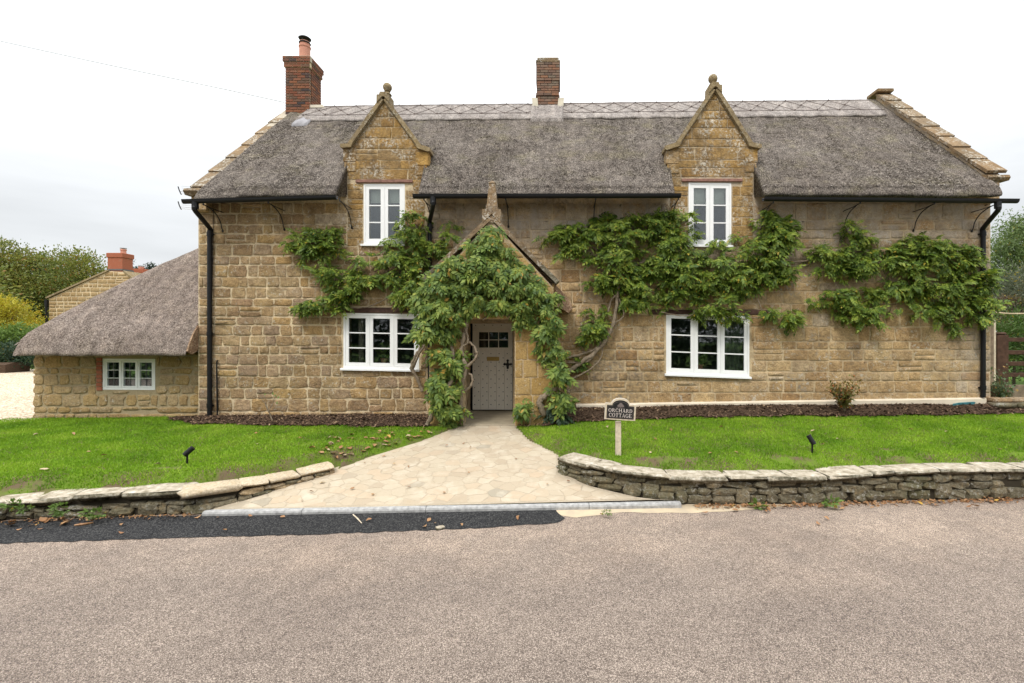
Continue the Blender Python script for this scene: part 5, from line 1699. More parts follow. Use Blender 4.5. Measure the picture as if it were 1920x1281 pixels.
# the vine round the porch
pv = empty("climbing_vine", (pc, PY - .2, .58), "leafy climbing vine covering the porch gable around the cream door", "climbing plant")
stems(pv, "trunk", [
    ([Q_(800, 798, .12), Q_(815, 770, .15), Q_(832, 745, .18), Q_(850, 700, .15), Q_(846, 650, .12), Q_(825, 600, .1)], .05, .03),
    ([Q_(868, 797, .06), Q_(864, 740, .09), Q_(872, 690, .10), Q_(866, 650, .08), Q_(875, 610, .06), Q_(870, 570, .06)], .055, .035),
    ([Q_(1020, 778, .06), Q_(1012, 752, .10), Q_(1032, 735, .12), Q_(1044, 720, .1), Q_(1024, 680, .06), Q_(1012, 640, .05), Q_(1000, 605, .05)], .065, .035)])
stems(pv, "branch", [
    ([Q_(873, 690, .1), Q_(893, 670, .14), Q_(892, 655, .14), Q_(880, 640, .1)], .03, .02),
    ([Q_(868, 735, .08), Q_(884, 722, .12), Q_(885, 705, .12), Q_(878, 700, .1)], .03, .016),
    ([Q_(866, 650, .08), Q_(878, 640, .1), Q_(870, 610, .1)], .025, .02),
    ([Q_(812, 625, .1), Q_(835, 608, .15), Q_(842, 600, .1)], .03, .02),
    ([Q_(1044, 720, .1), Q_(1060, 730, .12), Q_(1068, 735, .15)], .045, .03),
    ([Q_(905, 600, .05), Q_(930, 590, .08), Q_(1000, 600, .06)], .02, .012),
    ([W_(793, 735, .1), W_(783, 710, .14), W_(772, 690, .16), W_(780, 665, .15), W_(795, 645, .15)], .04, .03),
    ([W_(772, 695, .12), W_(788, 660, .2), W_(805, 640, .2)], .03, .02)])
vine_mass(pv, [(921, 446, 14, 18), (908, 474, 30, 20), (880, 506, 42, 26), (935, 496, 36, 22), (965, 518, 36, 24), (845, 536, 34, 30), (992, 545, 30, 22), (925, 528, 38, 18), (880, 542, 36, 22), (960, 548, 34, 20), (900, 520, 30, 20), (945, 470, 20, 16), (850, 515, 26, 18), (1010, 560, 24, 20)], PY, BROAD, M['leaf_porch'], 1, 250, .16, .34, hang=.8)
vine_mass(pv, [(820, 555, 36, 34), (800, 590, 18, 34), (845, 590, 34, 32), (815, 635, 32, 30), (838, 675, 24, 34), (842, 725, 20, 32), (838, 775, 28, 22), (828, 745, 16, 26)], PY, BROAD, M['leaf_porch'], 2, 270, .165, .38, hang=.8)
vine_mass(pv, [(890, 570, 30, 18), (925, 573, 36, 15), (965, 580, 32, 16), (1005, 590, 32, 26), (1025, 630, 26, 32), (1042, 675, 16, 34), (1052, 700, 12, 22), (1045, 745, 18, 22), (985, 763, 13, 14), (1040, 590, 18, 18)], PY, BROAD, M['leaf_porch'], 3, 260, .155, .30, hang=.8)
ivy = vine_mass(pv, [(1035, 778, 22, 12)], PY + .1, BROAD, M['leaf_dark'], 4, 130, .17, .2)

# wisteria, left half of the wall
wl = empty("climbing_wisteria", (fx(790), YF - .2, .6), "green wisteria on the wall left of the porch around the left dormer window", "climbing plant", "wisteria trained on the front wall")
stems(wl, "branch", [
    ([W_(800, 690), W_(800, 600), W_(790, 540), W_(760, 510), W_(700, 522), W_(640, 520)], .035, .012),
    ([W_(790, 560), W_(770, 545), W_(735, 555), W_(690, 575), W_(640, 578)], .02, .01),
    ([W_(795, 560), W_(785, 480), W_(770, 440), W_(762, 410)], .028, .01),
    ([W_(745, 512), W_(700, 500), W_(650, 490), W_(610, 470)], .015, .008),
    ([W_(735, 557), W_(745, 540), W_(725, 525)], .012, .008)])
vine_mass(wl, [(600, 462, 40, 26), (575, 470, 24, 16), (615, 445, 25, 18), (635, 470, 18, 16)], YF, WIST, M['leaf_vine'], 5, 250, .155, .28)
vine_mass(wl, [(690, 500, 30, 14), (650, 530, 48, 24), (612, 518, 22, 12), (690, 535, 36, 22), (665, 553, 26, 12), (728, 527, 18, 8)], YF, WIST, M['leaf_vine'], 6, 250, .155, .30)
vine_mass(wl, [(608, 577, 40, 13), (570, 577, 12, 10), (640, 568, 20, 14)], YF, WIST, M['leaf_vine'], 7, 260, .155, .24)
vine_mass(wl, [(770, 470, 48, 32), (810, 450, 40, 26), (740, 490, 24, 20), (790, 510, 50, 26), (770, 545, 34, 22), (775, 422, 18, 16), (835, 470, 26, 30), (760, 570, 18, 12)], YF, WIST, M['leaf_vine'], 8, 240, .155, .32)

# wisteria, right half
wr_ = empty("climbing_wisteria", (fx(1080), YF - .2, .8), "large green wisteria with twisted trunk spreading over the wall right of the porch", "climbing plant", "wisteria trained on the front wall")
stems(wr_, "trunk", [
    ([W_(1040, 770, .15), W_(1052, 715, .2), W_(1075, 690, .14), W_(1110, 665, .12), W_(1135, 640, .12), W_(1152, 600, .1), W_(1158, 560, .12), W_(1162, 530, .1), W_(1180, 505, .1)], .055, .035)])
stems(wr_, "branch", [
    ([W_(1060, 672, .12), W_(1090, 665, .12), W_(1115, 655, .12), W_(1128, 640, .1)], .028, .02),
    ([W_(1062, 680, .1), W_(1100, 678, .14), W_(1118, 660, .12)], .024, .018),
    ([W_(1068, 712, .12), W_(1100, 697, .12), W_(1125, 675, .1), W_(1130, 650, .1)], .024, .014),
    ([W_(1140, 585, .1), W_(1148, 560, .14), W_(1162, 550, .12), W_(1172, 552, .1)], .026, .016),
    ([W_(1160, 560, .12), W_(1168, 580, .16), W_(1168, 595, .14), W_(1150, 608, .1)], .018, .012),
    ([W_(1170, 520), W_(1130, 480), W_(1090, 450), W_(1045, 455)], .028, .01),
    ([W_(1180, 505), W_(1240, 480), W_(1320, 490), W_(1400, 500), W_(1470, 495), W_(1530, 485), W_(1600, 470), W_(1700, 490), W_(1800, 510)], .035, .012),
    ([W_(1470, 497), W_(1500, 500), W_(1530, 492)], .02, .014),
    ([W_(1640, 480), W_(1680, 540), W_(1720, 570), W_(1780, 580)], .02, .008),
    ([W_(1400, 500), W_(1420, 560), W_(1440, 598), W_(1470, 600)], .016, .007),
    ([W_(1240, 585, .1), W_(1275, 592, .12), W_(1298, 590, .12), W_(1302, 575, .1)], .012, .008),
    ([W_(1390, 600, .1), W_(1415, 596, .08), W_(1445, 598, .08)], .012, .008),
    ([W_(1240, 480), W_(1235, 430), W_(1240, 408)], .018, .008),
    ([W_(1400, 500), W_(1430, 450), W_(1445, 420)], .02, .008),
    ([W_(1600, 470), W_(1590, 440), W_(1583, 420)], .016, .008),
    ([W_(1560, 478), W_(1570, 540), W_(1600, 570)], .014, .008)])
vine_mass(wr_, [(1075, 450, 44, 20), (1100, 470, 44, 24), (1060, 440, 22, 14), (1125, 430, 30, 16)], YF, WIST, M['leaf_vine'], 9, 250, .155, .30)
vine_mass(wr_, [(1165, 440, 55, 34), (1225, 435, 55, 36), (1265, 460, 46, 44), (1180, 490, 70, 36), (1150, 520, 40, 26), (1255, 505, 60, 34), (1130, 535, 30, 16), (1245, 412, 25, 14)], YF, WIST, M['leaf_vine'], 10, 240, .155, .34)
vine_mass(wr_, [(1220, 550, 70, 34), (1300, 530, 60, 36), (1345, 510, 40, 40), (1190, 570, 30, 14), (1340, 575, 44, 24), (1362, 595, 24, 10), (1390, 530, 26, 26)], YF, WIST, M['leaf_vine'], 11, 240, .155, .34)
vine_mass(wr_, [(1435, 445, 44, 34), (1450, 480, 42, 34), (1405, 485, 36, 34), (1440, 515, 34, 26), (1468, 460, 24, 28), (1435, 418, 24, 14), (1470, 522, 12, 10)], YF, WIST, M['leaf_vine'], 12, 250, .155, .36)
vine_mass(wr_, [(1465, 600, 32, 13), (1440, 592, 14, 10)], YF, WIST, M['leaf_vine'], 13, 260, .155, .24)
vine_mass(wr_, [(1585, 440, 24, 20), (1600, 470, 46, 24), (1555, 490, 40, 26), (1610, 500, 55, 26), (1530, 480, 18, 14), (1575, 515, 30, 12), (1650, 490, 30, 22)], YF, WIST, M['leaf_vine'], 14, 250, .155, .30)
vine_mass(wr_, [(1700, 470, 36, 18), (1740, 465, 50, 16), (1710, 500, 60, 24), (1775, 500, 40, 30), (1690, 540, 40, 20), (1745, 545, 55, 32), (1720, 585, 50, 20), (1790, 475, 30, 12)], YF, WIST, M['leaf_vine'], 15, 244, .155, .30)
vine_mass(wr_, [(1820, 490, 26, 24), (1825, 530, 26, 26), (1790, 570, 40, 24), (1835, 580, 24, 28), (1820, 600, 22, 12), (1785, 608, 16, 14)], YF, WIST, M['leaf_vine'], 16, 236, .155, .26)
vine_mass(wr_, [(1560, 565, 40, 20), (1605, 570, 40, 24), (1590, 590, 30, 14), (1630, 556, 22, 14), (1622, 608, 14, 8)], YF, WIST, M['leaf_vine'], 17, 250, .155, .28)
vine_mass(wr_, [(1118, 596, 20, 16), (1100, 612, 14, 14), (1125, 618, 10, 14), (1098, 636, 18, 10), (1080, 683, 12, 5)], YF, WIST, M['leaf_vine'], 18, 190, .15, .24)

# ------------------------------------------------------------------ dry stone walls
def interp_curve(pts):
    px = [p[0] for p in pts]
    return px
def dry_wall(name, foot_px, foot, top_px, label, seed, mats, fresh=None):
    rng = random.Random(seed)
    # arc-length parametrised foot line with the wall top's height at every point
    line = []
    for i in range(len(foot) - 1):
        for k in range(10):
            t = k / 10
            p = foot[i].lerp(foot[i + 1], t); px = foot_px[i] + (foot_px[i + 1] - foot_px[i]) * t
            line.append((p, px))
    line.append((foot[-1], foot_px[-1]))
    tx = [t[0] for t in top_px]; ty = [t[1] for t in top_px]
    pts = []
    for p, px in line:
        py = float(np.interp(px, tx, ty))
        pts.append((p.x, p.y, p.z, H - (py - CY) * p.y / F))
    A = np.array(pts)
    seg = np.r_[0, np.cumsum(np.hypot(np.diff(A[:, 0]), np.diff(A[:, 1])))]
    def at(s):
        s = min(max(s, 0), seg[-1])
        x, y, z0, z1 = [float(np.interp(s, seg, A[:, c])) for c in range(4)]
        e = .08
        xa, ya = [float(np.interp(min(max(s - e, 0), seg[-1]), seg, A[:, c])) for c in range(2)]
        xb, yb2 = [float(np.interp(min(max(s + e, 0), seg[-1]), seg, A[:, c])) for c in range(2)]
        return x, y, z0, z1, math.atan2(yb2 - ya, xb - xa)
    root = empty(name, (A[len(A) // 2, 0], A[len(A) // 2, 1], 0), label, "wall")
    T = .36; cap = .075
    # dark heart of the wall
    b = MB()
    ss = np.linspace(0, seg[-1], 90)
    for s in ss:
        x, y, z0, z1, an = at(s)
        nx, ny = -math.sin(an), math.cos(an)
        for o_, z in ((.07, z0 - .08), (.07, z1 - cap - .01), (T - .10, z1 - cap - .01), (T - .10, z0 - .08)):
            b.v.append((x + nx * o_, y + ny * o_, z))
    for i in range(len(ss) - 1):
        for k in range(4):
            a_, c_ = i * 4 + k, i * 4 + (k + 1) % 4
            b.f.append((a_, c_, c_ + 4, a_ + 4))
    b.f += [(3, 2, 1, 0), tuple(len(b.v) - 4 + k for k in range(4))]
    b.build("core", M['dark_core'], root)
    ncourse = 3
    fr = [.0, .40, .72, 1.0]
    for c in range(ncourse):
        s = -rng.uniform(0, .1)
        while s < seg[-1]:
            x, y, z0, z1, an = at(s)
            hgt = z1 - cap - z0
            f0, f1 = fr[c], fr[c + 1]
            wd = rng.uniform(.16, .42) * (1.0 if c < 2 else 1.2)
            if hgt < .19:
                if c > 1: break
                f0, f1 = c * .5, c * .5 + .5
            if s + wd > seg[-1]: wd = max(.08, seg[-1] - s)
            x, y, z0, z1, an = at(s + wd / 2)
            hgt = z1 - cap - z0
            hh = hgt * (f1 - f0) * rng.uniform(.92, 1.14)
            span = 1
            if c < 1 and rng.random() < .2 and hgt > .2: hh *= 1.5; wd = min(wd, .26); span = 2
            zc = z0 + hgt * f0 + hh / 2 - .01
            nx, ny = -math.sin(an), math.cos(an)
            dp = rng.uniform(.15, .24)
            ins = rng.uniform(-.02, .035) + .03 * (c / 3.0)
            mat = mats(s / seg[-1]) if callable(mats) else mats
            if hgt < .19: ins = rng.uniform(-.035, -.01); wd = min(wd, .3); hh = max(hh, .055)
            if rng.random() > .04:
                link_mesh("stone", variant(rng.choice(ROCK), mat), None, root, (x + nx * (dp / 2 + ins), y + ny * (dp / 2 + ins), zc), rot=(rng.uniform(-.05, .05), rng.uniform(-.06, .06), an + rng.uniform(-.1, .1)), scale=(wd * 1.0, dp, hh * 1.06))
            s += wd
    # flat coping slabs
    s = -.02
    while s < seg[-1] - .03:
        wd = rng.uniform(.30, .85) if not (fresh is not None and s / seg[-1] > .76) else rng.uniform(.28, .46)
        if seg[-1] - (s + wd) < .3: wd = seg[-1] - s + .03
        x, y, z0, z1, an = at(s + wd / 2)
        _, _, _, za, _ = at(s); _, _, _, zb, _ = at(s + wd)
        nx, ny = -math.sin(an), math.cos(an)
        dp = T + rng.uniform(-.03, .08)
        mat = fresh if (fresh is not None and s / seg[-1] > .68) else M['stone_cope']
        th = rng.uniform(.06, .105) if z1 - z0 > .24 else rng.uniform(.05, .065)
        link_mesh("coping_slab", variant(rng.choice(SLAB), mat), None, root, (x + nx * (dp / 2 - .03), y + ny * (dp / 2 - .03), z1 - th / 2 + .005), rot=(rng.uniform(-.04, .05), -math.atan2(zb - za, wd) + rng.uniform(-.02, .02), an + rng.uniform(-.05, .05)), scale=(wd * 1.02, dp, th))
        s += wd
    return root
fresh = stone_mat('stone_fresh_cut', [(0.52, 0.43, 0.31), (0.60, 0.515, 0.395), (0.49, 0.38, 0.25)], 0.5, stain=(0.38, 0.31, 0.21), stain_amt=0.5, bump=.6)
freshf = stone_mat('stone_fresh_face', [(0.36, 0.27, 0.16), (0.30, 0.25, 0.18), (0.42, 0.33, 0.21)], 0.1)
rwm = random.Random(6)
dry_wall("dry_stone_wall", [-760, -160, 0, 280, 385, 490, 560, 625], LWALL, LW_TOP, "low dry stone wall left of the path, old and weedy, its curved end newly capped in pale slabs", 3,
         lambda t: (freshf if (t > .825 and rwm.random() < .75) else M['stone_dry']), fresh)
dry_wall("dry_stone_wall", [1047, 1100, 1180, 1285, 1430, 1600, 1780, 1990, 2600], RWALL, RW_TOP, "long weathered dry stone wall right of the path with lichen covered flat coping", 4, M['stone_dry'])

# ------------------------------------------------------------------ grass
gr = np.random.default_rng(9)
def is_lawn(x, y):
    ok = (y > wall_front_y(x) + .27 + .05 * np.sin(x * 9.0)) | ((x > _lw[-1, 0] + .1) & (x < _rw[0, 0] - .1))
    d = np.maximum(path_xl(y) - x, x - path_xr(y))
    ok &= d > .02
    ok &= y < bed_edge(x) + .02
    ok &= (y < 10.7) | ((x < -7.96) & (y < 10.94))
    ok &= ~((x > -2.7) & (x < -.0) & (y > 9.6))
    return ok
n = 520000
gx = gr.uniform(-12.4, 10.9, n); gy = 6.0 + 4.95 * gr.uniform(0, 1, n) ** 1.15
# bare patches near the walls
from_wall = gy - wall_front_y(gx)
bare = np.array([mnoise.noise(Vector((float(a) * 1.6, float(c) * 3.2, 4.0))) for a, c in zip(gx[::1], gy[::1])])
keep = is_lawn(gx, gy) & ~((bare > .27 + .5 * np.clip(from_wall - .4, 0, 1)) & (from_wall < .9) & (gr.uniform(0, 1, n) < .85)) & ~((bare > .55) & (gr.uniform(0, 1, n) < .35))
gx, gy = gx[keep], gy[keep]
gz = lawn_z(gx, gy) - .004
n = len(gx)
hgt = gr.uniform(.018, .042, n) * (1 + .5 * (gr.uniform(0, 1, n) < .03))
an = gr.uniform(0, 2 * np.pi, n); wd = gr.uniform(.005, .0095, n)
ln = gr.normal(0, .45, (n, 2)) * hgt[:, None]
p = np.stack([gx, gy, gz], -1)
sx = np.stack([np.cos(an) * wd, np.sin(an) * wd, np.zeros(n)], -1)
tip = p + np.stack([ln[:, 0], ln[:, 1], hgt], -1)
V = np.stack([p - sx, p + sx, tip], 1).reshape(-1, 3)
go = obw("grass", V, np.arange(3 * n).reshape(-1, 3), M['grass'])
tag(go, "short bright green grass of the two lawns", "grass", kind='stuff')
# bark chips on the beds
cr = np.random.default_rng(12)
n = 26000
x = cr.uniform(-8.6, 10.6, n); y = cr.uniform(9.45, 10.68, n)
k = (y > bed_edge(x) - .06 + cr.normal(0, .05, n)) & (bed_edge(x) < 50) & ~((x > PX0 - .05) & (x < PX1 + .05) & (y > PY - .1))
x, y = x[k], y[k]; n = len(x)
z = np.maximum(bed_z(x, y), lawn_z(x, y) + .01) + cr.uniform(.002, .018, n)
a_ = cr.uniform(0, 2 * np.pi, n); l = cr.uniform(.008, .03, n); w2 = l * cr.uniform(.25, .6, n)
u = np.stack([np.cos(a_) * l, np.sin(a_) * l, cr.normal(0, .35, n) * l], -1); v = np.stack([-np.sin(a_) * w2, np.cos(a_) * w2, cr.normal(0, .3, n) * w2], -1)
p = np.stack([x, y, z], -1)
V = np.stack([p - u - v, p + u - v, p + u + v, p - u + v], 1).reshape(-1, 3)
o = obw("bark_mulch", V, np.arange(4 * n).reshape(-1, 4), M['chip'])
tag(o, "chips of dark bark mulch on the flower beds", "mulch", kind='stuff')

# ------------------------------------------------------------------ small things in the garden
def lawn_at(px, py):
    """where the sight line through a photo pixel meets the lawn"""
    d = 6.0
    while d < 11:
        p = P(px, py, d)
        if p.z <= float(lawn_z(p.x, p.y)): return p
        d += .01
    return P(px, py, 10)
# house sign
sp = lawn_at(1159, 853)
sg = empty("house_sign", (sp.x, sp.y, sp.z), "black and cream house name sign on a pale wooden post", "sign")
sd_ = sp.y; ss_ = F / sd_
sxz = lambda px, py: ((px - CX) / ss_, H - (py - CY) / ss_)
tl_ = math.radians(3.5)
MB().box(sp.x - .042, sp.y - .035, sp.z - .1, sp.x + .042, sp.y + .035, sxz(0, 790)[1], ch=.005).build("post", M['post_pale'], sg)
bx, bz_ = sxz(1162, 768)
def sg_pt(u, v):   # local board coordinates in photo px from the board centre (y up), tilted
    u /= ss_; v /= ss_
    return (bx + u * math.cos(tl_) + v * math.sin(tl_), bz_ - u * math.sin(tl_) + v * math.cos(tl_))
def sg_outline(hw, top, bot, ra, hump):
    pts = [(-hw, bot), (hw, bot), (hw, top), (ra, top)]
    for t in np.linspace(0, math.pi, 15)[1:-1]: pts.append((ra * math.cos(t), top + hump * math.sin(t)))
    pts += [(-ra, top), (-hw, top)]
    return pts
MB().prism([sg_pt(*q) for q in sg_outline(28.5, 12, -18, 17, 10.5)], 'y', sd_ - .085, sd_ - .045).build("board", M['white'] if False else M['post_pale'], sg)
bo = MB().prism([sg_pt(*q) for q in sg_outline(28.6, 12.1, -18.1, 17.1, 10.6)], 'y', sd_ - .075, sd_ - .0551); bo.build("frame", M['white'], sg)
MB().prism([sg_pt(*q) for q in sg_outline(25.3, 8.6, -15.6, 15.5, 10.2)], 'y', sd_ - .089, sd_ - .0851).build("face", M['sign_black'], sg)
# thin raised line round the face
def outline_tube(o, r):
    q = [sg_pt(*p_) for p_ in o]; q = [Vector((a_, sd_ - .0895, c_)) for a_, c_ in q]
    b_ = MB()
    for i in range(len(q)):
        b_.tube([q[i], q[(i + 1) % len(q)]], r, 4)
    return b_
outline_tube(sg_outline(23.2, 7.0, -13.8, 14.3, 8.9), .0016).build("border_line", M['sign_mark'], sg)
# lettering: serif capitals from thick and thin strokes, drawn in a unit-high box
def arc(cx, cy, rx, ry, t0, t1, thick, thin, n=14):
    """a bowl whose sides are thick and whose top and bottom are thin"""
    qs = []
    for i in range(n):
        ta, tb = t0 + (t1 - t0) * i / n, t0 + (t1 - t0) * (i + 1) / n
        def pr2(t):
            k = abs(math.cos(t)); th = thin + (thick - thin) * k
            c, s = math.cos(t), math.sin(t)
            return (cx + rx * c, cy + ry * s), (cx + (rx - th) * c, cy + (ry - th * .8) * s)
        (a0, b0), (a1, b1) = pr2(ta), pr2(tb)
        qs.append([a0, a1, b1, b0])
    return qs
def rect(x0, y0, x1, y1): return [[(x0, y0), (x1, y0), (x1, y1), (x0, y1)]]
def stem(x, t=.15, y0=0, y1=1): return rect(x - t / 2, y0, x + t / 2, y1) + rect(x - t / 2 - .07, y0, x + t / 2 + .07, y0 + .05) + rect(x - t / 2 - .07, y1 - .05, x + t / 2 + .07, y1)
K, n_ = .15, .06
GL = {
 'O': (.92, arc(.46, .5, .44, .52, 0, 2 * math.pi, K, n_, 24)),
 'C': (.84, arc(.47, .5, .45, .52, .75, 2 * math.pi - .75, K, n_, 20) + rect(.74, .62, .80, .9) + rect(.74, .12, .79, .34)),
 'G': (.92, arc(.47, .5, .45, .52, .75, 2 * math.pi - .45, K, n_, 20) + rect(.74, .62, .80, .9) + rect(.70, .05, .84, .46) + rect(.62, .42, .92, .48)),
 'D': (.90, stem(.17) + arc(.34, .5, .50, .5, -math.pi / 2, math.pi / 2, K, n_, 14) + rect(.1, .94, .36, 1) + rect(.1, 0, .36, .06)),
 'H': (.96, stem(.17) + stem(.79) + rect(.2, .47, .8, .54)),
 'R': (.88, stem(.17) + arc(.34, .74, .34, .26, -math.pi / 2, math.pi / 2, K, n_, 12) + rect(.2, .94, .36, 1) + rect(.2, .475, .4, .53) + [[(.38, .49), (.54, .49), (.88, 0), (.70, 0)]] + rect(.68, 0, .93, .05)),
 'A': (.90, [[(.40, 1.02), (.50, 1.02), (.86, 0), (.70, 0)], [(.40, 1.02), (.46, 1.02), (.16, 0), (.10, 0)]] + rect(.24, .30, .66, .36) + rect(0, 0, .26, .05) + rect(.62, 0, .94, .05)),
 'T': (.82, stem(.41) + rect(.03, .94, .79, 1) + rect(.03, .74, .09, .98) + rect(.73, .74, .79, .98)),
 'E': (.78, stem(.17) + rect(.2, .94, .70, 1) + rect(.2, 0, .74, .06) + rect(.2, .48, .55, .54) + rect(.64, .76, .70, .98) + rect(.68, .02, .74, .26) + rect(.51, .40, .56, .62)),
}
def word(txt, u0, u1, v0, hgt):
    tot = sum(GL[c][0] for c in txt) + .14 * (len(txt) - 1)
    k = (u1 - u0) / tot
    root_ = None
    u = u0
    for c in txt:
        b_ = MB()
        for iq, q in enumerate(GL[c][1]):
            b_.prism([sg_pt(u + a_ * k, v0 + v_ * hgt) for a_, v_ in q], 'y', sd_ - .0925 - .00005 * (iq % 7), sd_ - .0885)
        b_.build("letter", M['sign_letter'], sg)
        u += (GL[c][0] + .14) * k
word("ORCHARD", -22.2, 22.2, -3.6, 6.6)
word("COTTAGE", -21.0, 21.2, -12.6, 6.8)
# small tree emblem in the arch
b = MB()
for (cu, cv, ru, rv) in ((0, 9.0, 5.5, 3.0), (-3, 8.0, 3.5, 2.0), (3, 8.0, 3.5, 2.0), (0, 11.5, 3, 2.4)):
    b.prism([sg_pt(cu + ru * math.cos(t), cv + rv * math.sin(t)) for t in np.linspace(0, 2 * math.pi, 11)[:-1]], 'y', sd_ - .0905 - .0002 * cv / 3, sd_ - .0885)
b.prism([sg_pt(-.6, 4.3), sg_pt(.6, 4.3), sg_pt(.5, 8), sg_pt(-.5, 8)], 'y', sd_ - .0915, sd_ - .0885)
b.prism([sg_pt(-9, 4.0), sg_pt(9, 4.0), sg_pt(7, 4.7), sg_pt(-7, 4.7)], 'y', sd_ - .0912, sd_ - .0885)
b.build("emblem", M['sign_mark'], sg)

# garden spotlights
def spot(px, py, ang, label, azim=0.0):
    p = lawn_at(px, py)
    r = empty("garden_spotlight", p, label, "spotlight", "black spike spotlights in the lawns")
    s = F / p.y
    top = p + Vector((0, 0, 22 / s))
    MB().tube([p - Vector((0, 0, .05)), top], .014, 8).build("spike", M['black'], r)
    d = Vector((math.sin(ang), .35, math.cos(ang))).normalized()
    b = MB(); L_ = 17 / s
    a0 = top - d * L_ * .35; a1 = top + d * L_ * .75
    b.tube([a0, a0 + d * .004, a1 - d * .006, a1], [.034, .037, .037, .034], 14)
    b.build("head", M['black'], r)
    b = MB(); b.tube([top - Vector((.045, 0, 0)), top + Vector((.045, 0, 0))], .012, 6); b.build("bracket", M['black'], r)
spot(351, 871, .75, "black spotlight on a spike in the left lawn, head tilted to the right")
spot(1523, 850, -.45, "black spotlight on a spike in the right lawn, head tilted to the left")

# pot plants on the inner sills
def pot_plant(x, z, label, seed):
    r = np.random.default_rng(seed)
    o = empty("pot_plant", (x, YF + .24, z), label, "pot plant", "pot plants on the inner window sills")
    MB().lathe((x, YF + .24, z), [(.06, 0), (.075, .10), (.085, .10), (.085, .125), (.07, .125)], 14).build("pot", M['terracotta'], o)
    MB().box(x - .3, YF + .10, z - .03, x + .3, YF + .40, z - .002).build("inner_sill", M['white'], o)
    n_ = 26
    a_ = r.uniform(0, 2 * np.pi, n_)
    d = np.stack([np.cos(a_) * .8, np.sin(a_) * .35, r.uniform(.5, 1.6, n_)], -1)
    scatter("leaf_blades", [leaflet_tpl(.2)], np.tile([x, YF + .24, z + .12], (n_, 1)), frames(d, r.normal(size=(n_, 3)), np.zeros(n_)), r.uniform(.18, .34, n_), M['leaf_weed'], o, r)
pot_plant(fx(713), W1[1] + .09, "pot plant behind the middle light of the left ground floor window", 5)
pot_plant(fx(1318), W2[1] + .09, "pot plant behind the middle light of the right ground floor window", 6)

# small plants
def bush_pts(r, n, c, rad, flat=1.0):
    v = r.normal(size=(n, 3)); v /= np.linalg.norm(v, axis=1)[:, None]
    q = r.uniform(.35, 1, n)[:, None] ** .6
    return np.array(c) + v * q * np.array(rad), v
SINGLE = [leaflet_tpl(.3), leaflet_tpl(.1)]
# red and green shrub
rsr = np.random.default_rng(40)
sb = PZ(1583, 772, .78)
rsb = empty("red_leaved_shrub", sb, "small shrub with red and green leaves in the bed against the pale plinth", "shrub")
tips = []
for k in range(24):
    a_ = rsr.uniform(0, 2 * np.pi); l_ = rsr.uniform(.35, .72)
    e = Vector((sb.x + math.cos(a_) * rsr.uniform(.05, .44), sb.y + math.sin(a_) * .16, sb.z + l_))
    stems(rsb, "stem", [([sb, sb.lerp(e, .5) + Vector((0, 0, .05)), e], .007, .003)], M['bark'], 5)
    tips.append(e)
pos, dr = [], []
for e in tips:
    for t in np.linspace(.3, 1, 9):
        for _ in range(4):
            q = sb.lerp(e, float(t)); pos.append((q.x + rsr.normal(0, .03), q.y + rsr.normal(0, .03), q.z + rsr.normal(0, .03))); dr.append(rsr.normal(size=3) + np.array([0, -.4, .3]))
pos = np.array(pos); dr = np.array(dr)
scatter("foliage", SINGLE, pos, frames(dr, np.tile([0, 0, 1.], (len(pos), 1)), rsr.uniform(-1, 1, len(pos))), rsr.uniform(.045, .085, len(pos)), M['leaf_red'], rsb, rsr)
# bare young shrub, left bed
tb = PZ(511, 789, .60)
tw = empty("bare_sapling", tb, "thin bare young shrub with few leaves in the left mulch bed", "shrub")
stems(tw, "stem", [([tb, P(503, 770, tb.y), P(497, 757, tb.y)], .016, .010), ([P(498, 758, tb.y), P(491, 748, tb.y), P(487, 741, tb.y)], .008, .004), ([P(503, 772, tb.y), P(511, 757, tb.y), P(515, 745, tb.y)], .009, .004), ([P(498, 758, tb.y), P(497, 748, tb.y), P(494, 740, tb.y)], .007, .003)], M['bark'], 6)
pos = np.array([tuple(P(px, py, tb.y - .02)) for px, py in [(516, 744), (519, 758), (521, 748), (512, 741), (524, 757), (495, 740)]])
scatter("foliage", SINGLE, pos, frames(rsr.normal(size=(6, 3)), np.tile([0, -1, .5], (6, 1)), np.zeros(6)), np.full(6, .07), M['leaf_weed'], tw, rsr)
# weeds rooted in the left dry stone wall
wr2 = np.random.default_rng(52)
def weed(px, py, d, w_, h_, label, group="weeds growing out of the left dry stone wall", n=60, mat='leaf_weed', size=.05):
    c = P(px, py, d)
    r = empty("weed_plant", c, label, "weed", group)
    pos, v = bush_pts(wr2, n, c + Vector((0, -.03, h_ * .45)), (w_, .06, h_ * .5))
    for k in range(5):
        a_ = c + Vector((wr2.uniform(-w_, w_) * .7, -.06, h_ * wr2.uniform(.5, .95)))
        stems(r, "stem", [([c + Vector((0, .03, 0)), c.lerp(a_, .5) + Vector((0, -.04, 0)), a_], .004, .002)], M['leaf_weed'], 4)
    dr = v + np.array([0, -.7, .3])
    scatter("foliage", SINGLE, pos, frames(dr, np.tile([0, 0, 1.], (n, 1)) + wr2.normal(0, .4, (n, 3)), np.zeros(n)), size * wr2.uniform(.6, 1.3, n), M[mat], r, wr2)
weed(27, 952, 6.13, .13, .10, "leafy green weed in the left dry stone wall, leftmost of four")
weed(50, 958, 6.12, .07, .08, "small green weed beside the leftmost one in the left dry stone wall", n=35)
weed(117, 962, 6.16, .10, .14, "tall tuft of green weed in the left dry stone wall below a long slab", n=70)
weed(178, 968, 6.18, .15, .10, "spreading green weed low in the left dry stone wall, nearest the path", n=70)
weed(1421, 950, 6.72, .09, .07, "small green rosette of weed below the right dry stone wall, nearer the path", "weeds along the foot of the right dry stone wall", 30, size=.08)
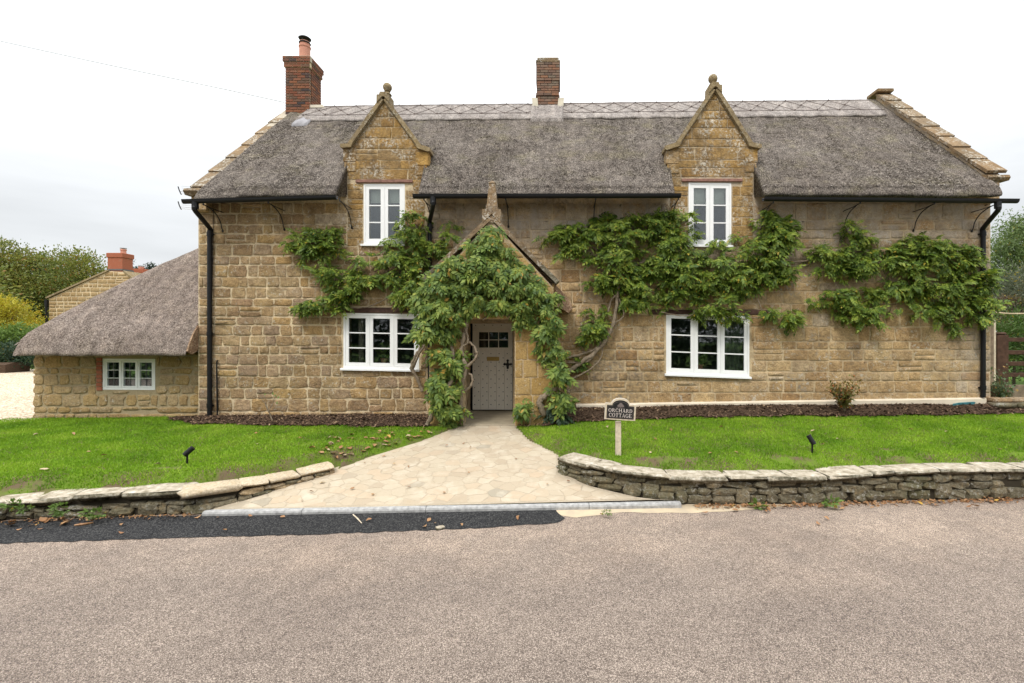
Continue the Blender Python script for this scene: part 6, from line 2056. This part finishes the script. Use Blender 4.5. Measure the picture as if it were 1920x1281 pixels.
weed(1556, 944, 6.72, .11, .07, "leafy green weed at the foot of the right dry stone wall, among brown leaves", "weeds along the foot of the right dry stone wall", 34, size=.08)
weed(1138, 962, 6.38, .07, .03, "flat tuft of pale green weed on the sandy strip by the kerb", "weeds beside the kerb", 40, size=.03)
# scrubby plant by the right corner downpipe
bp = empty("scrubby_plant", P(1880, 745, 11.0), "straggly green and yellow plant by the right corner downpipe", "plant")
br = np.random.default_rng(61)
for k in range(14):
    a_ = P(br.uniform(1848, 1912), br.uniform(690, 735), 10.9 + br.uniform(-.2, .3)); b0 = P(1880 + br.uniform(-18, 18), 752, 11.0)
    stems(bp, "stem", [([b0, b0.lerp(a_, .5) + Vector((0, -.05, .05)), a_], .007, .003)], M['leaf_privet'], 4)
    m_ = 26
    t = br.uniform(.3, 1.05, m_)
    pos = np.array([tuple(b0.lerp(a_, float(q)) + Vector((br.normal(0, .05), br.normal(0, .05), br.normal(0, .04)))) for q in t])
    scatter("foliage", SINGLE, pos, frames(br.normal(size=(m_, 3)) + np.array([0, -.5, 0]), np.tile([0, 0, 1.], (m_, 1)), np.zeros(m_)), br.uniform(.05, .11, m_), M['leaf_privet'], bp, br)

# teal membrane showing under the plinth
tm_ = [P(px, py, YF - .115) for px, py in [(1788, 757), (1800, 755), (1826, 753.5), (1829, 755), (1822, 761), (1800, 764), (1785, 763)]]
b = MB(); b.prism([(p_.x, p_.z) for p_ in tm_], 'y', YF - .125, YF - .10)
tag(b.build("plastic_membrane", M['teal']), "teal plastic membrane peeping from the mulch at the right end of the plinth", "plastic sheet")
tm_ = [P(px, py, YF - .115) for px, py in [(1692, 760), (1745, 757.5), (1750, 760), (1735, 764), (1700, 765)]]
b = MB(); b.prism([(p_.x, p_.z) for p_ in tm_], 'y', YF - .125, YF - .10)
tag(b.build("plastic_membrane", M['teal']), "thin strip of teal plastic membrane under the middle of the right plinth", "plastic sheet")

# low stone edging past the right corner
ed = empty("stone_edging", P(1890, 765, 10.5), "low mossy stone edging past the right corner of the cottage", "edging")
re_ = random.Random(9)
for r_, (z0_, z1_, yo) in enumerate(((766, 756, 10.42), (757, 748, 10.50))):
    x = fx(1848)
    while x < 12.5:
        wd = re_.uniform(.3, .6)
        za, zb = H - (z0_ - CY) * yo / F, H - (z1_ - CY) * yo / F
        link_mesh("stone", variant(re_.choice(SLAB), M['stone_verge'] if r_ else M['stone_dry']), None, ed, (x + wd / 2, yo + .15, (za + zb) / 2), scale=(wd, .36, (zb - za) * 1.1))
        x += wd

# ------------------------------------------------------------------ gate, post and rope beyond the right corner
GD = 12.9
gt = empty("field_gate", P(1890, 748, GD), "dark brown wooden gate with heavy post beyond the right corner of the cottage", "gate")
gp = lambda px, py, d=GD: P(px, py, d)
a_, c_ = gp(1858, 626), gp(1882, 750)
b = MB(); b.box(a_.x + .05, GD - .14, c_.z - .3, c_.x, GD + .14, a_.z - .03); b.box(a_.x + .06, GD - .12, a_.z - .03, c_.x - .02, GD + .12, a_.z + .04, ch=.03); b.build("gate_post", M['wood_dark'], gt)
for py in (637, 661, 682, 703):
    z_ = gp(0, py).z
    MB().box(gp(1882, 0).x + .003, GD - .04, z_ - .055, gp(1882, 0).x + 3.2, GD + .03, z_ + .055, ch=.006).build("rail", M['wood_dark'], gt)
MB().box(gp(1882, 0).x + 2.0, GD - .07, gp(0, 730).z, gp(1882, 0).x + 2.12, GD - .042, gp(0, 632).z).build("brace", M['wood_dark'], gt)
MB().box(gp(1882, 0).x + .003, GD - .05, gp(0, 748).z, 16, GD + .05, gp(0, 722).z).build("bottom_board", M['wood_grey'], gt)
a_ = gp(1861, 583, 12.5); zb = gp(0, 720, 12.5).z
ps = MB().box(a_.x - .03, 12.46, zb, a_.x + .05, 12.54, a_.z); tag(ps.build("fence_post", M['post_pale']), "slim pale wooden post close to the right corner of the cottage", "post")
b = MB().box(gp(1857, 0, 12.4).x - .12, 12.3, zb, gp(1857, 0, 12.4).x, 12.36, gp(0, 600, 12.4).z); tag(b.build("fence_board", M['wood_grey']), "upright brown board right behind the cottage corner", "board")
b = MB(); b.tube(smooth_path([P(1865, 586, 12.5), P(1890, 588, 12.5), P(1925, 588, 12.5), P(2050, 584, 12.6)], 4), .018, 6); tag(b.build("rope", M['rope']), "taut pale rope running right from the slim post", "rope")

# ------------------------------------------------------------------ trees and hedges
def leaf_quads(name, pos, nrm, size, mat, parent, r, asp=.5):
    n = len(pos)
    d = nrm + r.normal(0, .7, (n, 3))
    R_ = frames(d, r.normal(size=(n, 3)), np.zeros(n))
    tv = np.array([(-.5, 0, 0), (0, asp * .5, .06), (.5, 0, 0), (0, -asp * .5, .06)]); tf_ = np.array([(0, 1, 2, 3)])
    return scatter(name, [(tv, tf_)], pos, R_, size, mat, parent, r)
def tree(name, base, h, blobs, mat, label, cat="tree", group=None, n=6000, leaf=.16, seed=1, trunk=.2, asp=.5, clump=60, droop=0.0):
    """blobs: (dx,dy,z,rx,ry,rz) relative to the base"""
    r = np.random.default_rng(seed)
    root = empty(name, base, label, cat, group)
    rnd = random.Random(seed)
    base = Vector(base)
    top = base + Vector((0, 0, h * .8))
    sp = [base - Vector((0, 0, .3)), base + Vector((rnd.uniform(-.1, .1), 0, h * .25)), base + Vector((rnd.uniform(-.3, .3), 0, h * .5)), top]
    stems(root, "trunk", [(sp, trunk, trunk * .25)], M['bark_tree'], 8)
    for dx, dy, z, rx, ry, rz in blobs:
        c = base + Vector((dx, dy, z))
        f = base + Vector((0, 0, max(.2, z * .55)))
        stems(root, "limb", [([f, f.lerp(c, .5) + Vector((0, 0, .2)), c], trunk * .4, trunk * .08)], M['bark_tree'], 5)
    vol = np.array([b_[3] * b_[5] for b_ in blobs]); vol = vol / vol.sum()
    P_, N_ = [], []
    for (dx, dy, z, rx, ry, rz), w_ in zip(blobs, vol):
        m_ = max(4, int(n * w_ / clump))
        cv = r.normal(size=(m_, 3)); cv /= np.linalg.norm(cv, axis=1)[:, None]
        q = r.uniform(.25, 1.05, m_)[:, None] ** .5
        cc = np.array([base.x + dx, base.y + dy, base.z + z]) + cv * q * np.array([rx, ry, rz])
        for c, v in zip(cc, cv):
            k = int(clump * r.uniform(.5, 1.5))
            s_ = r.uniform(.10, .24) * (rx + rz) / 2 + leaf * .5
            o_ = r.normal(size=(k, 3)) * s_ * np.array([1, 1, .65])
            o_[:, 2] -= droop * np.abs(r.normal(size=k)) * s_ * 2
            P_.append(c + o_); N_.append(np.tile(v + np.array([0, 0, .4]), (k, 1)))
    P_ = np.concatenate(P_); N_ = np.concatenate(N_)
    if droop: N_ = N_ * .3 + np.array([0, 0, -1.0]) * droop
    leaf_quads("crown", P_, N_, leaf * r.uniform(.6, 1.3, len(P_)), mat, root, r, asp)
    return root
G = "trees behind the cottage on the left"
def tb_(px, d, z=.6): return ((px - CX) * d / F, d, z)
def zt(py, d): return H - (py - CY) * d / F
tree("broadleaf_tree", tb_(-10, 44), 11, [(0, 0, 7.5, 3.2, 2.5, 2.6), (-1.5, 0, 4.5, 3.2, 2.5, 2.5), (2, 0, 5, 2.5, 2, 2.5), (.6, 0, 9.0, 1.6, 1.6, 1.6), (0, 0, 2, 4, 2, 2)], M['leaf_tree'], "tall autumn tinted tree at the far left behind the golden shrub", group=G, n=30000, leaf=.23, seed=2)
tree("broadleaf_tree", tb_(75, 46), 10, [(0, 0, 6.6, 3.2, 2.5, 2.8), (2.2, 0, 5.0, 2.6, 2.2, 2.6), (-2.2, 0, 5, 2.4, 2, 2.5), (.3, 0, 8.6, 1.2, 1.2, 1.3), (0, 0, 2.2, 4, 2, 2.2)], M['leaf_tree'], "olive brown tree with one tall sprig, second from the left edge", group=G, n=30000, leaf=.23, seed=3)
tree("broadleaf_tree", tb_(137, 45), 10, [(0, 0, 7.2, 2.6, 2.3, 2.4), (1.6, 0, 5.6, 2.4, 2, 2.6), (-1.6, 0, 5.2, 2.4, 2, 2.6), (2.6, 0, 4.6, 2, 2, 2.2), (0, 0, 2.4, 3.6, 2, 2.2)], M['leaf_tree'], "dense olive green tree just left of the far red chimneys", group=G, n=30000, leaf=.23, seed=4)
for px, py, lb, sd2 in ((240, 486, "dark fir tree right of the far red chimneys", 5), (284, 492, "small dark fir top rising over the thatched wing, farthest right of the firs", 6), (262, 505, "low dark fir between two taller fir tops over the wing", 7)):
    d = 55; b0 = tb_(px, d); hh = zt(py, d) - .6
    tree("fir_tree", b0, hh, [(0, 0, hh * t, 2.6 * (1 - t) + .15, 2.2 * (1 - t) + .15, hh * .10) for t in (.3, .45, .6, .72, .84, .94)], M['leaf_fir'], lb, group="firs behind the low wing", n=6000, leaf=.34, seed=sd2, asp=.3)
tree("golden_shrub", tb_(20, 30), 4.2, [(0, 0, 2.6, 1.5, 1.3, 1.3), (-1.5, 0, 2.3, 1.5, 1.2, 1.5), (1.1, 0, 1.9, 1.0, 1, .9), (-.4, 0, 3.4, .9, .8, .75), (0, 0, 1.2, 2.0, 1.2, 1.0)], M['leaf_yellow'], "golden yellow shrub at the left edge above the wing roof", "shrub", n=20000, leaf=.13, seed=8, trunk=.08)
tree("laurel_shrub", tb_(40, 27), 2.5, [(0, 0, 1.5, 1.2, 1, .9), (1.1, 0, 1.5, .8, .8, .8), (-1.2, 0, 1.2, 1.2, 1, 1.0), (1.7, .2, 2.0, .45, .5, .5)], M['leaf_weed'], "yellow green leafy shrub below the golden one beside the wing roof", "shrub", n=14000, leaf=.13, seed=9, trunk=.06)
tree("ivy_hedge", tb_(25, 24.5, .55), 1.4, [(-1.5, 0, .75, 1.2, .7, .6), (0, 0, .8, 1.1, .7, .65), (1.2, 0, .75, 1.0, .7, .55), (2.3, 0, .7, .9, .6, .5)], M['leaf_dark'], "dark ivy hedge along the far edge of the gravel drive", "hedge", n=9000, leaf=.11, seed=10, trunk=.04)
b = MB(); b.prism([(23.3, .5), (23.3, .95), (23.7, 1.05), (24.4, 1.0), (24.4, .5)], 'x', -34, -26.6)
tag(b.build("earth_bank", M['mulch']), "bare earth bank under the ivy hedge", kind='structure')
tree("broadleaf_tree", tb_(-60, 36), 8, [(0, 0, 5, 2.4, 2, 2.4), (1, 0, 3, 2.4, 2, 2)], M['leaf_tree'], "leafy tree mostly cut off by the left edge", group=G, n=5000, leaf=.3, seed=14)
# right side
tree("willow_tree", tb_(1922, 24, .9), 7.6, [(0, 0, 6.1, 1.5, 1.3, 1.3), (-.6, 0, 4.9, 1.3, 1.2, 1.3), (.9, 0, 5.0, 1.4, 1.2, 1.4), (.1, 0, 7.1, .9, .8, .7), (-.3, 0, 3.8, 1.3, 1.2, 1.0)], M['leaf_willow'], "tall pale green willow like tree at the right edge", n=26000, leaf=.17, seed=21, trunk=.14, asp=.28, droop=.7)
tree("grey_leaved_tree", tb_(1915, 20, .9), 4.4, [(0, 0, 3.4, 1.2, 1, .9), (-.5, 0, 2.6, .9, .8, .9), (.8, 0, 2.8, 1.1, .9, 1.0)], M['leaf_grey'], "grey green small tree in front of the pale willow like tree", n=14000, leaf=.12, seed=22, trunk=.1, asp=.35)
tree("copper_shrub", tb_(1883, 17, .9), 2.9, [(0, 0, 1.9, .7, .6, .6), (-.2, 0, 2.5, .5, .5, .45), (.3, 0, 1.3, .7, .6, .6)], M['leaf_copper'], "rounded copper brown shrub behind the rope", "shrub", n=6000, leaf=.075, seed=23, trunk=.05)
tree("conifer_hedge", tb_(1900, 15.5, .8), 2.4, [(-.5, 0, 1.5, .8, .6, .7), (.5, 0, 1.7, .9, .6, .7), (0, 0, .8, 1.2, .6, .7), (1.5, 0, 1.5, .9, .6, .8), (1.4, 0, .7, 1.0, .6, .7), (-.9, 0, .7, .7, .6, .6)], M['leaf_conifer'], "bright green feathery conifer hedge behind the gate", "hedge", n=12000, leaf=.13, seed=24, trunk=.05, asp=.25)
tree("broadleaf_tree", tb_(1990, 30, .9), 9, [(0, 0, 6, 2, 1.6, 2), (-.8, 0, 4, 2, 1.6, 2), (0, 0, 2, 2.2, 1.6, 2)], M['leaf_grey'], "dusty green tree cut off by the right edge", n=5000, leaf=.24, seed=25)
# the hedge on the other side of the lane, which the windows mirror
tree("lane_hedge", (1.0, -6.4, 0), 5.2, [(x_, dy_, z_, 1.9, .7, .9) for x_ in range(-31, 20, 2) for z_, dy_ in ((.5, .5), (1.6, .2), (2.8, 0), (4.0, -.2), (4.9, -.4))], M['leaf_dark'], "tall dark green hedge along the far side of the lane", "hedge", n=60000, leaf=.30, seed=26, trunk=.08)

# ------------------------------------------------------------------ neighbour's house, far left
ND = 32.0; sN = F / ND
nx = lambda px: (px - CX) / sN
nz2 = lambda py: H - (py - CY) / sN
nh = empty("neighbour_house", (nx(160), ND, .55), "distant honey stone house gable with two red brick chimneys behind the wing roof", "house")
ngp = [(nx(92), .5), (nx(330), .5), (nx(330), nz2(585)), (nx(248), nz2(522)), (nx(232), nz2(510)), (nx(205), nz2(508.5)), (nx(92), nz2(560))]
ngw = MB().prism(ngp, 'y', ND, ND + 8.0).build("gable_wall", M['mortar'], nh)
rn = random.Random(77)
for (q) in lay(rn, nx(92), nx(330), nz2(640), nz2(508), .26, .44, .075, []):
    p_ = [(q[0], q[1]), (q[2], q[1]), (q[2], q[3]), (q[0], q[3])]
    for (p0, p1) in ((ngp[6], ngp[5]), (ngp[4], ngp[3]), (ngp[3], ngp[2]), ((nx(205), nz2(508.5)), (nx(232), nz2(510)))):
        ex_, ez_ = -(p1[1] - p0[1]), p1[0] - p0[0]; l_ = math.hypot(ex_, ez_); ex_ /= l_; ez_ /= l_
        p_ = clip_half(p_, ex_, ez_, ex_ * p0[0] + ez_ * p0[1] - .05)
        if len(p_) < 3: break
    if len(p_) >= 3 and area2(p_) > .02: poly_stone("stone", p_, ND, .022, M['stone_far'], ngw, rn)
for (p0, p1) in ((ngp[6], ngp[5]), (ngp[2], ngp[4])):
    b = MB(); slope_slab(b, p0[0] - .1, p0[1], p1[0], p1[1], .10, ND - .10, ND + 8.0); b.build("roof", M['stone_trim'], nh)
def nchim(x0, x1, y0, y1, z0, z1, potx, poth, band=True):
    c = MB().box(x0, y0, z0, x1, y1, z1 - .12).build("chimney", M['brick_new'], nh)
    MB().box(x0 - .05, y0 - .05, z1 - .32, x1 + .05, y1 + .05, z1 - .0, ch=.03).build("chimney_cap", M['brick_new'], c)
    if band: MB().box(x0 - .04, y0 - .04, z0 + .1, x1 + .04, y1 + .04, z0 + .2).build("flashing", M['lead'], c)
    MB().lathe((potx, (y0 + y1) / 2, 0), [(.17, z1 - .02), (.15, z1 + poth - .1), (.18, z1 + poth - .08), (.18, z1 + poth)], 12).build("chimney_pot", M['terracotta'], c)
    MB().lathe((potx, (y0 + y1) / 2, 0), [(.19, z1 + poth + .05), (.19, z1 + poth + .09), (.05, z1 + poth + .12)], 12).build("cowl", M['alu'], c)
nchim(nx(200.5), nx(228), ND + .05, ND + .85, nz2(510), nz2(474), nx(220), .30)
nchim(nx(177), nx(205), ND + 2.6, ND + 3.3, nz2(522), nz2(494), nx(193), .18, False)
b = MB(); b.tube([(nx(88.5), ND - .05, nz2(563)), (nx(88.5), ND - .05, .6)], .07, 8); b.box(nx(86.5), ND - .12, nz2(575), nx(91), ND + .02, nz2(562)); b.build("downpipe", M['black'], nh)

# ------------------------------------------------------------------ aerial, overhead wire
ae = empty("television_aerial", P(352, 395, 10.9), "small grey television aerials at the left eave of the cottage", "aerial")
ad = 10.9
al = lambda px, py, o=0: P(px, py, ad + o)
MB().tube([al(364.5, 400), al(364.5, 350)], .012, 6).build("mast", M['alu'], ae)
for y0_, y1_ in ((357, 349), (386, 377)):
    b = MB()
    b.tube([al(338, (y0_ + y1_) / 2 + 6), al(366, (y0_ + y1_) / 2 + 9)], .007, 5)
    for k in range(5):
        yy2 = y1_ + k * 3.6
        b.tube([al(340, yy2, -.05), al(365, yy2 + 2.4, -.05)], .0035, 4)
    b.build("aerial_rods", M['alu'], ae)
    b = MB(); b.tube(smooth_path([al(334, y1_ + 1), al(336.5, y1_ + 9), al(340, y1_ + 16)], 4), [.012] * 9, 6); b.build("reflector", M['iron'], ae)
b = MB(); b.tube(smooth_path([P(-120, 50, 16.5), P(0, 77, 16), P(200, 121, 15.2), P(400, 163, 14.4), P(533, 192, 13.95)], 6), .011, 5)
tag(b.build("overhead_cable", M['alu']), "thin overhead cable running from the left chimney out to the left", "cable")

# ------------------------------------------------------------------ fallen leaves and litter
fl = random.Random(99)
def leaf_mesh(rng):
    n = 7
    pts = []
    L_ = 1.0
    ol = [(0, 0), (.2, .22), (.45, .34), (.62, .24), (.8, .20), (1.0, 0), (.78, -.2), (.6, -.27), (.42, -.33), (.2, -.2)]
    c1_, c2_ = rng.uniform(-.5, .6), rng.uniform(-.4, .9)
    vs = [(x - .5, y * rng.uniform(.7, 1.1), .12 + c1_ * (x - .5) ** 2 + c2_ * abs(y) + rng.uniform(-.03, .03)) for x, y in ol]
    vs.append((0.0, 0.0, .10))
    k = len(ol)
    fs = [(i, (i + 1) % k, k) for i in range(k)]
    vs += [(x, y, z - .012) for x, y, z in vs]
    fs += [(k + 1 + (i + 1) % k, k + 1 + i, 2 * k + 1) for i in range(k)]
    return mesh_np("leaf", vs, fs, smooth=False)
LEAF = [leaf_mesh(fl) for _ in range(9)]
for me in LEAF: me.materials.append(M['dry_leaf'])
m = MT('dry_leaf_pale'); m.col(m.mix(m.isl(), (0.36, 0.26, 0.15), (0.46, 0.36, 0.24)), .8, .2); M['dry_pale'] = m.m
m = MT('dry_leaf_orange'); m.col(m.mix(m.isl(), (0.62, 0.30, 0.03), (0.60, 0.42, 0.06)), .7, .2); M['dry_orange'] = m.m
def drop(p, label, group, size=None, mat=None):
    me = fl.choice(LEAF)
    if mat is not None: me = variant(me, mat)
    s = size or fl.uniform(.07, .13)
    o = link_mesh("fallen_leaf", me, None, None, p, rot=(fl.uniform(-.35, .35), fl.uniform(-.35, .35), fl.uniform(0, 6.28)), scale=(s, s, s))
    tag(o, label, "leaf", group)
def rnd_px(pts):
    while True:
        x0, x1 = min(p[0] for p in pts), max(p[0] for p in pts); y0, y1 = min(p[1] for p in pts), max(p[1] for p in pts)
        x, y = fl.uniform(x0, x1), fl.uniform(y0, y1)
        c = False; j = len(pts) - 1
        for i in range(len(pts)):
            if (pts[i][1] > y) != (pts[j][1] > y) and x < (pts[j][0] - pts[i][0]) * (y - pts[i][1]) / (pts[j][1] - pts[i][1]) + pts[i][0]: c = not c
            j = i
        if c: return x, y
up = Vector((0, 0, .012))
def strew(n, poly, surf, label, group, mats=(None,), size=None):
    for _ in range(n):
        px, py = rnd_px(poly)
        p = surf(px, py)
        drop(p + up, label, group, size and fl.uniform(*size), fl.choice(mats))
onl = lambda px, py: lawn_at(px, py) + Vector((0, 0, .02))
strew(58, [(570, 830), (700, 812), (835, 803), (780, 828), (690, 855), (640, 868), (590, 850)], onl, "curled brown fallen leaf on the left lawn close to the path", "brown leaves on the left lawn by the path", (None, None, M['dry_pale']))
strew(9, [(20, 800), (560, 810), (600, 850), (430, 880), (250, 880), (20, 890)], onl, "stray brown fallen leaf out on the left lawn", "stray leaves on the left lawn", (None, M['dry_pale']), (.06, .10))
strew(18, [(1010, 800), (1150, 800), (1900, 795), (1900, 850), (1500, 860), (1200, 852), (1080, 835)], onl, "stray brown fallen leaf on the right lawn", "stray leaves on the right lawn", (None, M['dry_pale']), (.06, .10))
onp = lambda px, py: PZ(px, py, PATH_A + .008, PATH_B)
strew(16, [(700, 860), (860, 810), (960, 810), (1030, 860), (1100, 930), (560, 935)], onp, "small brown leaf lying on the pale stone path", "brown leaves on the stone path", (None,), (.04, .07))
drop(PZ(604, 906, PATH_A + .01, PATH_B), "bright orange leaf on the path beside the left wall end", None, .10, M['dry_orange'])
onr = lambda px, py: PZ(px, py, .01)
strew(16, [(0, 985), (380, 970), (1000, 960), (1000, 985), (500, 1000), (0, 1010)], onr, "brown leaf lying on the black tarmac strip", "leaves on the tarmac strip", (None,), (.05, .09))
strew(12, [(1080, 965), (1500, 955), (1900, 945), (1900, 975), (1300, 990)], onr, "brown leaf lying on the road below the right wall", "leaves on the road below the right wall", (None,), (.06, .10))
strew(10, [(480, 795), (790, 795), (790, 785), (480, 788)], onl, "pale dry leaf on the mulch bed left of the porch", "leaves on the left mulch bed", (M['dry_pale'],), (.05, .08))
strew(24, [(1290, 950), (1560, 942), (1700, 944), (1560, 952), (1300, 957)], onr, "curled brown leaf in the drift at the foot of the right wall", "leaves drifted along the right wall", (None,), (.06, .12))
strew(16, [(1700, 938), (1910, 932), (1910, 945), (1710, 948)], onr, "curled brown leaf in the drift at the foot of the right wall", "leaves drifted along the right wall", (None,), (.06, .11))
strew(9, [(0, 980), (60, 978), (180, 975), (160, 985), (20, 992)], onr, "large curled brown leaf at the foot of the left wall", "leaves at the foot of the left wall", (None,), (.07, .13))
# fine litter below the walls
lr = np.random.default_rng(70)
n = 1500
s_ = lr.uniform(0, 1, n)
x = np.where(s_ < .85, lr.uniform(1.9, 8, n), lr.uniform(-7.4, -4.8, n))
y = wall_front_y(x) - np.abs(lr.normal(0, .07, n)) + .02
p = np.stack([x, y, .008 + np.abs(lr.normal(0, .012, n))], -1)
a_ = lr.uniform(0, 6.28, n); l = lr.uniform(.006, .022, n)
u = np.stack([np.cos(a_) * l, np.sin(a_) * l, lr.normal(0, .3, n) * l], -1); v = np.stack([-np.sin(a_) * l * .4, np.cos(a_) * l * .4, lr.normal(0, .3, n) * l], -1)
o = obw("leaf_litter", np.stack([p - u - v, p + u - v, p + u + v, p - u + v], 1).reshape(-1, 3), np.arange(4 * n).reshape(-1, 4), M['dry_leaf'])
tag(o, "fine brown leaf litter along the foot of the dry stone walls", "leaf litter", kind='stuff')
# twig and pale lump on the tarmac
b = MB(); b.tube([PZ(662, 965, .012), PZ(670, 972, .02), PZ(678, 981, .012)], [.008, .009, .006], 5); tag(b.build("twig", M['post_pale']), "pale straight twig lying on the black tarmac strip", "twig")
b = MB(); b.tube([PZ(140, 985, .015), PZ(156, 983, .02), PZ(175, 980, .015)], [.012, .016, .010], 5); tag(b.build("twig", M['dry_leaf']), "brown stick lying on the tarmac below the left wall", "twig")
q = PZ(825, 992, 0)
o = link_mesh("pale_stone", variant(SLAB[3], M['stone_cope']), None, None, (q.x, q.y, .014), rot=(0, 0, .6), scale=(.11, .08, .03)); tag(o, "small pale stone at the edge of the tarmac strip", "stone")
